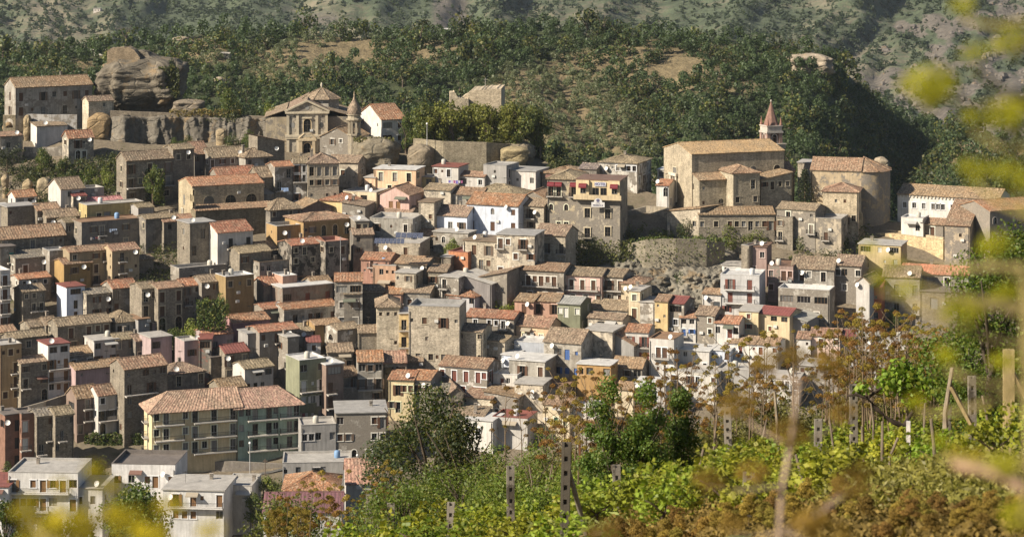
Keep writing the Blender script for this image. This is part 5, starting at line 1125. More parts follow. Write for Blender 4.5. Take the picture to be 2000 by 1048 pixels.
# ---- apse church
ac = house(1583, 1682, 309, 333, 420, 'gm', 'be', -14, '...', 'tan church with three lunette windows, round apse and tiled roof', D=13, name='church', cat='church', chim=0, dish=0, below=8, ov=.3, wallcol=(.50, .39, .24), u=0)
W, H, d = ac['W'], ac['H'], ac['dd']
for u in (-.17, .1, .36): put(ac, 'l', 'F', u*W, H-5.6, 2.6, 1.75, sur=(.5, .42, .3))
b = MB(); b.lathe([(d/2, -8), (d/2, H-.1)], 20, (W/2, d/2, 0), -math.pi/2, math.pi/2); extra(ac, 'apse', b, ['old_plaster'], (.40, .32, .21), smooth=True)
b = MB(); rs = 2.6; b.lathe([(d/2+.4, H-.2), (d/4, H+rs*.5+.1), (.1, H+rs+.1)], 14, (W/2, d/2, 0), -math.pi/2, math.pi/2)
for i in range(6):
    t = -math.pi/2+math.pi*i/5; b.tube([(W/2+(d/2+.4)*math.cos(t), d/2+(d/2+.4)*math.sin(t), H), (W/2, d/2, H+rs+.25)], .16, 4)
extra(ac, 'apse_roof', b, ['roof_tile'], RC['m'])
house(1607, 1676, 358, 374, 440, 'hm', 'tf', -14, '.s../W.W./....', 'rubble stone aisle with hipped roof and two pink doors below the lunettes', D=8, chim=0, dish=0, dY=-4, wallcol=(.46, .37, .24), Rr='w/w/.', sh=4)
house(1690, 1722, 352, 358, 440, 'fo', 'ds', -12, './w/.', 'dark round-shouldered tower block next to the apse', D=12, chim=0, dish=0, dY=8, wallcol=(.2, .165, .115))
ruin('buttress', 1668, 1694, [(1668, 405), (1678, 408), (1684, 420), (1686, 452), (1694, 476)], 490, 559, 3, 'ragged rubble buttress stepping down from the apse church', (.48, .39, .25), -10)
# ---- long convent
cv = house(1752, 1950, 365, 384, 452, 'gm', 'wh', -26, '.w.w.w.w.w.w.w.w.w.w./.................', 'long white convent wing with a row of stone-framed windows under dentilled eaves', D=11, name='convent', cat='building', chim=0, dish=0, u=1, S='p', wallcol=(.60, .58, .53), dY=6, below=8)
W, H = cv['W'], cv['H']; b = MB()
for i in range(int(W/.9)): b.box(-W/2+.2+i*.9, -W/2+.55+i*.9, -.25, -.01, H-.65, H-.25)
extra(cv, 'dentil_course', b, ['plaster'], (.5, .45, .36))
house(1934, 2070, 388, 408, 520, 'gt', 'gy', 24, 'c.c.c.c/w.w.w.w/W.W.W.W', 'tall shaded convent wing with orange roof and a white sunlit gable', D=12, name='convent', cat='building', chim=0, dish=0, u=1, L='./.', below=6, wallcol=(.33, .28, .22), trim=1)
house(1845, 1894, 420, 440, 540, 'sm', 'be', -22, '..s./..../....', 'stone-quoined chapel tower with a big sloping tile roof at the rampart end', D=13, name='chapel', cat='building', chim=0, dish=0, u=1, Rr='.../...', rise=4.2, wallcol=(.52, .42, .28), dY=2)
# ---- old church on the left
oc = house(376, 516, 344, 361, 440, 'gt', 'st', 24, '......', 'old stone church with an orange-tiled nave and three lunette windows', D=12, name='church', cat='church', chim=0, dish=0, below=8, ov=.2, trim=0, L='...', wallcol=(.38, .31, .195))
W, H, d = oc['W'], oc['H'], oc['dd']
for u in (-.27, .03, .32): put(oc, 'l', 'F', u*W, H-4.4, 2.7, 2.0, sur=(.3, .25, .17))
put(oc, 'a', 'L', -1, H-5.2, 1.3, 2.6); put(oc, 'd', 'L', -2.2, 1.0, 1.2, 2.6, 'shut', (.3, .28, .24), sur=(.55, .5, .4), name='portal')
b = MB(); b.box(-W/2-.4, W/2+1.2, -4.2, -.02, -8, H-5.4); extra(oc, 'aisle', b, ['stone'], (.20, .165, .11))
b = MB(); tile_slope(b, (-W/2-.5, -4.6, H-5.4), (W/2+1.4, -4.6, H-5.4), (W/2+1.4, -.02, H-4.5), (-W/2-.5, -.02, H-4.5)); extra(oc, 'aisle_roof', b, ['roof_tile'], RC['m'])
b = MB(); b.lathe([(2.6, -6), (2.6, H-3.3), (2.75, H-3.2), (.1, H-1.9)], 16, (W/2+1.6, 5, 0)); extra(oc, 'apse', b, ['old_plaster'], (.30, .27, .23))
b = MB(); wall_face(b, lambda u, dd, z: (dd, -u, z), 2.6, H-4.6, H-.4, [['a', -.55, H-3.2, .7, 1.7], ['a', .55, H-3.2, .7, 1.7]]); b.box(0, .4, -1.3, 1.3, H-.4, H-.2); b.box(.4, .7, -1.3, 1.3, H-4.6, H-.4)
extra(oc, 'bell_gable', b, ['stone', 'shade'], (.42, .35, .23), loc=(-W/2-.9, -2.2, 0))
# ---- hotel
ho = house(1126, 1211, 343, 352, 480, 'fb', 'gy', -13, '......./.......', 'hotel annex with a roof terrace, dark red awnings and stone-framed windows', D=10, name='hotel', cat='hotel', chim=0, dish=0, below=6, wallcol=(.40, .34, .25), par=0, Rr='.../w.w/.w.', trim=0)
ho2 = house(1069, 1128, 334, 350, 470, 'ho', 'be', -13, 'bb.b/c.c./..W.', 'tan hotel wing with red awnings over bracketed balconies', D=12, name='hotel', cat='hotel', chim=0, dish=0, wallcol=(.56, .46, .29), u=1, S='d', dY=3, sh=4.2)
W, H = ho['W'], ho['H']
b = MB(); zt = H-4.3
b.box(-W/2-.5, W/2+.5, -1.3, -.012, zt-.25, zt); b.box(-W/2-.5, W/2+.5, -1.3, -1.15, zt, zt+.9); tb = extra(ho, 'terrace', b, ['plaster'], (.52, .42, .27))
b = MB()
for x0, x1 in ((-W/2, -W*.20), (W*.24, W/2)): b.box(x0, x1, -.7, -.005, zt, H-.02)
b.box(-W*.2, W*.24, -.12, -.006, zt, H-.02); extra(ho, 'penthouse', b, ['plaster'], (.62, .50, .31))
for u, wd, yo in ((-.34, 1.2, -.55), (.38, 1.2, -.55)):
    wo = link('window', window_mesh('w', 1.3, 1.7, 'pane'), ho, (u*W, -.97, zt+1.2), color=(.3, .28, .25))
for u in (-.06, .12): link('window', window_mesh('W', 1.5, 2.5, 'pane'), ho, (u*W, -.38, zt+.05), color=(.12, .1, .08))
for u, z in ((-.25, zt-4.6), (.22, zt-4.7), (-.25, zt-9.3), (.22, zt-8.9)): put(ho, 'c' if 0 else 'w', 'F', u*W, z, 1.4, 2.2, sur=(.55, .47, .33))
bm, rm = balcony_mesh(2.4); bo = link('balcony', bm, ho, (-.25*W, 0, zt-9.4), color=(.3, .27, .22)); link('railing', rm, bo)
def awning(root, loc, w=1.9):
    b = MB(); n = 6; pr = [(.9*math.sin(t)*1.0, .8*math.cos(t)) for t in [math.pi/2*i/n for i in range(n+1)]]
    for (a, c), (e, f) in zip(pr, pr[1:]): b.poly([(-w/2, -a, c), (w/2, -a, c), (w/2, -e, f), (-w/2, -e, f)])
    for s_ in (-1, 1): b.poly([(s_*w/2, 0, 0)]+[(s_*w/2, -a, c) for a, c in pr])
    b.box(-w/2, w/2, -.93, -.90, -.2, 0)
    return extra(root, 'awning', b, ['paint'], (.13, .014, .02), loc=loc)
awning(ho, (-.34*W, -.71, zt+2.75)); awning(ho, (.38*W, -.71, zt+2.75))
W2, H2 = ho2['W'], ho2['H']
for u in (-.375, -.125, .375): awning(ho2, (u*W2, -.01, H2-1.5), 1.7)
def text(s_, size, loc, parent, color, name, bold=.0, rz=0, ext=.02):
    cu = bpy.data.curves.new(name, 'FONT'); cu.body = s_; cu.size = size; cu.align_x = 'CENTER'; cu.align_y = 'CENTER'; cu.extrude = ext; cu.offset = bold; cu.materials.append(MAT['paint'])
    t_ = bpy.data.objects.new(name, cu); me = bpy.data.meshes.new_from_object(t_); bpy.data.objects.remove(t_); me.materials.clear(); me.materials.append(MAT['paint'])
    return link(name, me, parent, loc, color=color, rot=(math.pi/2, 0, rz))
b = MB(); b.box(-1.75, 1.75, -.06, .06, -.62, .62); sg = link('hotel_sign', b.mesh('hotel_sign', ['paint']), None, tuple(ho.matrix_basis @ Vector((.05*W, -.28, H-.9))), ho.rotation_euler.z, color=(.45, .45, .48)); tag(sg, 'rooftop sign reading HOTEL in dark blue letters', 'sign'); sg.scale = (.8,)*3; text('HOTEL', 1.1, (0, -.075, 0), sg, (.03, .035, .16), 'lettering', .02)
sg = tag(link('hotel_sign', None, None, tuple(ho.matrix_basis @ Vector((.02*W, -1.36, zt-1.1))), ho.rotation_euler.z), 'white arched hotel name board hanging under the terrace', 'sign'); sg.scale = (.8,)*3
b = MB(); b.box(-2.0, 2.0, -.1, .0, -1.0, .45); b.poly([(1.25*math.cos(t), -.1, .45+1.2*math.sin(t)) for t in [math.pi*i/12 for i in range(13)]]); b.poly([(1.25*math.cos(t), .0, .45+1.2*math.sin(t)) for t in [math.pi*i/12 for i in range(13)]])
extra(sg, 'board', b, ['paint'], (.5, .49, .48)); text('HOTEL', .42, (0, -.115, .12), sg, (.1, .1, .14), 'lettering'); text('FEDERICO II', .55, (0, -.115, -.5), sg, (.05, .05, .1), 'lettering', .015)
b = MB(); b.lathe([(.55, -.01), (.35, .02), (.0, .02)], 8); o = extra(sg, 'emblem', b, ['paint'], (.1, .1, .16)); o.rotation_euler = (math.pi/2, 0, 0); o.location = (0, -.12, .95)
# ---- far small buildings on the hills
house(862, 886, 57, 62, 70, 'fw', 'wh', 5, 'w.w', 'lone white house on the wooded hill crest', dY=0, chim=0, dish=0, D=6) if 0 else None
def far_house(px0, px1, pt, pb, Y, wc, label, rc=(.4, .37, .33)):
    W = (px1-px0)/F*Y; H = zof(pt, Y)-zof(pb, Y); root = tag(link('farmhouse', None, None, P((px0+px1)/2, pb, Y), R(-8)), label, 'house')
    b = MB(); ops = [['w', W*(k-.5)*.5, H*.35, .9, min(1.2, H*.4)] for k in (0, 1)]
    wall_face(b, lambda u, d, z: (u, d, z), W, -3, H, ops); b.box(-W/2, -W/2+.2, .01, 5, -3, H); b.box(W/2-.2, W/2, .01, 5, -3, H); b.box(-W/2, W/2, 5, 5.2, -3, H)
    extra(root, 'wall', b, ['plaster', 'shade'], wc); b = MB(); b.box(-W/2-.4, W/2+.4, -.5, 5.5, H+.01, H+.3); extra(root, 'roof', b, ['sheet'], rc)
    for o_ in ops: link('window', window_mesh('w', o_[3], o_[4], 'pane'), root, (o_[1], 0, o_[2]), color=(.2, .18, .15))
far_house(861, 888, 58, 70, hillY(875, 70), (.6, .58, .55), 'lone white-roofed house on the wooded hill crest', (.55, .53, .5))
far_house(183, 207, 98, 104, hillY(195, 104), (.5, .47, .42), 'long grey shed on the hillside behind the great rock')
far_house(182, 196, 17, 24, mtn_pt(189, 25), (.55, .5, .45), 'tiny farmhouse on a terraced mountain slope')
far_house(1212, 1234, 52, 57, mtn_pt(1223, 57), (.5, .46, .4), 'low stone barn on the dry mountain slope')
far_house(428, 448, 105, 113, hillY(438, 113), (.42, .38, .3), 'small ruined cottage among terraces on the wooded hill')
# ---- street furniture
def lamp(px, pt, pb, Y, label):
    h = zof(pt, Y)-zof(pb, Y); r = tag(link('street_lamp', None, None, P(px, pb, Y)), label, 'lamp')
    b = MB(); b.tube([(0, 0, -1), (0, 0, h)], [.09, .06], 8); extra(r, 'pole', b, ['paint'], (.4, .4, .4)); b = MB(); b.lathe([(.02, h-.1), (.22, h), (.26, h+.2), (.15, h+.4), (.02, h+.45)], 10); extra(r, 'lamp_shade', b, ['paint'], (.66, .66, .64))
lamp(488, 866, 926, 463.5, 'tall grey globe lamp beside the sloping ramp'); lamp(698, 890, 925, 462, 'globe lamp above the concrete warehouse'); lamp(1333, 228, 260, 640, 'slim lamp post behind the castle trees') if 0 else None
lamp(195, 800, 843, 478.5, 'slender street lamp beside the light grey house'); lamp(834, 243, 278, 592, 'thin lamp post at the end of the tree row')
def pole(px, pt, pb, Y, label, r=.1, col=(.16, .12, .09)):
    h = zof(pt, Y)-zof(pb, Y); b = MB(); b.tube([(0, 0, -1.5), (0, 0, h)], [r*1.2, r], 7); b.box(-.5, .5, -.05, .05, h-.5, h-.38); tag(link('utility_pole', b.mesh('utility_pole', ['bark']), None, P(px, pb, Y), color=col), label, 'pole')
pole(393, 290, 340, 596, 'wooden utility pole in front of the small grey house'); pole(409, 288, 345, 594, 'wooden utility pole at the corner of the pale grey house'); pole(160, 297, 325, 600, 'dark wooden pole beside the cream house')
pole(665, 462, 540, 535, 'tall thin metal mast before the charcoal palazzo wing', .06, (.3, .3, .3)); pole(948, 152, 178, 634, 'thin cross-topped mast above the castle keep', .08, (.3, .28, .25)); pole(518, 895, 935, 464, 'bare wooden pole beside the ramp', .08)
def car(px, py, Y, L, col, label, rz=0):
    r = tag(link('parked_car', None, None, P(px, py, Y), rz), label, 'car'); h = L*.5
    def prof(pts, w, name, mt, c, parent=None):
        b = MB(); n = len(pts)
        for s_ in (-1, 1): b.poly([(x, s_*w, z) for x, z in (pts if s_ < 0 else pts[::-1])])
        for i in range(n): p, q = pts[i], pts[(i+1) % n]; b.poly([(p[0], -w, p[1]), (p[0], w, p[1]), (q[0], w, q[1]), (q[0], -w, q[1])])
        return extra(r, name, b, [mt], c, parent)
    prof([(-h, .35), (-h, .75), (-h*.9, .92), (h*.5, .98), (h*.95, .82), (h, .6), (h, .35)], .82, 'body', 'paint', col)
    prof([(-h*.85, .93), (-h*.55, 1.42), (h*.05, 1.45), (h*.45, .99)], .70, 'windscreen', 'glass', None); prof([(-h*.56, 1.425), (-h*.5, 1.47), (h*.0, 1.49), (h*.06, 1.455)], .72, 'roof', 'paint', col)
    for sx in (-.62, .62):
        for sy in (-1, 1):
            b = MB(); b.tube([(sx*h, sy*.66, .32), (sx*h, sy*.85, .32)], .32, 14); wl = extra(r, 'wheel', b, ['iron']); b = MB(); b.tube([(sx*h, sy*.852, .32), (sx*h, sy*.86, .32)], .19, 10); extra(r, 'rim', b, ['paint'], (.4, .4, .42), wl)
    for sy in (-.55, .55): b = MB(); b.box(h-.02, h+.02, sy-.14, sy+.14, .6, .74); extra(r, 'headlight', b, ['paint'], (.6, .6, .6))
car(197, 313, 602.5, 4.0, (.03, .06, .22), 'small blue car parked on the lane above the cactus slope'); car(223, 838.5, 481.5, 4.2, (.16, .03, .05), 'dark red car parked before the light grey house'); car(272, 837, 481.5, 4.2, (.12, .15, .22), 'slate blue car parked under the tall stone house'); car(184, 842, 480.7, 4.2, (.03, .03, .035), 'black car parked beside the chocolate brown house'); car(714, 886, 470, 4.2, (.6, .6, .6), 'white car half hidden by the large leafy tree')
def panels(px, py, Y, n, label, rz=0, w=1.0):
    r = tag(link('solar_array', None, None, P(px, py, Y), R(rz)), label, 'solar panels')
    for i in range(n):
        b = MB(); x = (i-(n-1)/2)*(w+.08); b.poly([(x-w/2, 0, 0), (x+w/2, 0, 0), (x+w/2, 1.1, 1.0), (x-w/2, 1.1, 1.0)]); b.poly([(x-w/2, 0, -.05), (x-w/2, 1.1, .95), (x+w/2, 1.1, .95), (x+w/2, 0, -.05)]); b.box(x-.03, x+.03, 1.0, 1.06, -.6, .9); b.box(x-w/2, x+w/2, -.03, -.001, -.06, .02)
        extra(r, 'panel', b, ['solar'])
panels(760, 475, 526, 8, 'long row of blue solar panels on the stone palazzo terrace', -4, .78); panels(799, 464, 530, 5, 'short row of blue solar panels on the grey roof storey', -4, 1.2); panels(198, 409, 561, 7, 'row of solar panels on the mustard yellow house', 18)
# washing lines
def laundry(px, py, Y, n, cols, label, rz=0):
    r = tag(link('washing_line', None, None, P(px, py, Y), R(rz)), label, 'laundry'); tot = n*.62
    b = MB(); b.tube([(-tot/2-.2, 0, 0), (0, 0, -.06), (tot/2+.2, 0, 0)], .015, 4); extra(r, 'line', b, ['iron'])
    for i in range(n):
        x = -tot/2+.31+i*.62; h = random.uniform(.5, 1.1); b = MB(); k = 5
        for j in range(k):
            u0, u1 = x-.27+.54*j/k, x-.27+.54*(j+1)/k; y0, y1 = .05*math.sin(j*1.9+i), .05*math.sin((j+1)*1.9+i); b.poly([(u0, y0, -h), (u1, y1, -h), (u1, y1*.4, -.03), (u0, y0*.4, -.03)])
        extra(r, 'cloth', b, ['paint'], cols[i % len(cols)])
laundry(186, 462, 547, 4, [(.5, .45, .42), (.05, .06, .1), (.3, .1, .1)], 'dark and white washing on the broad weathered house', 20); laundry(221, 446, 546.5, 3, [(.4, .48, .62)], 'pale blue towels hung below an upper window', 20)
laundry(556, 366, 569, 3, [(.35, .48, .72)], 'sky blue sheets on the narrow white house balcony', 14); laundry(890, 352, 575, 6, [(.15, .12, .4), (.4, .4, .45), (.3, .1, .2)], 'violet and white washing on the bright white terrace', -8)
laundry(505, 733, 495, 6, [(.5, .55, .75), (.6, .6, .62)], 'bluish white washing on the light grey balcony', 16); laundry(500, 808, 481, 4, [(.1, .4, .15), (.2, .3, .75), (.15, .25, .8)], 'green and blue washing on the sage green apartment block', 12)
laundry(825, 582, 525, 4, [(.4, .02, .08), (.05, .06, .1), (.3, .5, .65)], 'red and blue washing beside the blue awning', -2); laundry(1698, 497, 546, 4, [(.62, .62, .6)], 'long white sheets drying on the yellow house', -8); laundry(590, 806, 480, 4, [(.25, .05, .08), (.5, .45, .4)], 'dark red washing on the green block corner balcony', 12); laundry(32, 601, 522, 2, [(.2, .4, .6)], 'light blue shirts hung in a dark alley', 18); laundry(1083, 802, 480, 6, [(.1, .1, .1), (.2, .2, .2)], 'string of dark pans on the cream house wall', -10)

def cable(a, b_, sag, label):
    A, B = Vector(P(*a)), Vector(P(*b_)); pts = [A.lerp(B, i/10)-A-Vector((0, 0, sag*4*(i/10)*(1-i/10))) for i in range(11)]
    m_ = MB(); m_.tube(pts, .022, 4); tag(link('cable', m_.mesh('cable', ['iron']), None, tuple(A)), label, 'cable')
for a, b_, sg_, lb in (((393, 292, 596), (540, 300, 598), 1.5, 'overhead wire running from the wooden pole toward the basilica'), ((160, 300, 600), (393, 293, 596), 2, 'long overhead wire across the lane by the cliff'), ((150, 893, 470), (330, 905, 462), .6, 'pale cable crossing above the white apartment houses'), ((1640, 470, 552), (1690, 480, 548), .5, 'cable strung beside the tan balcony house'), ((700, 640, 507), (760, 636, 507), 1, 'slack cable between the tower and the shaded houses'), ((244, 770, 478), (330, 790, 478), 1, 'overhead cable along the street of parked cars'), ((1095, 640, 510), (1150, 660, 506), .8, 'cable dangling beside the dark olive house')): cable(a, b_, sg_, lb)
# ------------------------------------------------------------------ vegetation
def leaf_quads(pts, nrm, size, aspect=1.0, spread=.9):
    n = len(pts); d = nrm+rng.normal(0, spread, (n, 3)); d /= np.linalg.norm(d, axis=1, keepdims=True)+1e-9
    r = rng.normal(0, 1, (n, 3)); a = np.cross(d, r); a /= np.linalg.norm(a, axis=1, keepdims=True)+1e-9; b_ = np.cross(d, a)
    s = (np.asarray(size)*rng.uniform(.6, 1.3, n))[:, None]*.5
    a = a*s; b_ = b_*s*aspect
    return np.stack([pts-a*.9, pts-b_*1.1, pts+a*.9, pts+b_*1.1], axis=1)   # diamond leaves
def lobes_crown(lobes, n, size, shell=.55, aspect=1., spread=.9, clump=None):
    L = np.array(lobes, dtype=float); w_ = L[:, 3]**2; k = rng.choice(len(L), n, p=w_/w_.sum())
    d = rng.normal(0, 1, (n, 3)); d /= np.linalg.norm(d, axis=1, keepdims=True)
    r = shell+(1-shell)*rng.uniform(0, 1, n)**.6; r *= rng.uniform(.85, 1.12, n)
    pts = L[k, :3]+d*(L[k, 3]*r)[:, None]
    if L.shape[1] > 4: pts[:, 2] = L[k, 2]+(pts[:, 2]-L[k, 2])*L[k, 4]
    lob = rng.uniform(.2, .8, len(L))[k]
    tint = np.stack([np.clip(lob*.5+rng.uniform(0, .5, n), 0, 1), rng.uniform(0, 1, n), np.zeros(n)], 1)
    return leaf_quads(pts, d, size, aspect, spread), tint
def make_lobes(w_, h, n, r, base=.3, seed=0):
    rs = np.random.default_rng(seed); out = []
    for i in range(n):
        t = rs.uniform(0, 2*math.pi); z = rs.uniform(base, 1); prof = math.sin(math.pi*min(1, max(.06, (z-base)/(1-base)*.82+.15)))
        rad = w_*prof*math.sqrt(rs.uniform(.05, 1)); out.append((rad*math.cos(t), rad*math.sin(t), h*z-r*.4, r*rs.uniform(.7, 1.25)))
    return out
def crown_mesh(w_, h, nl, r, n, size, base=.3, seed=0, mat_='leaf', aspect=1., shell=.5, spread=.5):
    q, t = lobes_crown(make_lobes(w_, h, nl, r, base, seed), n, size, shell, aspect, spread); return quads_mesh('crown', q, [mat_], t)
def trunk_mesh(h, r, limbs=4, seed=0, spread=.5):
    rs = random.Random(seed); b = MB(); b.tube([(0, 0, -1), (rs.uniform(-.1, .1), 0, h*.25), (rs.uniform(-.2, .2), rs.uniform(-.2, .2), h*.5)], [r*1.3, r, r*.8], 7)
    for i in range(limbs):
        t = 2*math.pi*i/limbs+rs.uniform(-.4, .4); e = spread*h*rs.uniform(.4, .9)
        b.tube([(0, 0, h*rs.uniform(.25, .48)), (e*.4*math.cos(t), e*.4*math.sin(t), h*.62), (e*math.cos(t), e*math.sin(t), h*rs.uniform(.75, .95))], [r*.6, r*.42, r*.12], 5)
    return b.mesh('trunk', ['bark'], True)
# template trees of unit size: height 1
TREES = [(crown_mesh(.42, 1, 18, .2, 2200, .055, .2, s), trunk_mesh(1, .035, 5, s)) for s in range(4)]
LOWTREES = [(crown_mesh(.5, 1, 9, .3, 420, .12, .08, 20+s, shell=.78, spread=.35), trunk_mesh(1, .04, 3, s)) for s in range(4)]
BUSH = [(crown_mesh(.55, 1, 10, .3, 1300, .07, .05, 40+s, shell=.55), trunk_mesh(.8, .03, 4, s)) for s in range(3)]
def tree(px0, px1, pt, pb, Y, label, col=(.06, .085, .025), kind=TREES, name='tree', cat='tree', group=None, bark=(.12, .09, .065), shape=None):
    h = zof(pt, Y)-zof(pb, Y); w_ = (px1-px0)/F*Y; k = random.choice(kind); sx = w_/1.1
    r = tag(link(name, None, None, P((px0+px1)/2, pb, Y), random.uniform(0, 6.28)), label, cat, group)
    link('crown', k[0], r, color=col, scale=(sx, sx, h)); link('trunk', k[1], r, color=bark, scale=(h*.8, h*.8, h)); return r
OLV, DKG, MDG, YLG = (.10, .11, .06), (.04, .058, .02), (.07, .10, .025), (.14, .17, .035)
for a in '''
425 467 178 232 620|M|single leafy tree standing on the ruin terrace end
438 478 195 240 616|D|dark shrub tree beside the ruin terrace end
505 545 205 250 622|Y|bright green round tree left of the basilica wall
470 520 215 262 620|D|dense dark tree mass between the ruin terrace and the basilica
280 322 326 398 569|M|ivy clad tree climbing the tall dark stone house
62 105 290 345 590|M|leafy fig tree below the pale garden wall
100 150 310 362 586|D|dark overhanging tree above the tall grey house
150 190 325 368 584|M|mid green bush tree among the cactus
188 222 330 372 582|Y|cactus-like pale green clump on the slope
215 245 322 372 583|D|dark bush beside the ivy covered house
30 66 320 368 588|D|low dark bush near the palm
386 420 583 640 508|M|rounded dark green bush in the courtyard below the arches
418 445 578 625 509|M|ivy bush against the sunlit stub wall
355 392 626 668 510|Y|bright green garden tree beside the pink-grey house
320 362 645 690 508|M|dark garden tree next to the rose pink house
430 450 625 650 510|Y|small bright shrub by the rose pink house corner
864 905 468 520 548|Y|lush light green fig tree beside the rubble stone house
1015 1062 427 460 563|Y|bright green tree at the foot of the hotel cottage
1060 1100 430 452 562|M|terrace plants below the tan hotel wing
940 1008 582 616 524|Y|spreading bright green vine bush above the pinkish white house
1105 1160 455 490 560|M|yellow-green shrub at the base of the hotel
1185 1255 440 480 560|O|olive green scrub slope beside the hotel
1255 1310 448 472 556|M|garden shrubs behind the cliff wall
1325 1360 432 470 556|D|dark pergola vine beside the long low house
1395 1450 440 478 555|Y|vine leaves over the garden pergola
1455 1500 452 480 554|Y|bright vine leaves at the end of the garden pergola
1360 1398 445 474 555|M|small leafy shrub in front of the long low house
1540 1586 464 505 552|O|pale grey-green olive tree below the beige two-storey house
1590 1622 478 510 552|M|small dark tree under the tan balcony house
1625 1672 462 500 553|M|round tree at the rampart corner
1640 1690 440 476 562|D|dark shrub in the rampart corner shade
1305 1350 535 568 540|D|dark bush growing from the cliff
1180 1225 500 530 548|D|palm-like shrub clump on the cliff face
1730 1756 605 632 520|M|grey-green shrub in front of the red-orange house
500 545 930 985 440|Y|light green young tree behind the orange shutters apartment
470 520 965 1020 432|M|green bushes beside the dull purple roof
520 560 950 975 440|M|garden shrub below the ramp
640 668 935 975 446|M|small shrub beside the orange hipped bungalow
160 215 905 965 452|M|bush between the white apartment houses
0 30 905 945 462|M|shrub above the corner slab house
0 26 985 1050 420|D|dark bush at the lower picture corner
610 655 345 392 582|Y|weedy shrub growing at the foot of the ruined palazzo
205 232 300 330 598|D|low dark bush against the cliff foot beside the lane
262 292 306 334 597|M|green bush spilling over the lane below the rock face
330 352 272 300 607|M|small shrub on the cliff foot behind the narrow stone house
352 384 268 296 607|D|dark shrub below the streaked rock face
442 470 262 292 605|D|shrub between the rock face and the grey hipped house
470 505 258 290 606|M|leafy bush at the end of the rock face
318 352 120 205 626|D|dark ivy-like tree clinging to the shaded side of the crag
1565 1585 1 2 700|M|skip
'''.strip().split('\n'):
    c, k, lab = a.split('|'); v = list(map(float, c.split()))
    if lab == 'skip': continue
    tree(*v, lab, dict(M=MDG, D=DKG, Y=YLG, O=OLV)[k], TREES if v[3]-v[2] > 48 else BUSH, name='tree' if 'tree' in lab else 'shrub', cat='tree' if 'tree' in lab else 'shrub')
# the row of trees on the castle terrace
for i, (a, b_, t) in enumerate([(806, 850, 208), (838, 876, 204), (858, 905, 202), (893, 940, 206), (925, 975, 210), (962, 1005, 210), (995, 1035, 208), (1020, 1064, 212), (830, 862, 212), (915, 950, 203), (980, 1018, 205), (1040, 1068, 222)]):
    tree(a-16, b_+16, t, 284, 600+(i % 2)*5, 'yellow-green leafy tree in the row on the castle terrace', (.135, .145, .03) if i not in (0, 6, 7) else (.09, .11, .03), TREES, group='trees on the castle terrace', name='terrace_tree')
tree(775, 815, 225, 290, 602, 'greyish shrubby tree beside the white villa', MDG)
tree(1035, 1068, 250, 330, 608, 'dark tree hanging over the end of the castle terrace', DKG)
tree(1065, 1120, 290, 338, 612, 'dark evergreen clump behind the yellowish hotel house', DKG)
# ivy sheets
def ivy(name, px0, px1, pt, pb, Y, n, label, col, size=.35, seed=0):
    u = rng.uniform(0, 1, n); v = rng.uniform(0, 1, n)
    pts = np.array([P(px0+(px1-px0)*a, pt+(pb-pt)*c+6*fbm(a*9, seed), Y-.3-abs(.8*fbm(a*6, c*5, seed))-.5*rng.uniform()) for a, c in zip(u, v)]); o0 = pts.mean(0); pts = pts-o0
    q = leaf_quads(pts, np.tile(np.array([0, -1., .4]), (n, 1)), size); t = np.stack([rng.uniform(0, 1, n), rng.uniform(0, 1, n), u], 1)
    tag(link(name, quads_mesh(name, q, ['leaf'], t), None, tuple(o0), color=col), label, 'ivy')
ivy('ivy', 165, 292, 846, 915, 477.4, 5200, 'thick ivy covering the high street wall', (.05, .075, .015), .4, 1)
ivy('ivy', 384, 440, 585, 645, 506, 1600, 'ivy curtain on the shaded courtyard wall', (.045, .07, .016), .4, 2)
ivy('ivy', 272, 322, 330, 400, 572.6, 1600, 'ivy spreading over the corner of the tall dark stone house', (.05, .075, .018), .4, 3)
ivy('creeper', 272, 345, 490, 545, 554.5, 1600, 'dark creeper on the mossy terrace wall', (.025, .034, .014), .4, 4)
ivy('creeper', 1230, 1420, 464, 478, 548.5, 900, 'row of garden plants spilling over the cliff wall', (.06, .09, .02), .4, 5)
ivy('creeper', 1225, 1420, 466, 512, 541.5, 420, 'thin weeds sprouting from the curved garden wall', (.07, .085, .03), .4, 15)
ivy('creeper', 1110, 1235, 470, 520, 546, 1300, 'rough shrubs growing on the cliff face below the hotel', (.075, .085, .03), .45, 6)
ivy('creeper', 1540, 1660, 500, 520, 548, 700, 'weeds on the bank behind the moss-brown roof', (.06, .08, .025), .4, 7)
ivy('creeper', 100, 240, 318, 372, 590, 2600, 'dark overgrown cactus slope below the lane', (.05, .065, .028), .5, 8)
ivy('creeper', 330, 470, 214, 226, 616, 900, 'dry grass along the ruin terrace', (.17, .13, .05), .4, 9)
ivy('creeper', 690, 770, 268, 278, 594, 500, 'grassy crown of the large leaning boulder', (.12, .12, .035), .35, 10)
ivy('creeper', 310, 350, 130, 190, 623, 700, 'dark shrubs growing on the shaded flank of the crag', (.04, .05, .02), .6, 11)
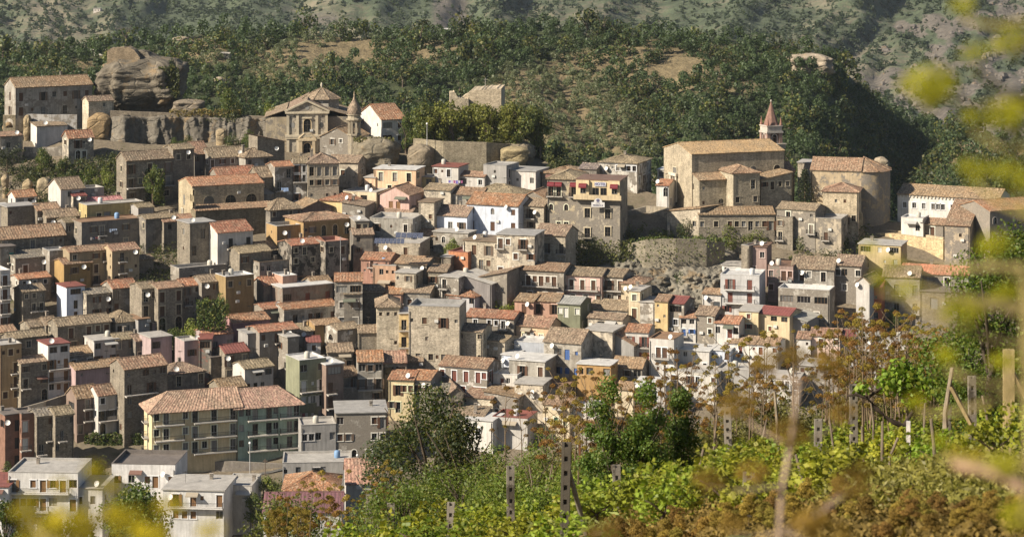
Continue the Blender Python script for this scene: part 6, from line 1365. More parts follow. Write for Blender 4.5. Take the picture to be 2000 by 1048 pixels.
# scrub that covers the slopes left between the houses
pts = []
for x0, x1, y0, y1, n in ((55, 245, 312, 398, 7000), (190, 340, 296, 330, 900), (262, 350, 482, 570, 1700), (330, 425, 585, 700, 900), (1100, 1262, 440, 505, 1500), (1640, 1705, 440, 500, 500), (380, 475, 195, 240, 600), (1065, 1125, 300, 345, 700), (1540, 1660, 490, 525, 600), (860, 910, 480, 545, 400), (-20, 60, 310, 380, 700), (700, 760, 1000, 1060, 300), (150, 300, 900, 960, 900), (490, 560, 940, 1030, 800), (-20, 120, 1030, 1090, 600)):
    for k in range(n//12):
        px, py = rng.uniform(x0, x1), rng.uniform(y0, y1)
        x, Y, z = P(px, py, Yg(py)-rng.uniform(0, .8)); r_ = rng.uniform(.5, 1.5)
        for j in range(20):
            d = rng.normal(0, 1, 3); d /= np.linalg.norm(d); pts.append((x+d[0]*r_, Y+d[1]*r_, z-.9+r_*.5+abs(d[2])*r_))
pts = np.array(pts); q = leaf_quads(pts, np.tile([0, -.6, .7], (len(pts), 1)), .42, .7); t = np.stack([rng.uniform(0, 1, len(pts)), rng.uniform(0, 1, len(pts)), pts[:, 0]*0], 1)
o = link('slope_scrub', quads_mesh('slope_scrub', q, ['leaf'], t), color=(.06, .075, .026)); tag(o, 'rough green scrub filling the steep plots between the houses', 'scrub', kind='stuff')
# palms
def palm(px, pt, pb, Y, label, s=1., nf=34):
    h = zof(pt, Y)-zof(pb, Y); r = tag(link('palm_tree', None, None, P(px, pb, Y)), label, 'palm'); b = MB(); b.tube([(0, 0, -1), (.1, 0, h*.3), (0, 0, h*.55)], [.35, .28, .3], 8); extra(r, 'trunk', b, ['bark'], (.14, .1, .07))
    for i in range(nf):
        b = MB(); t = 2*math.pi*i/nf*2.4; el = random.uniform(-.4, 1.2); L = h*.62*s; p = Vector((0, 0, h*.55)); v = Vector((math.cos(t)*math.cos(el), math.sin(t)*math.cos(el), math.sin(el))); side = Vector((-math.sin(t), math.cos(t), 0)); pts = []
        for k in range(8): pts.append(p.copy()); p = p+v*(L/8); v = (v+Vector((0, 0, -.18))).normalized()
        for k in range(1, 8):
            for sg_ in (-1, 1):
                a = pts[k]; l = L*.22*math.sin(math.pi*(k+.5)/9); tip = a+side*sg_*l+v*l*.5+Vector((0, 0, -l*.35)); b.poly([a, a+(pts[k]-pts[k-1])*.35, tip])
        b.tube(pts, [.04]*7+[.01], 4); extra(r, 'frond', b, ['leaf'], (.06, .075, .025))
palm(14, 276, 352, 592, 'palm tree with dusty drooping fronds at the picture edge'); palm(1150, 450, 505, 552, 'small palm rooted in the cliff under the hotel', 1.2)
# conifer in front of the church
Yn = 566; h = zof(326, Yn)-zof(402, Yn); r = tag(link('conifer', None, None, P(1572, 402, Yn)), 'tall layered Norfolk pine beside the tan lunette church', 'tree'); b = MB(); b.tube([(0, 0, -1), (0, 0, h)], [.28, .04], 7); extra(r, 'trunk', b, ['bark'], (.12, .09, .06)); qs = []; ts = []
for k in range(15):
    z = h*(.08+.9*k/15); L = (1-k/15.5)**.85*h*.30+.25
    for j in range(7):
        t = 2*math.pi*j/7+k*.5; n = 26; s_ = rng.uniform(.1, 1, n); pts = np.stack([s_*L*math.cos(t), s_*L*math.sin(t), z+.25*s_*L*.4-.12*s_**2*L], 1)+rng.normal(0, .09, (n, 3)); qs.append(leaf_quads(pts, np.tile([0, 0, 1.], (n, 1)), .42, .5)); ts.append(np.stack([rng.uniform(0, .8, n)]*2+[s_], 1))
link('crown', quads_mesh('crown', np.concatenate(qs), ['leaf'], np.concatenate(ts)), r, color=(.05, .065, .028))

# ------------------------------------------------------------------ the wooded hill: the nearest trees one by one, the rest as one wood
def hill_density(px, py):
    c = gsum(px, py, CLEAR); d = .95-1.0*min(1, c)+.25*fbm(px*.012, py*.025, 3); return d
olive = lambda px, py: gsum(px, py, [(1080, 190, 130, 60, 1.2), (1150, 270, 140, 60, 1.2), (640, 100, 110, 25, .9), (900, 110, 50, 20, .6), (480, 130, 90, 30, .9), (560, 160, 90, 20, .8), (1000, 260, 70, 40, .8), (300, 120, 60, 20, .5), (1980, 300, 90, 40, .7), (1500, 300, 60, 30, .3)])
cand = []
rs = random.Random(5)
for i in range(34000):
    px = rs.uniform(-150, 2150); pc = lerp_list(crest, px); t = rs.uniform(0, 1)**1.0
    _, py, Y = hill_pt(px, t)
    if py > tops_(px)+8 and py > 0 and (px < 1040 or py > 430): continue
    if py > 435 or (px < 500 and py > 240): continue
    if rs.random() > hill_density(px, py): continue
    x, Y, z = P(px, py, Y); ol = olive(px, py) > rs.uniform(.25, .9); h = rs.uniform(3., 4.6) if ol else rs.uniform(4, 8)*(1.4 if rs.random() < .25 else 1)
    w_ = h*rs.uniform(1., 1.5)
    z += fbm(x*.02, Y*.02, 1)*2.5
    cand.append((px, py, x, Y, z, h, w_, ol, rs.random()))
# thin out by spacing
cell = {}; keep = []
for c in cand:
    m_ = .34*c[6]; k = (int(c[2]//6), int(c[3]//6)); ok = True
    for dx in (-1, 0, 1):
        for dy in (-1, 0, 1):
            for o_ in cell.get((k[0]+dx, k[1]+dy), ()):
                if (o_[2]-c[2])**2+((o_[3]-c[3])*.6)**2 < (m_+.22*o_[6])**2: ok = False; break
    if ok: keep.append(c); cell.setdefault(k, []).append(c)
keep.sort(key=lambda c: -c[6]/c[3])
def inview(c): return -20 < c[0] < 2020
front = [c for c in keep if inview(c) and not c[7] and 60 < c[1] < 400][:280]; fs = set(map(id, front)); rest = [c for c in keep if id(c) not in fs]
for c in front:
    k = LOWTREES[rs.randrange(4)]; r = tag(link('oak_tree', None, None, (c[2], c[3], c[4]-.4), rs.uniform(0, 6.3)), 'dark green round oak on the wooded hill behind the town', 'tree', 'oaks on the wooded hill')
    g = .8+.45*c[8]; link('crown', k[0], r, color=(.046*g, .066*g, .026*g), scale=(c[6]/1.3, c[6]/1.3, c[5])); link('trunk', k[1], r, color=(.1, .08, .06), scale=c[5])
def scatter(name, items, base, n, size, label_col=None):
    """many small crowns baked into one mesh: items (x, y, z, h, w, tintR, tintG)"""
    Q, T_ = [], []
    for it in items:
        q, t = base[rs.randrange(len(base))]; a = rs.uniform(0, 6.28); ca, sa = math.cos(a), math.sin(a)
        M = np.array([[ca*it[4], -sa*it[4], 0], [sa*it[4], ca*it[4], 0], [0, 0, it[3]]]); Q.append(q @ M.T+np.array(it[:3])); tt = t.copy(); tt[:, 0] = np.clip(tt[:, 0]*.65+it[5]*.35, 0, 1); tt[:, 1] = np.clip(it[6]*.7+.3*tt[:, 1], 0, 1); T_.append(tt)
    return quads_mesh(name, np.concatenate(Q).astype(np.float32), ['leaf'], np.concatenate(T_))
base = [lobes_crown(make_lobes(.46, 1, 8, .28, .06, 60+s), 300, .13, .8, 1., .35) for s in range(5)]
dark = [(c[2], c[3], c[4]-.4, c[5], c[6]/1.15, c[8], 0.0) for c in rest if not c[7]]; pale = [(c[2], c[3], c[4]-.4, c[5], c[6]/1.15, c[8], 0.) for c in rest if c[7]]
o = link('forest', scatter('forest', dark, base, 0, 0), color=(.044, .064, .026)); tag(o, 'dark green oak wood covering the hill behind the town', 'forest', kind='stuff')
o = link('olive_grove', scatter('olive_grove', pale, base, 0, 0), color=(.115, .13, .07)); tag(o, 'pale grey-green olive groves on the hill terraces', 'olive grove', kind='stuff')
print('hill trees', len(front), len(dark), len(pale))
items = []; base2 = [lobes_crown(make_lobes(.5, 1, 5, .35, .05, 80+s), 34, .42, .8, 1., .5) for s in range(4)]
for i in range(27000):
    px, py = rs.uniform(-100, 2100), rs.uniform(-30, 300); pc = lerp_list(crest, px)
    if py > pc+4: continue
    rk = mtn_rock(px, py); dn = .55+.6*fbm(px*.012, py*.03, 21)-.6*rk
    band = math.sin(py*.9+px*.05)                      # planted terraces
    if 1050 < px < 1600 or px < 330: dn = dn*.75+.15*band
    if rs.random() > dn: continue
    Y = mtn_pt(px, py); x, Y, z = P(px, py, Y); z += 5*fbm(px*.03, py*.03, 2); h = rs.uniform(1.6, 5.5)*(.6 if rk > .5 else 1); items.append((x, Y, z-.5, h, h*rs.uniform(.9, 1.6), rs.random(), rs.uniform(0, .5)))
o = link('mountain_scrub', scatter('mountain_scrub', items, base2, 0, 0), color=(.045, .06, .032)); tag(o, 'scattered scrub and trees dotting the far mountain slopes', 'scrub', kind='stuff')
print('mountain', len(items))
# loose stones on the bare flank
b = MB()
for i in range(900):
    px = rs.uniform(1600, 2050); py = rs.uniform(-10, 240)
    if mtn_rock(px, py) < .6 or py > lerp_list(crest, px): continue
    x, Y, z = P(px, py, mtn_pt(px, py)); s_ = rs.uniform(1, 4.5)*rs.random()+.8; a = rs.uniform(0, 3)
    b.lathe([(s_*.9, -s_*.6), (s_*rs.uniform(.8, 1.2), 0), (s_*.6, s_*.5), (.05, s_*.7)], 5, (x, Y, z), a, a+6.283)
o = link('scree_boulders', b.mesh('scree_boulders', ['rock']), color=(.14, .125, .11)); tag(o, 'grey boulders strewn over the bare mountain flank', 'boulders', kind='stuff')
# ------------------------------------------------------------------ vineyard in the foreground
def gpt(px, Y):
    x = (px-1000)/F*Y; return (x, Y, field_z(x, Y))
def vine_mesh(seed, n=560):
    rs_ = np.random.default_rng(seed); L = []
    for i in range(9): L.append((rs_.uniform(-.55, .55), rs_.uniform(-.35, .35), rs_.uniform(.25, .85), rs_.uniform(.2, .34)))
    for i in range(8):                       # upright young shoots
        x, y = rs_.uniform(-.5, .5), rs_.uniform(-.3, .3)
        for k in range(4): L.append((x+.04*k, y, .8+.15*k, .085))
    q, t = lobes_crown(L, n, .105, .35, 1., .9); return quads_mesh('foliage', q, ['leaf'], t)
VINES = [vine_mesh(s) for s in range(6)]
def vtrunk(seed):
    r = random.Random(seed); b = MB(); b.tube([(0, 0, -.2), (r.uniform(-.1, .1), 0, .3), (r.uniform(-.15, .15), 0, .55), (r.uniform(-.3, .3), 0, .8)], [.06, .05, .045, .03], 6); b.tube([(0, 0, .5), (.4, 0, .75), (.6, .05, .95)], [.035, .03, .015], 5); b.tube([(0, 0, .45), (-.35, 0, .75), (-.6, -.05, .9)], [.035, .03, .015], 5); return b.mesh('vine_stem', ['bark'], True)
VT = [vtrunk(s) for s in range(4)]
rv = random.Random(11)
def post_mesh(h, w_=.11, slots=True):
    b = MB(); d = .09
    if not slots: b.box(-w_/2, w_/2, -d/2, d/2, -.4, h); return b.mesh('vineyard_post', ['old_plaster'])
    t = w_*.3; b.box(-w_/2, -w_/2+t, -d/2, d/2, -.4, h); b.box(w_/2-t, w_/2, -d/2, d/2, -.4, h); z = -.4; k = .27
    while z < h: b.box(-w_/2+t, w_/2-t, -d/2+.002, d/2-.002, z, min(h, z+.17)); z += k
    b.box(-w_/2+t, w_/2-t, d/2-.02, d/2-.004, -.4, h); return b.mesh('vineyard_post', ['old_plaster'])
posts = [(718, 983, 1075, 'c'), (762, 1000, 1075, 'c'), (879, 998, 1075, 'c'), (998, 928, 1050, 'c'), (1102, 880, 1062, 'C'), (1170, 856, 944, 'c'), (1206, 925, 1035, 'c'), (1424, 812, 900, 'c'), (1522, 782, 922, 'w'), (1458, 940, 1048, 'c'), (1597, 836, 925, 'c'), (1668, 768, 902, 'c'), (1848, 778, 858, 'c'), (1900, 752, 815, 'c'), (1970, 700, 860, 'W'), (1774, 840, 925, 'p'), (1072, 924, 992, 's'), (852, 962, 1025, 's'), (768, 1010, 1060, 's'), (800, 1000, 1060, 's'), (1132, 878, 925, 'r'), (1562, 905, 985, 's'), (1740, 900, 930, 's'), (1690, 850, 920, 's'), (1852, 735, 820, 'w')]+[(p_, b_-h_, b_, 's') for p_, b_, h_ in ((930, 1010, 70), (1040, 1000, 75), (1250, 960, 95), (1310, 940, 90), (1365, 985, 95), (1395, 900, 80), (1490, 925, 95), (1545, 960, 100), (1630, 930, 100), (1705, 880, 90), (1725, 935, 95), (1805, 890, 85), (1830, 930, 95), (1925, 880, 90), (1130, 985, 90), (1060, 1030, 80))]
POSTS = []
names = {'c': 'notched grey concrete vineyard post among the vines', 's': 'thin crooked wooden stake among the vines'}
for px, pt, pb, k in posts:
    # distance from where the base meets the ground
    Y = 60.
    for _ in range(60):
        x = (px-1000)/F*Y; py = YH-field_z(x, Y)*F/Y; Y *= 1+(py-pb)*.0022 if py > pb else 1-(pb-py)*.0022; Y = min(75, max(34, Y))
    Y = {1970: 50.5, 1900: 52, 1852: 51.5}.get(px, Y)
    x = (px-1000)/F*Y; zb = field_z(x, Y); h = max(.8, zof(pt-18, Y)-zb); POSTS.append((px, Y)); rz = rv.uniform(-.2, .2)
    if k in 'cC':
        o = link('vineyard_post', post_mesh(h, 18*Y/F if k == 'C' else max(.16, 15*Y/F)), None, (x, Y, zb), rz, color=(.105, .09, .07)); o.rotation_euler = (rv.uniform(-.03, .03), rv.uniform(-.03, .05), rz)
        tag(o, names['c'] if k == 'c' else 'tall leaning notched concrete post with a slanting brace', 'post', 'concrete posts in the vineyard' if k == 'c' else None)
        if k == 'C' or px in (1170, 1206, 1458):
            b = MB(); b.tube([(.04, .1, h*.72), (.42, .5, -.1)], .05, 5); o2 = link('brace', b.mesh('brace', ['old_plaster']), o, color=(.24, .2, .15))
            if k == 'c': o['label'] = {1170: 'notched concrete post with a dark brace beside the tall pear tree', 1206: 'notched concrete post with a brace below the pear tree', 1458: 'notched concrete post rising from brown fennel heads'}[px]; del o['group']
    else:
        b = MB(); r_ = .03 if k == 's' else .055
        if k == 'W': b.box(-.12, .12, -.07, .07, -.4, h)
        elif k == 'p' or k == 'r': b.box(-.04, .04, -.04, .04, -.4, h)
        else: b.tube([(0, 0, -.4), (rv.uniform(-.08, .08), 0, h*.5), (rv.uniform(-.15, .15), 0, h)], [r_*1.1, r_, r_*.8], 6)
        o = link('wooden_stake' if k in 'sw' else 'vineyard_post', b.mesh('stake', ['bark']), None, (x, Y, zb), rz, color={'s': (.17, .135, .10), 'w': (.22, .18, .13), 'W': (.36, .28, .14), 'p': (.5, .47, .45), 'r': (.13, .06, .03)}[k])
        tag(o, {'s': names['s'], 'w': 'tall weathered wooden pole standing above the vines' if px < 1800 else 'leaning grey pole with a slanting stay by the leafy tree', 'W': 'thick yellowish timber post with a slanting stay', 'p': 'white painted post behind the twisted old vine', 'r': 'rust brown iron post at the vineyard edge'}[k], 'post' if k not in 's' else 'stake', 'stakes among the vines' if k == 's' else None)
        if k == 'W' or px == 1852:
            b = MB(); b.tube([(.05, -.02, h*.8), (.75, .1, h*.15)], .06, 5); link('brace', b.mesh('brace', ['bark']), o, color=(.3, .23, .12))
nv = 0
for row in range(21):
    Y0 = 33+row*2.6
    for i in range(44):
        px_x = -9+i*1.15+rv.uniform(-.2, .2)+(row % 2)*.4; Y = Y0+.18*px_x+rv.uniform(-.25, .25); px = 1000+F*px_x/Y; z = field_z(px_x, Y); py = YH-z*F/Y
        if not (640 < px < 2040) or py > 1130 or nv >= 296 or Y > 83: continue
        if px < 900 and Y > 60: continue
        if 1670 < px < 1895 and py > 958 or (px > 1250 and py > 1062-(px-1180)*.09) or rv.random() < .05: continue
        if any(abs(px-a) < 24 and b_-14 < Y < b_+.4 for a, b_ in POSTS): continue
        s_ = rv.uniform(.8, 1.2)*min(1, .55+Y/110); r = tag(link('grape_vine', None, None, (px_x, Y, z), rv.uniform(-.3, .3)), 'leafy bright green vine growing in the vineyard rows', 'vine', 'vines in the vineyard'); nv += 1
        g = rv.uniform(.65, 1.25); hy = rv.uniform(.8, 1.2); link('foliage', VINES[rv.randrange(6)], r, color=(.19*g*hy, .225*g, .024*g), scale=(s_, s_, s_*rv.uniform(.55, .88))); link('vine_stem', VT[rv.randrange(4)], r, color=(.07, .05, .035), scale=s_*.6)
print('vines', nv)
# wires between posts
b = MB()
# old twisted vine
r = tag(link('old_vine', None, None, gpt(1772, 61)), 'old vine with a thick twisted dark trunk and an arched arm', 'vine'); b = MB()
b.tube([(0, 0, -.2), (.02, 0, .35), (-.1, 0, .6), (-.45, 0, .75), (-.8, 0, 1.05), (-1.05, 0, 1.35), (-1.4, 0, 1.45), (-1.6, 0, 1.4)], [.10, .08, .075, .07, .065, .05, .04, .03], 7); b.tube([(-.1, 0, .6), (.15, 0, 1.0), (.1, .1, 1.5)], [.06, .05, .03], 6); b.tube([(-1.05, 0, 1.35), (-.7, 0, 1.6), (-.3, 0, 1.7)], [.045, .04, .02], 6); extra(r, 'trunk', b, ['bark'], (.035, .025, .018), smooth=True)
q, t = lobes_crown([(-.5, 0, 1.75, .4), (-.1, 0, 1.9, .45), (.3, 0, 1.8, .45), (.1, 0, 1.45, .35), (.6, 0, 1.6, .35), (-.2, 0, 2.15, .3), (.9, 0, 1.5, .3), (-1.2, 0, 1.6, .25)], 1200, .13, .3); link('foliage', quads_mesh('foliage', q, ['leaf'], t), r, color=(.14, .21, .025))
# terrace wall of the field
wall_strip('field_wall', [(1680, 958, 37.2), (1760, 961, 36.2), (1885, 968, 33.8)], .4, 'low rubble field wall with a flat pale coping', 'stone', (.45, .38, .27), th=.4, below=1)
def bigtree(px, Y, top, w_, lob, n, leaf, col, label, aspect=.55, name='tree', base=.25, seed=1, r=.35, trunk=.12, shell=.3, zoff=0, spread=.8):
    x, Y, z = gpt(px, Y); z += zoff; h = zof(top, Y)-z; rt = tag(link(name, None, None, (x, Y, z)), label, 'tree')
    q, t = lobes_crown(make_lobes(w_, h, lob, r, base, seed), n, leaf, shell, aspect, spread); link('crown', quads_mesh('crown', q, ['leaf'], t), rt, color=col); link('trunk', trunk_mesh(h, trunk, 6, seed, .4), rt, color=(.07, .055, .04)); return rt
bigtree(845, 92, 752, 1.75, 40, 11000, .14, (.042, .06, .02), 'large dark leafy tree standing between the vineyard and the grey apartment block', seed=3, r=.7, trunk=.16, base=.3)
bigtree(905, 90, 815, 1.2, 16, 4500, .14, (.03, .042, .016), 'low dark bushy tree beside the large leafy tree', seed=4, r=.6)
bigtree(745, 94, 865, 1.5, 16, 4000, .12, (.06, .085, .04), 'grey-green feathery bush under the large leafy tree', seed=5, r=.6, base=.1)
for i, (px, Y, h, w_, lab) in enumerate([(1190, 66, 742, .75, 'tall narrow pear tree with forked top in front of the cement gable'), (1268, 67, 738, .6, 'tall slender pear tree beside the forked one'), (1330, 68, 768, .42, 'small upright pear tree to the side of the two tall ones'), (1245, 66, 815, .9, 'lower leafy pear tree filling the gap below the tall ones')]):
    bigtree(px, Y, h, w_, 30, 7500, .10, (.085, .14, .024), lab, .5, 'pear_tree', .05, 20+i, .34, .05, .2)
for i, (px, Y, h, w_, c) in enumerate([(960, 78, 868, 1.5, 0), (1045, 76, 875, 1.3, 0), (1120, 72, 905, 1.0, 1), (900, 68, 915, 1.3, 1), (835, 70, 918, 1.4, 0), (985, 64, 930, 1.2, 1), (790, 66, 950, 1.2, 0), (1065, 60, 945, .9, 1), (745, 70, 955, 1.1, 0), (1060, 85, 835, .8, 1)]):
    labs = ['broad peach tree with drooping leaves below the large dark tree', 'peach tree with narrow shiny leaves behind the leaning post', 'young peach tree near the rusty iron post', 'leafy peach bush in the middle of the vineyard edge', 'dense peach tree over the wooden stakes', 'low peach bush beside the tall notched post', 'peach tree at the lower vineyard corner', 'small peach bush in front of the leaning concrete post', 'scrubby peach tree beside brown fennel', 'pale green young tree in front of the white houses']
    bigtree(px, Y, h, w_, 20, 3600, .12, [(.085, .125, .022), (.12, .165, .03)][c], labs[i], .32, 'peach_tree', .05, 40+i, .5, .05, .25)
bigtree(1935, 54, 480, 1.45, 40, 13000, .11, (.075, .115, .018), 'big shiny leafed tree at the picture side above the vineyard', .45, 'pear_tree', .1, 60, .55, .10, .25)
bigtree(1995, 56, 455, .8, 26, 8000, .11, (.06, .095, .016), 'second leafy tree partly outside the picture', .45, 'pear_tree', .1, 61, .55, .10, .25)
bigtree(1895, 60, 590, 1.0, 18, 4500, .11, (.07, .11, .018), 'low leafy tree beside the thick timber post', .45, 'pear_tree', .05, 62, .5, .08, .25)
bigtree(265, 150, 952, 2.9, 26, 8000, .24, (.06, .09, .022), 'round orange tree in front of the white apartment houses', .5, 'citrus_tree', .1, 70, 1.0, .12, .4, zoff=zof(1100, 150)-gpt(265, 150)[2])
bigtree(120, 150, 1010, 3.4, 20, 6000, .24, (.075, .105, .025), 'low green hedge bush at the picture bottom', .5, 'citrus_tree', .1, 71, .9, .1, .4, zoff=zof(1120, 150)-gpt(120, 150)[2])
bigtree(10, 150, 985, 1.6, 16, 4000, .24, (.045, .07, .02), 'dark bush in the lower corner of the picture', .5, 'citrus_tree', .1, 72, .8, .1, .4, zoff=zof(1110, 150)-gpt(10, 150)[2])
bigtree(560, 90, 985, 2.4, 20, 6000, .14, (.085, .10, .03), 'tangled green scrub below the purple roofed bungalow', .5, 'shrub', .05, 73, .7, .06, .3, zoff=zof(1075, 90)-gpt(560, 90)[2])
# ---- giant fennel: stalks with domed brown seed heads
def umbel_mesh(seed, n=150, r=.07, dome=.6, fl=.016):
    rs_ = np.random.default_rng(seed); d = rs_.normal(0, 1, (n, 3)); d[:, 2] = np.abs(d[:, 2])*dome+.12; d /= np.linalg.norm(d, axis=1, keepdims=True); pts = d*(r*rs_.uniform(.78, 1.06, n))[:, None]; pts[:, 2] -= r*.45
    q = leaf_quads(pts, d, fl, 1., .8); k = max(1, n//9); st = []
    for i in range(k):                       # the rays of the umbel
        p = pts[i*9]; s_ = np.array([.0012, .0012, 0])*(r/.07); st.append(np.stack([np.array([0, 0, -r*1.1])-s_, np.array([0, 0, -r*1.1])+s_, p+s_, p-s_]))
    q = np.concatenate([q, np.array(st)]); t = np.stack([rs_.uniform(0, 1, len(q)), rs_.uniform(0, .6, len(q)), np.zeros(len(q))], 1); return quads_mesh('seed_head', q, ['dry'], t)
UM = [umbel_mesh(s, 190, .11, .6, .03) for s in range(4)]
def stalk(seed, h):
    r = random.Random(seed); b = MB(); lean = r.uniform(-.18, .18); tips = []; c = lambda t: Vector((lean*t*h*.5+.05*math.sin(t*5+seed), .1*lean*t, t*h)); b.tube([c(i/6) for i in range(7)], [.028, .026, .022, .018, .014, .011, .006], 6); tips.append(c(1.))
    nb = r.randint(7, 12)
    for i in range(nb):
        t = .42+.55*(i/nb); a = i*2.4+r.uniform(-.3, .3); p = c(t); L = h*r.uniform(.10, .2)*(1.25-t*.5); e = p+Vector((L*math.cos(a), L*math.sin(a), L*r.uniform(.8, 1.3))); m_ = p.lerp(e, .5)+Vector((math.cos(a), math.sin(a), -.3))*L*.12; b.tube([p, m_, e], [.009, .007, .005], 4); tips.append(e)
    return b.mesh('stem', ['bark'], True), tips
ST = [stalk(s, 3.0) for s in range(7)]
def fennel(x, Y, z, s_, col, head, label, group, hs=1.):
    me, tips = ST[rv.randrange(len(ST))]; r = tag(link('giant_fennel', None, None, (x, Y, z), rv.uniform(0, 6.28)), label, 'fennel', group); link('stem', me, r, color=col, scale=s_)
    hk = rv.uniform(.75, 1.25)
    for tp in tips: link('seed_head', UM[rv.randrange(4)], r, tuple(tp*s_), rv.uniform(0, 6), color=tuple(c*hk for c in head), scale=hs*rv.uniform(.7, 1.25))
BRN = (.19, .14, .032)
spots = [(rv.uniform(1080, 1870), rv.uniform(70, 86)) for _ in range(80)]+[(rv.uniform(1600, 1840), rv.uniform(64, 84)) for _ in range(50)]+[(px, 80) for px in (985, 1022, 1060, 1090, 1128, 1150, 1205, 1320, 1420, 1500)]+[(rv.uniform(520, 760), rv.uniform(72, 92)) for _ in range(24)]
for px, Y in spots:
    x, Y, z = gpt(px, Y)
    if px < 780: z = max(z, zof(1110, Y))
    top = lerp_list([(500, 1000), (640, 930), (780, 900), (985, 740), (1080, 740), (1300, 700), (1500, 650), (1700, 610), (1850, 640)], px); s_ = min(1.75, max(.6, (zof(top+rv.uniform(-10, 110), Y)-z)/3.0))
    fennel(x, Y, z, s_, (.15, .11, .07), rv.choice([(.20, .15, .028), BRN, (.20, .115, .028), (.17, .09, .028), (.21, .16, .03)]), 'tall dry giant fennel with domed brown seed heads above the vineyard', 'dry giant fennel stalks', hs=1.)
for i in range(95):                                   # low brown fennel in front of the vineyard
    px = rv.uniform(1180, 2020); py = rv.uniform(max(1000, 1062-(px-1180)*.1), 1075); Y = min(50, max(18, 6314/(py-936.5+.2*(px-1000)))); x, Y, z0 = gpt(px, Y)
    fennel(x, Y, z0, rv.uniform(.2, .45)*Y/100+.02, (.13, .09, .05), rv.choice([(.23, .165, .035), (.20, .13, .03), (.21, .17, .035), (.17, .10, .028)]), 'low brown fennel clump in front of the vineyard', 'low brown fennel', hs=Y/60)
for i, (px, py, Y) in enumerate([(905, 870, 84), (890, 855, 84), (730, 940, 80), (640, 985, 78)]): pass
# rough growth along the vineyard's far edge
n = 95000; us = rng.uniform(-.05, 1.05, n); Ys = rng.uniform(79, 88, n); pxs = 1000+us*1000; xs = (pxs-1000)/F*Ys; hh = np.array([max(.35, 1.7+1.5*fbm(x*.6, y*.5)) for x, y in zip(xs, Ys)])*rng.uniform(0, 1, n)**.8; zz = np.array([field_z(x, y) for x, y in zip(xs, Ys)])+hh
q = leaf_quads(np.stack([xs, Ys, zz], 1), np.tile([0, -1., .5], (n, 1)), .13, .45, .9); t = np.stack([rng.uniform(0, 1, n), rng.uniform(0, 1, n), us], 1)
o = link('edge_undergrowth', quads_mesh('edge_undergrowth', q, ['leaf'], t), color=(.125, .12, .035)); tag(o, 'tangled yellow-green weeds along the far edge of the vineyard', 'undergrowth', kind='stuff')
n = 22000; pys = rng.uniform(925, 1010, n); pxs = rng.uniform(1560, 2040, n); Ys = np.clip(6314/(pys-936.5+.2*(pxs-1000)), 20, 60); xs = (pxs-1000)/F*Ys; zz = np.array([field_z(x, y)+rng.uniform(0, .34)*max(.3, .8+fbm(x*.9, y*.9)) for x, y in zip(xs, Ys)])
q = leaf_quads(np.stack([xs, Ys, zz], 1), np.tile([0, -1., .3], (n, 1)), .11, .3, .8); t = np.stack([rng.uniform(0, 1, n), rng.uniform(0, 1, n), pxs*0], 1)
o = link('path_grass', quads_mesh('path_grass', q, ['leaf'], t), color=(.19, .175, .04)); tag(o, 'straw and green tufts of grass on the field path', 'grass', kind='stuff')
# grass and weeds of the field
n = 26000; xs = rng.uniform(-9, 22, n); Ys = 40+48*rng.uniform(0, 1, n); pts = np.array([(x, y, field_z(x, y)+rng.uniform(.0, .28)) for x, y in zip(xs, Ys)]); q = leaf_quads(pts, np.tile([0, -1., .3], (n, 1)), .28, .16, .7); t = np.stack([rng.uniform(0, 1, n), rng.uniform(0, 1, n), xs*0], 1)
o = link('field_weeds', quads_mesh('field_weeds', q, ['leaf'], t), color=(.13, .15, .035)); tag(o, 'green and straw coloured weeds between the vines', 'weeds', kind='stuff')
n = 42000; us = rng.uniform(0, 1, n); pys = rng.uniform(985, 1070, n); Ys = np.clip(6314/(pys-936.5+.2*(180+us*900)), 16, 51); xs = (1180+us*900-1000)/F*Ys; zz = np.array([field_z(x, y)+max(0, .2+.4*fbm(x*.8, y*.8))*rng.uniform(0, 1)**.7*y/45 for x, y in zip(xs, Ys)]); q = leaf_quads(np.stack([xs, Ys, zz], 1), np.tile([0, -1., .5], (n, 1)), .07, .6, .9); t = np.stack([rng.uniform(0, 1, n), rng.uniform(0, .5, n), us], 1)
o = link('dry_undergrowth', quads_mesh('dry_undergrowth', q, ['dry'], t), color=(.20, .14, .04)); tag(o, 'brown and yellow dry undergrowth along the lower vineyard edge', 'undergrowth', kind='stuff')
# ---- flowering fennel close to the lens, out of focus
NEARU = [umbel_mesh(100+s, 270, .05, .55, .009) for s in range(3)]
def near_plant(label, heads, Y, stem_px, scol, heads_col, name='flowering_fennel', r0=.008, ks=.95):
    """heads: (px, py, width in px, dY); stem_px: the stalk's course downwards"""
    x0, Y0, z0 = P(stem_px[-1][0], stem_px[-1][1], Y); zg = field_z(x0, Y0); rt = tag(link(name, None, None, (x0, Y0, zg)), label, 'fennel'); b = MB()
    pts = [Vector(P(px, py, Y))-Vector((x0, Y0, zg)) for px, py in stem_px]+[Vector((0, 0, -.05))]; b.tube(pts, [r0*.7]+[r0]*(len(pts)-1), 6)
    for px, py, w_, dY, js in heads:
        p = Vector(P(px, py, Y+dY))-Vector((x0, Y0, zg)); j = pts[js]; b.tube([j, j.lerp(p, .6)+Vector((0, 0, -.02)), p+Vector((0, 0, -.02))], [r0*.5, r0*.4, r0*.3], 5)
    extra(rt, 'stem', b, ['bark'], scol, smooth=True)
    for px, py, w_, dY, js in heads:
        p = Vector(P(px, py, Y+dY))-Vector((x0, Y0, zg)); s_ = ks*w_/F*(Y+dY)/.105; hk = random.uniform(.85, 1.2); hc = tuple(c*hk for c in heads_col); o = link('flower_head', NEARU[random.randrange(3)], rt, tuple(p), random.uniform(0, 6), color=hc, scale=s_); o.rotation_euler = (random.uniform(-.3, .3), random.uniform(-.5, .1), random.uniform(0, 6))
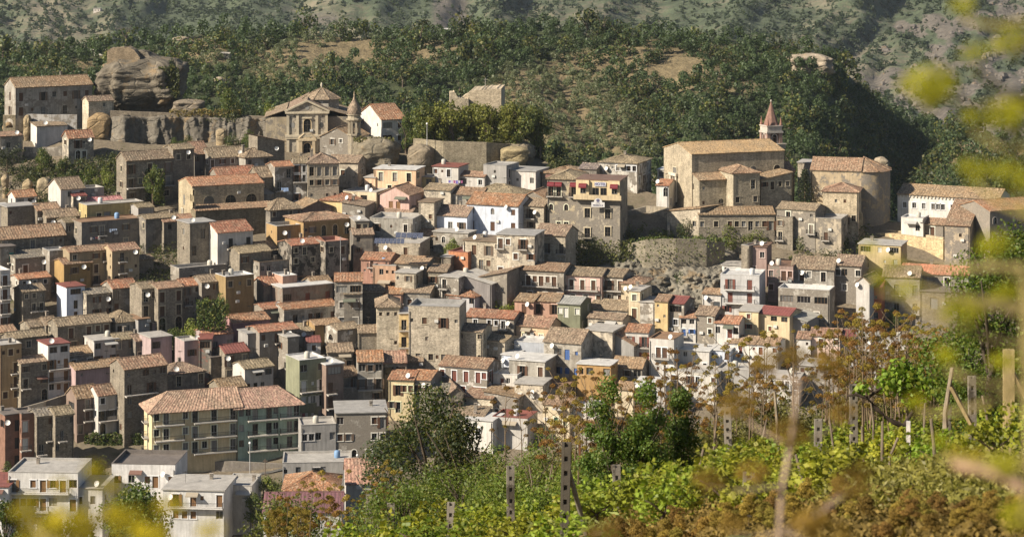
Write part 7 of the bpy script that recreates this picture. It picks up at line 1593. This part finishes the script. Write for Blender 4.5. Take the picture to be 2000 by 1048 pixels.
YEL = (.31, .30, .014); YB = (.42, .34, .02); BR2 = (.21, .135, .025)
near_plant('blurred yellow-green fennel flowers close to the viewer, highest in the picture', [(1815, 155, 130, 0, 2), (1975, 75, 90, .1, 0), (1965, 215, 115, 0, 3), (1900, 100, 60, -.1, 2), (1905, 325, 75, .1, 4), (1985, 340, 100, 0, 4), (1880, 5, 60, .1, 0), (1945, 470, 70, 0, 5), (1900, 225, 55, .15, 3)], 2.7, [(2030, 40), (2030, 120), (2025, 200), (2030, 300), (2030, 430), (2035, 560), (2040, 760), (2050, 1000)], (.2, .17, .05), YEL)
near_plant('blurred yellow fennel flowers in front of the leafy tree', [(1880, 600, 150, 0, 2), (1960, 570, 110, .1, 1), (1850, 690, 80, 0, 3), (1720, 540, 75, .1, 1), (1745, 510, 65, 0, 1), (1960, 700, 90, 0, 3), (1790, 780, 70, .1, 3), (1770, 560, 90, 0, 2), (1925, 480, 60, .1, 0), (1840, 860, 70, .1, 4), (1960, 900, 110, 0, 4), (1990, 1000, 120, 0, 4), (1700, 480, 50, .1, 0)], 2.9, [(2000, 520), (2010, 600), (2010, 680), (2010, 760), (2020, 900), (2030, 1040)], (.25, .2, .08), YEL, ks=.64)
near_plant('blurred yellow fennel flowers over the white apartment house', [(140, 1010, 120, 0, 1), (245, 1010, 110, .1, 2), (52, 995, 70, 0, 0), (184, 912, 50, .1, 1), (215, 945, 60, 0, 1), (330, 985, 70, .1, 2), (300, 1040, 90, 0, 2), (410, 1030, 60, 0, 2), (62, 1040, 60, .1, 0), (120, 945, 50, 0, 0), (60, 972, 45, .1, 0)], 2.8, [(100, 1062), (150, 1070), (260, 1075), (270, 1150)], (.25, .2, .06), YB)
near_plant('blurred brown fennel seed heads on a pale stalk before the vineyard', [(1545, 838, 85, 0, 1), (1555, 690, 55, .2, 0), (1498, 700, 70, .2, 0), (1618, 702, 72, .2, 0), (1440, 785, 78, .1, 1), (1645, 800, 62, .1, 1), (1468, 915, 70, 0, 2), (1385, 930, 72, 0, 2), (1660, 940, 80, 0, 3), (1680, 915, 60, .1, 3), (1430, 1020, 60, 0, 3), (1180, 1035, 80, 0, 4), (1580, 1010, 90, 0, 3), (1620, 1035, 90, 0, 3)], 4.6, [(1560, 745), (1545, 870), (1528, 950), (1522, 1040), (1520, 1200)], (.36, .27, .2), BR2, 'seeding_fennel', .005)
near_plant('blurred pinkish branch reaching in near the lower picture edge', [(1870, 880, 40, 0, 0), (1905, 885, 45, 0, 0)], 3.1, [(1860, 906), (1900, 912), (1950, 925), (1990, 948), (2040, 985), (2080, 1060)], (.55, .36, .24), YB, 'fennel_branch', .008)
print('objects', len(bpy.data.objects))
# ------------------------------------------------------------------ air
hm = bpy.data.materials.new('haze'); hm.use_nodes = True; n_ = hm.node_tree; n_.nodes.remove(n_.nodes['Principled BSDF'])
pv = n_.nodes.new('ShaderNodeVolumePrincipled'); pv.inputs['Density'].default_value = .00003; pv.inputs['Color'].default_value = (.80, .90, 1, 1); pv.inputs['Anisotropy'].default_value = .2
n_.links.new(pv.outputs[0], n_.nodes['Material Output'].inputs['Volume']); MAT['haze'] = hm
b = MB(); b.box(-2200, 2200, -60, 3300, -420, 40); o = link('haze', b.mesh('haze', ['haze'])); o['kind'] = 'stuff'; o['label'] = 'thin blue summer haze over the valley'
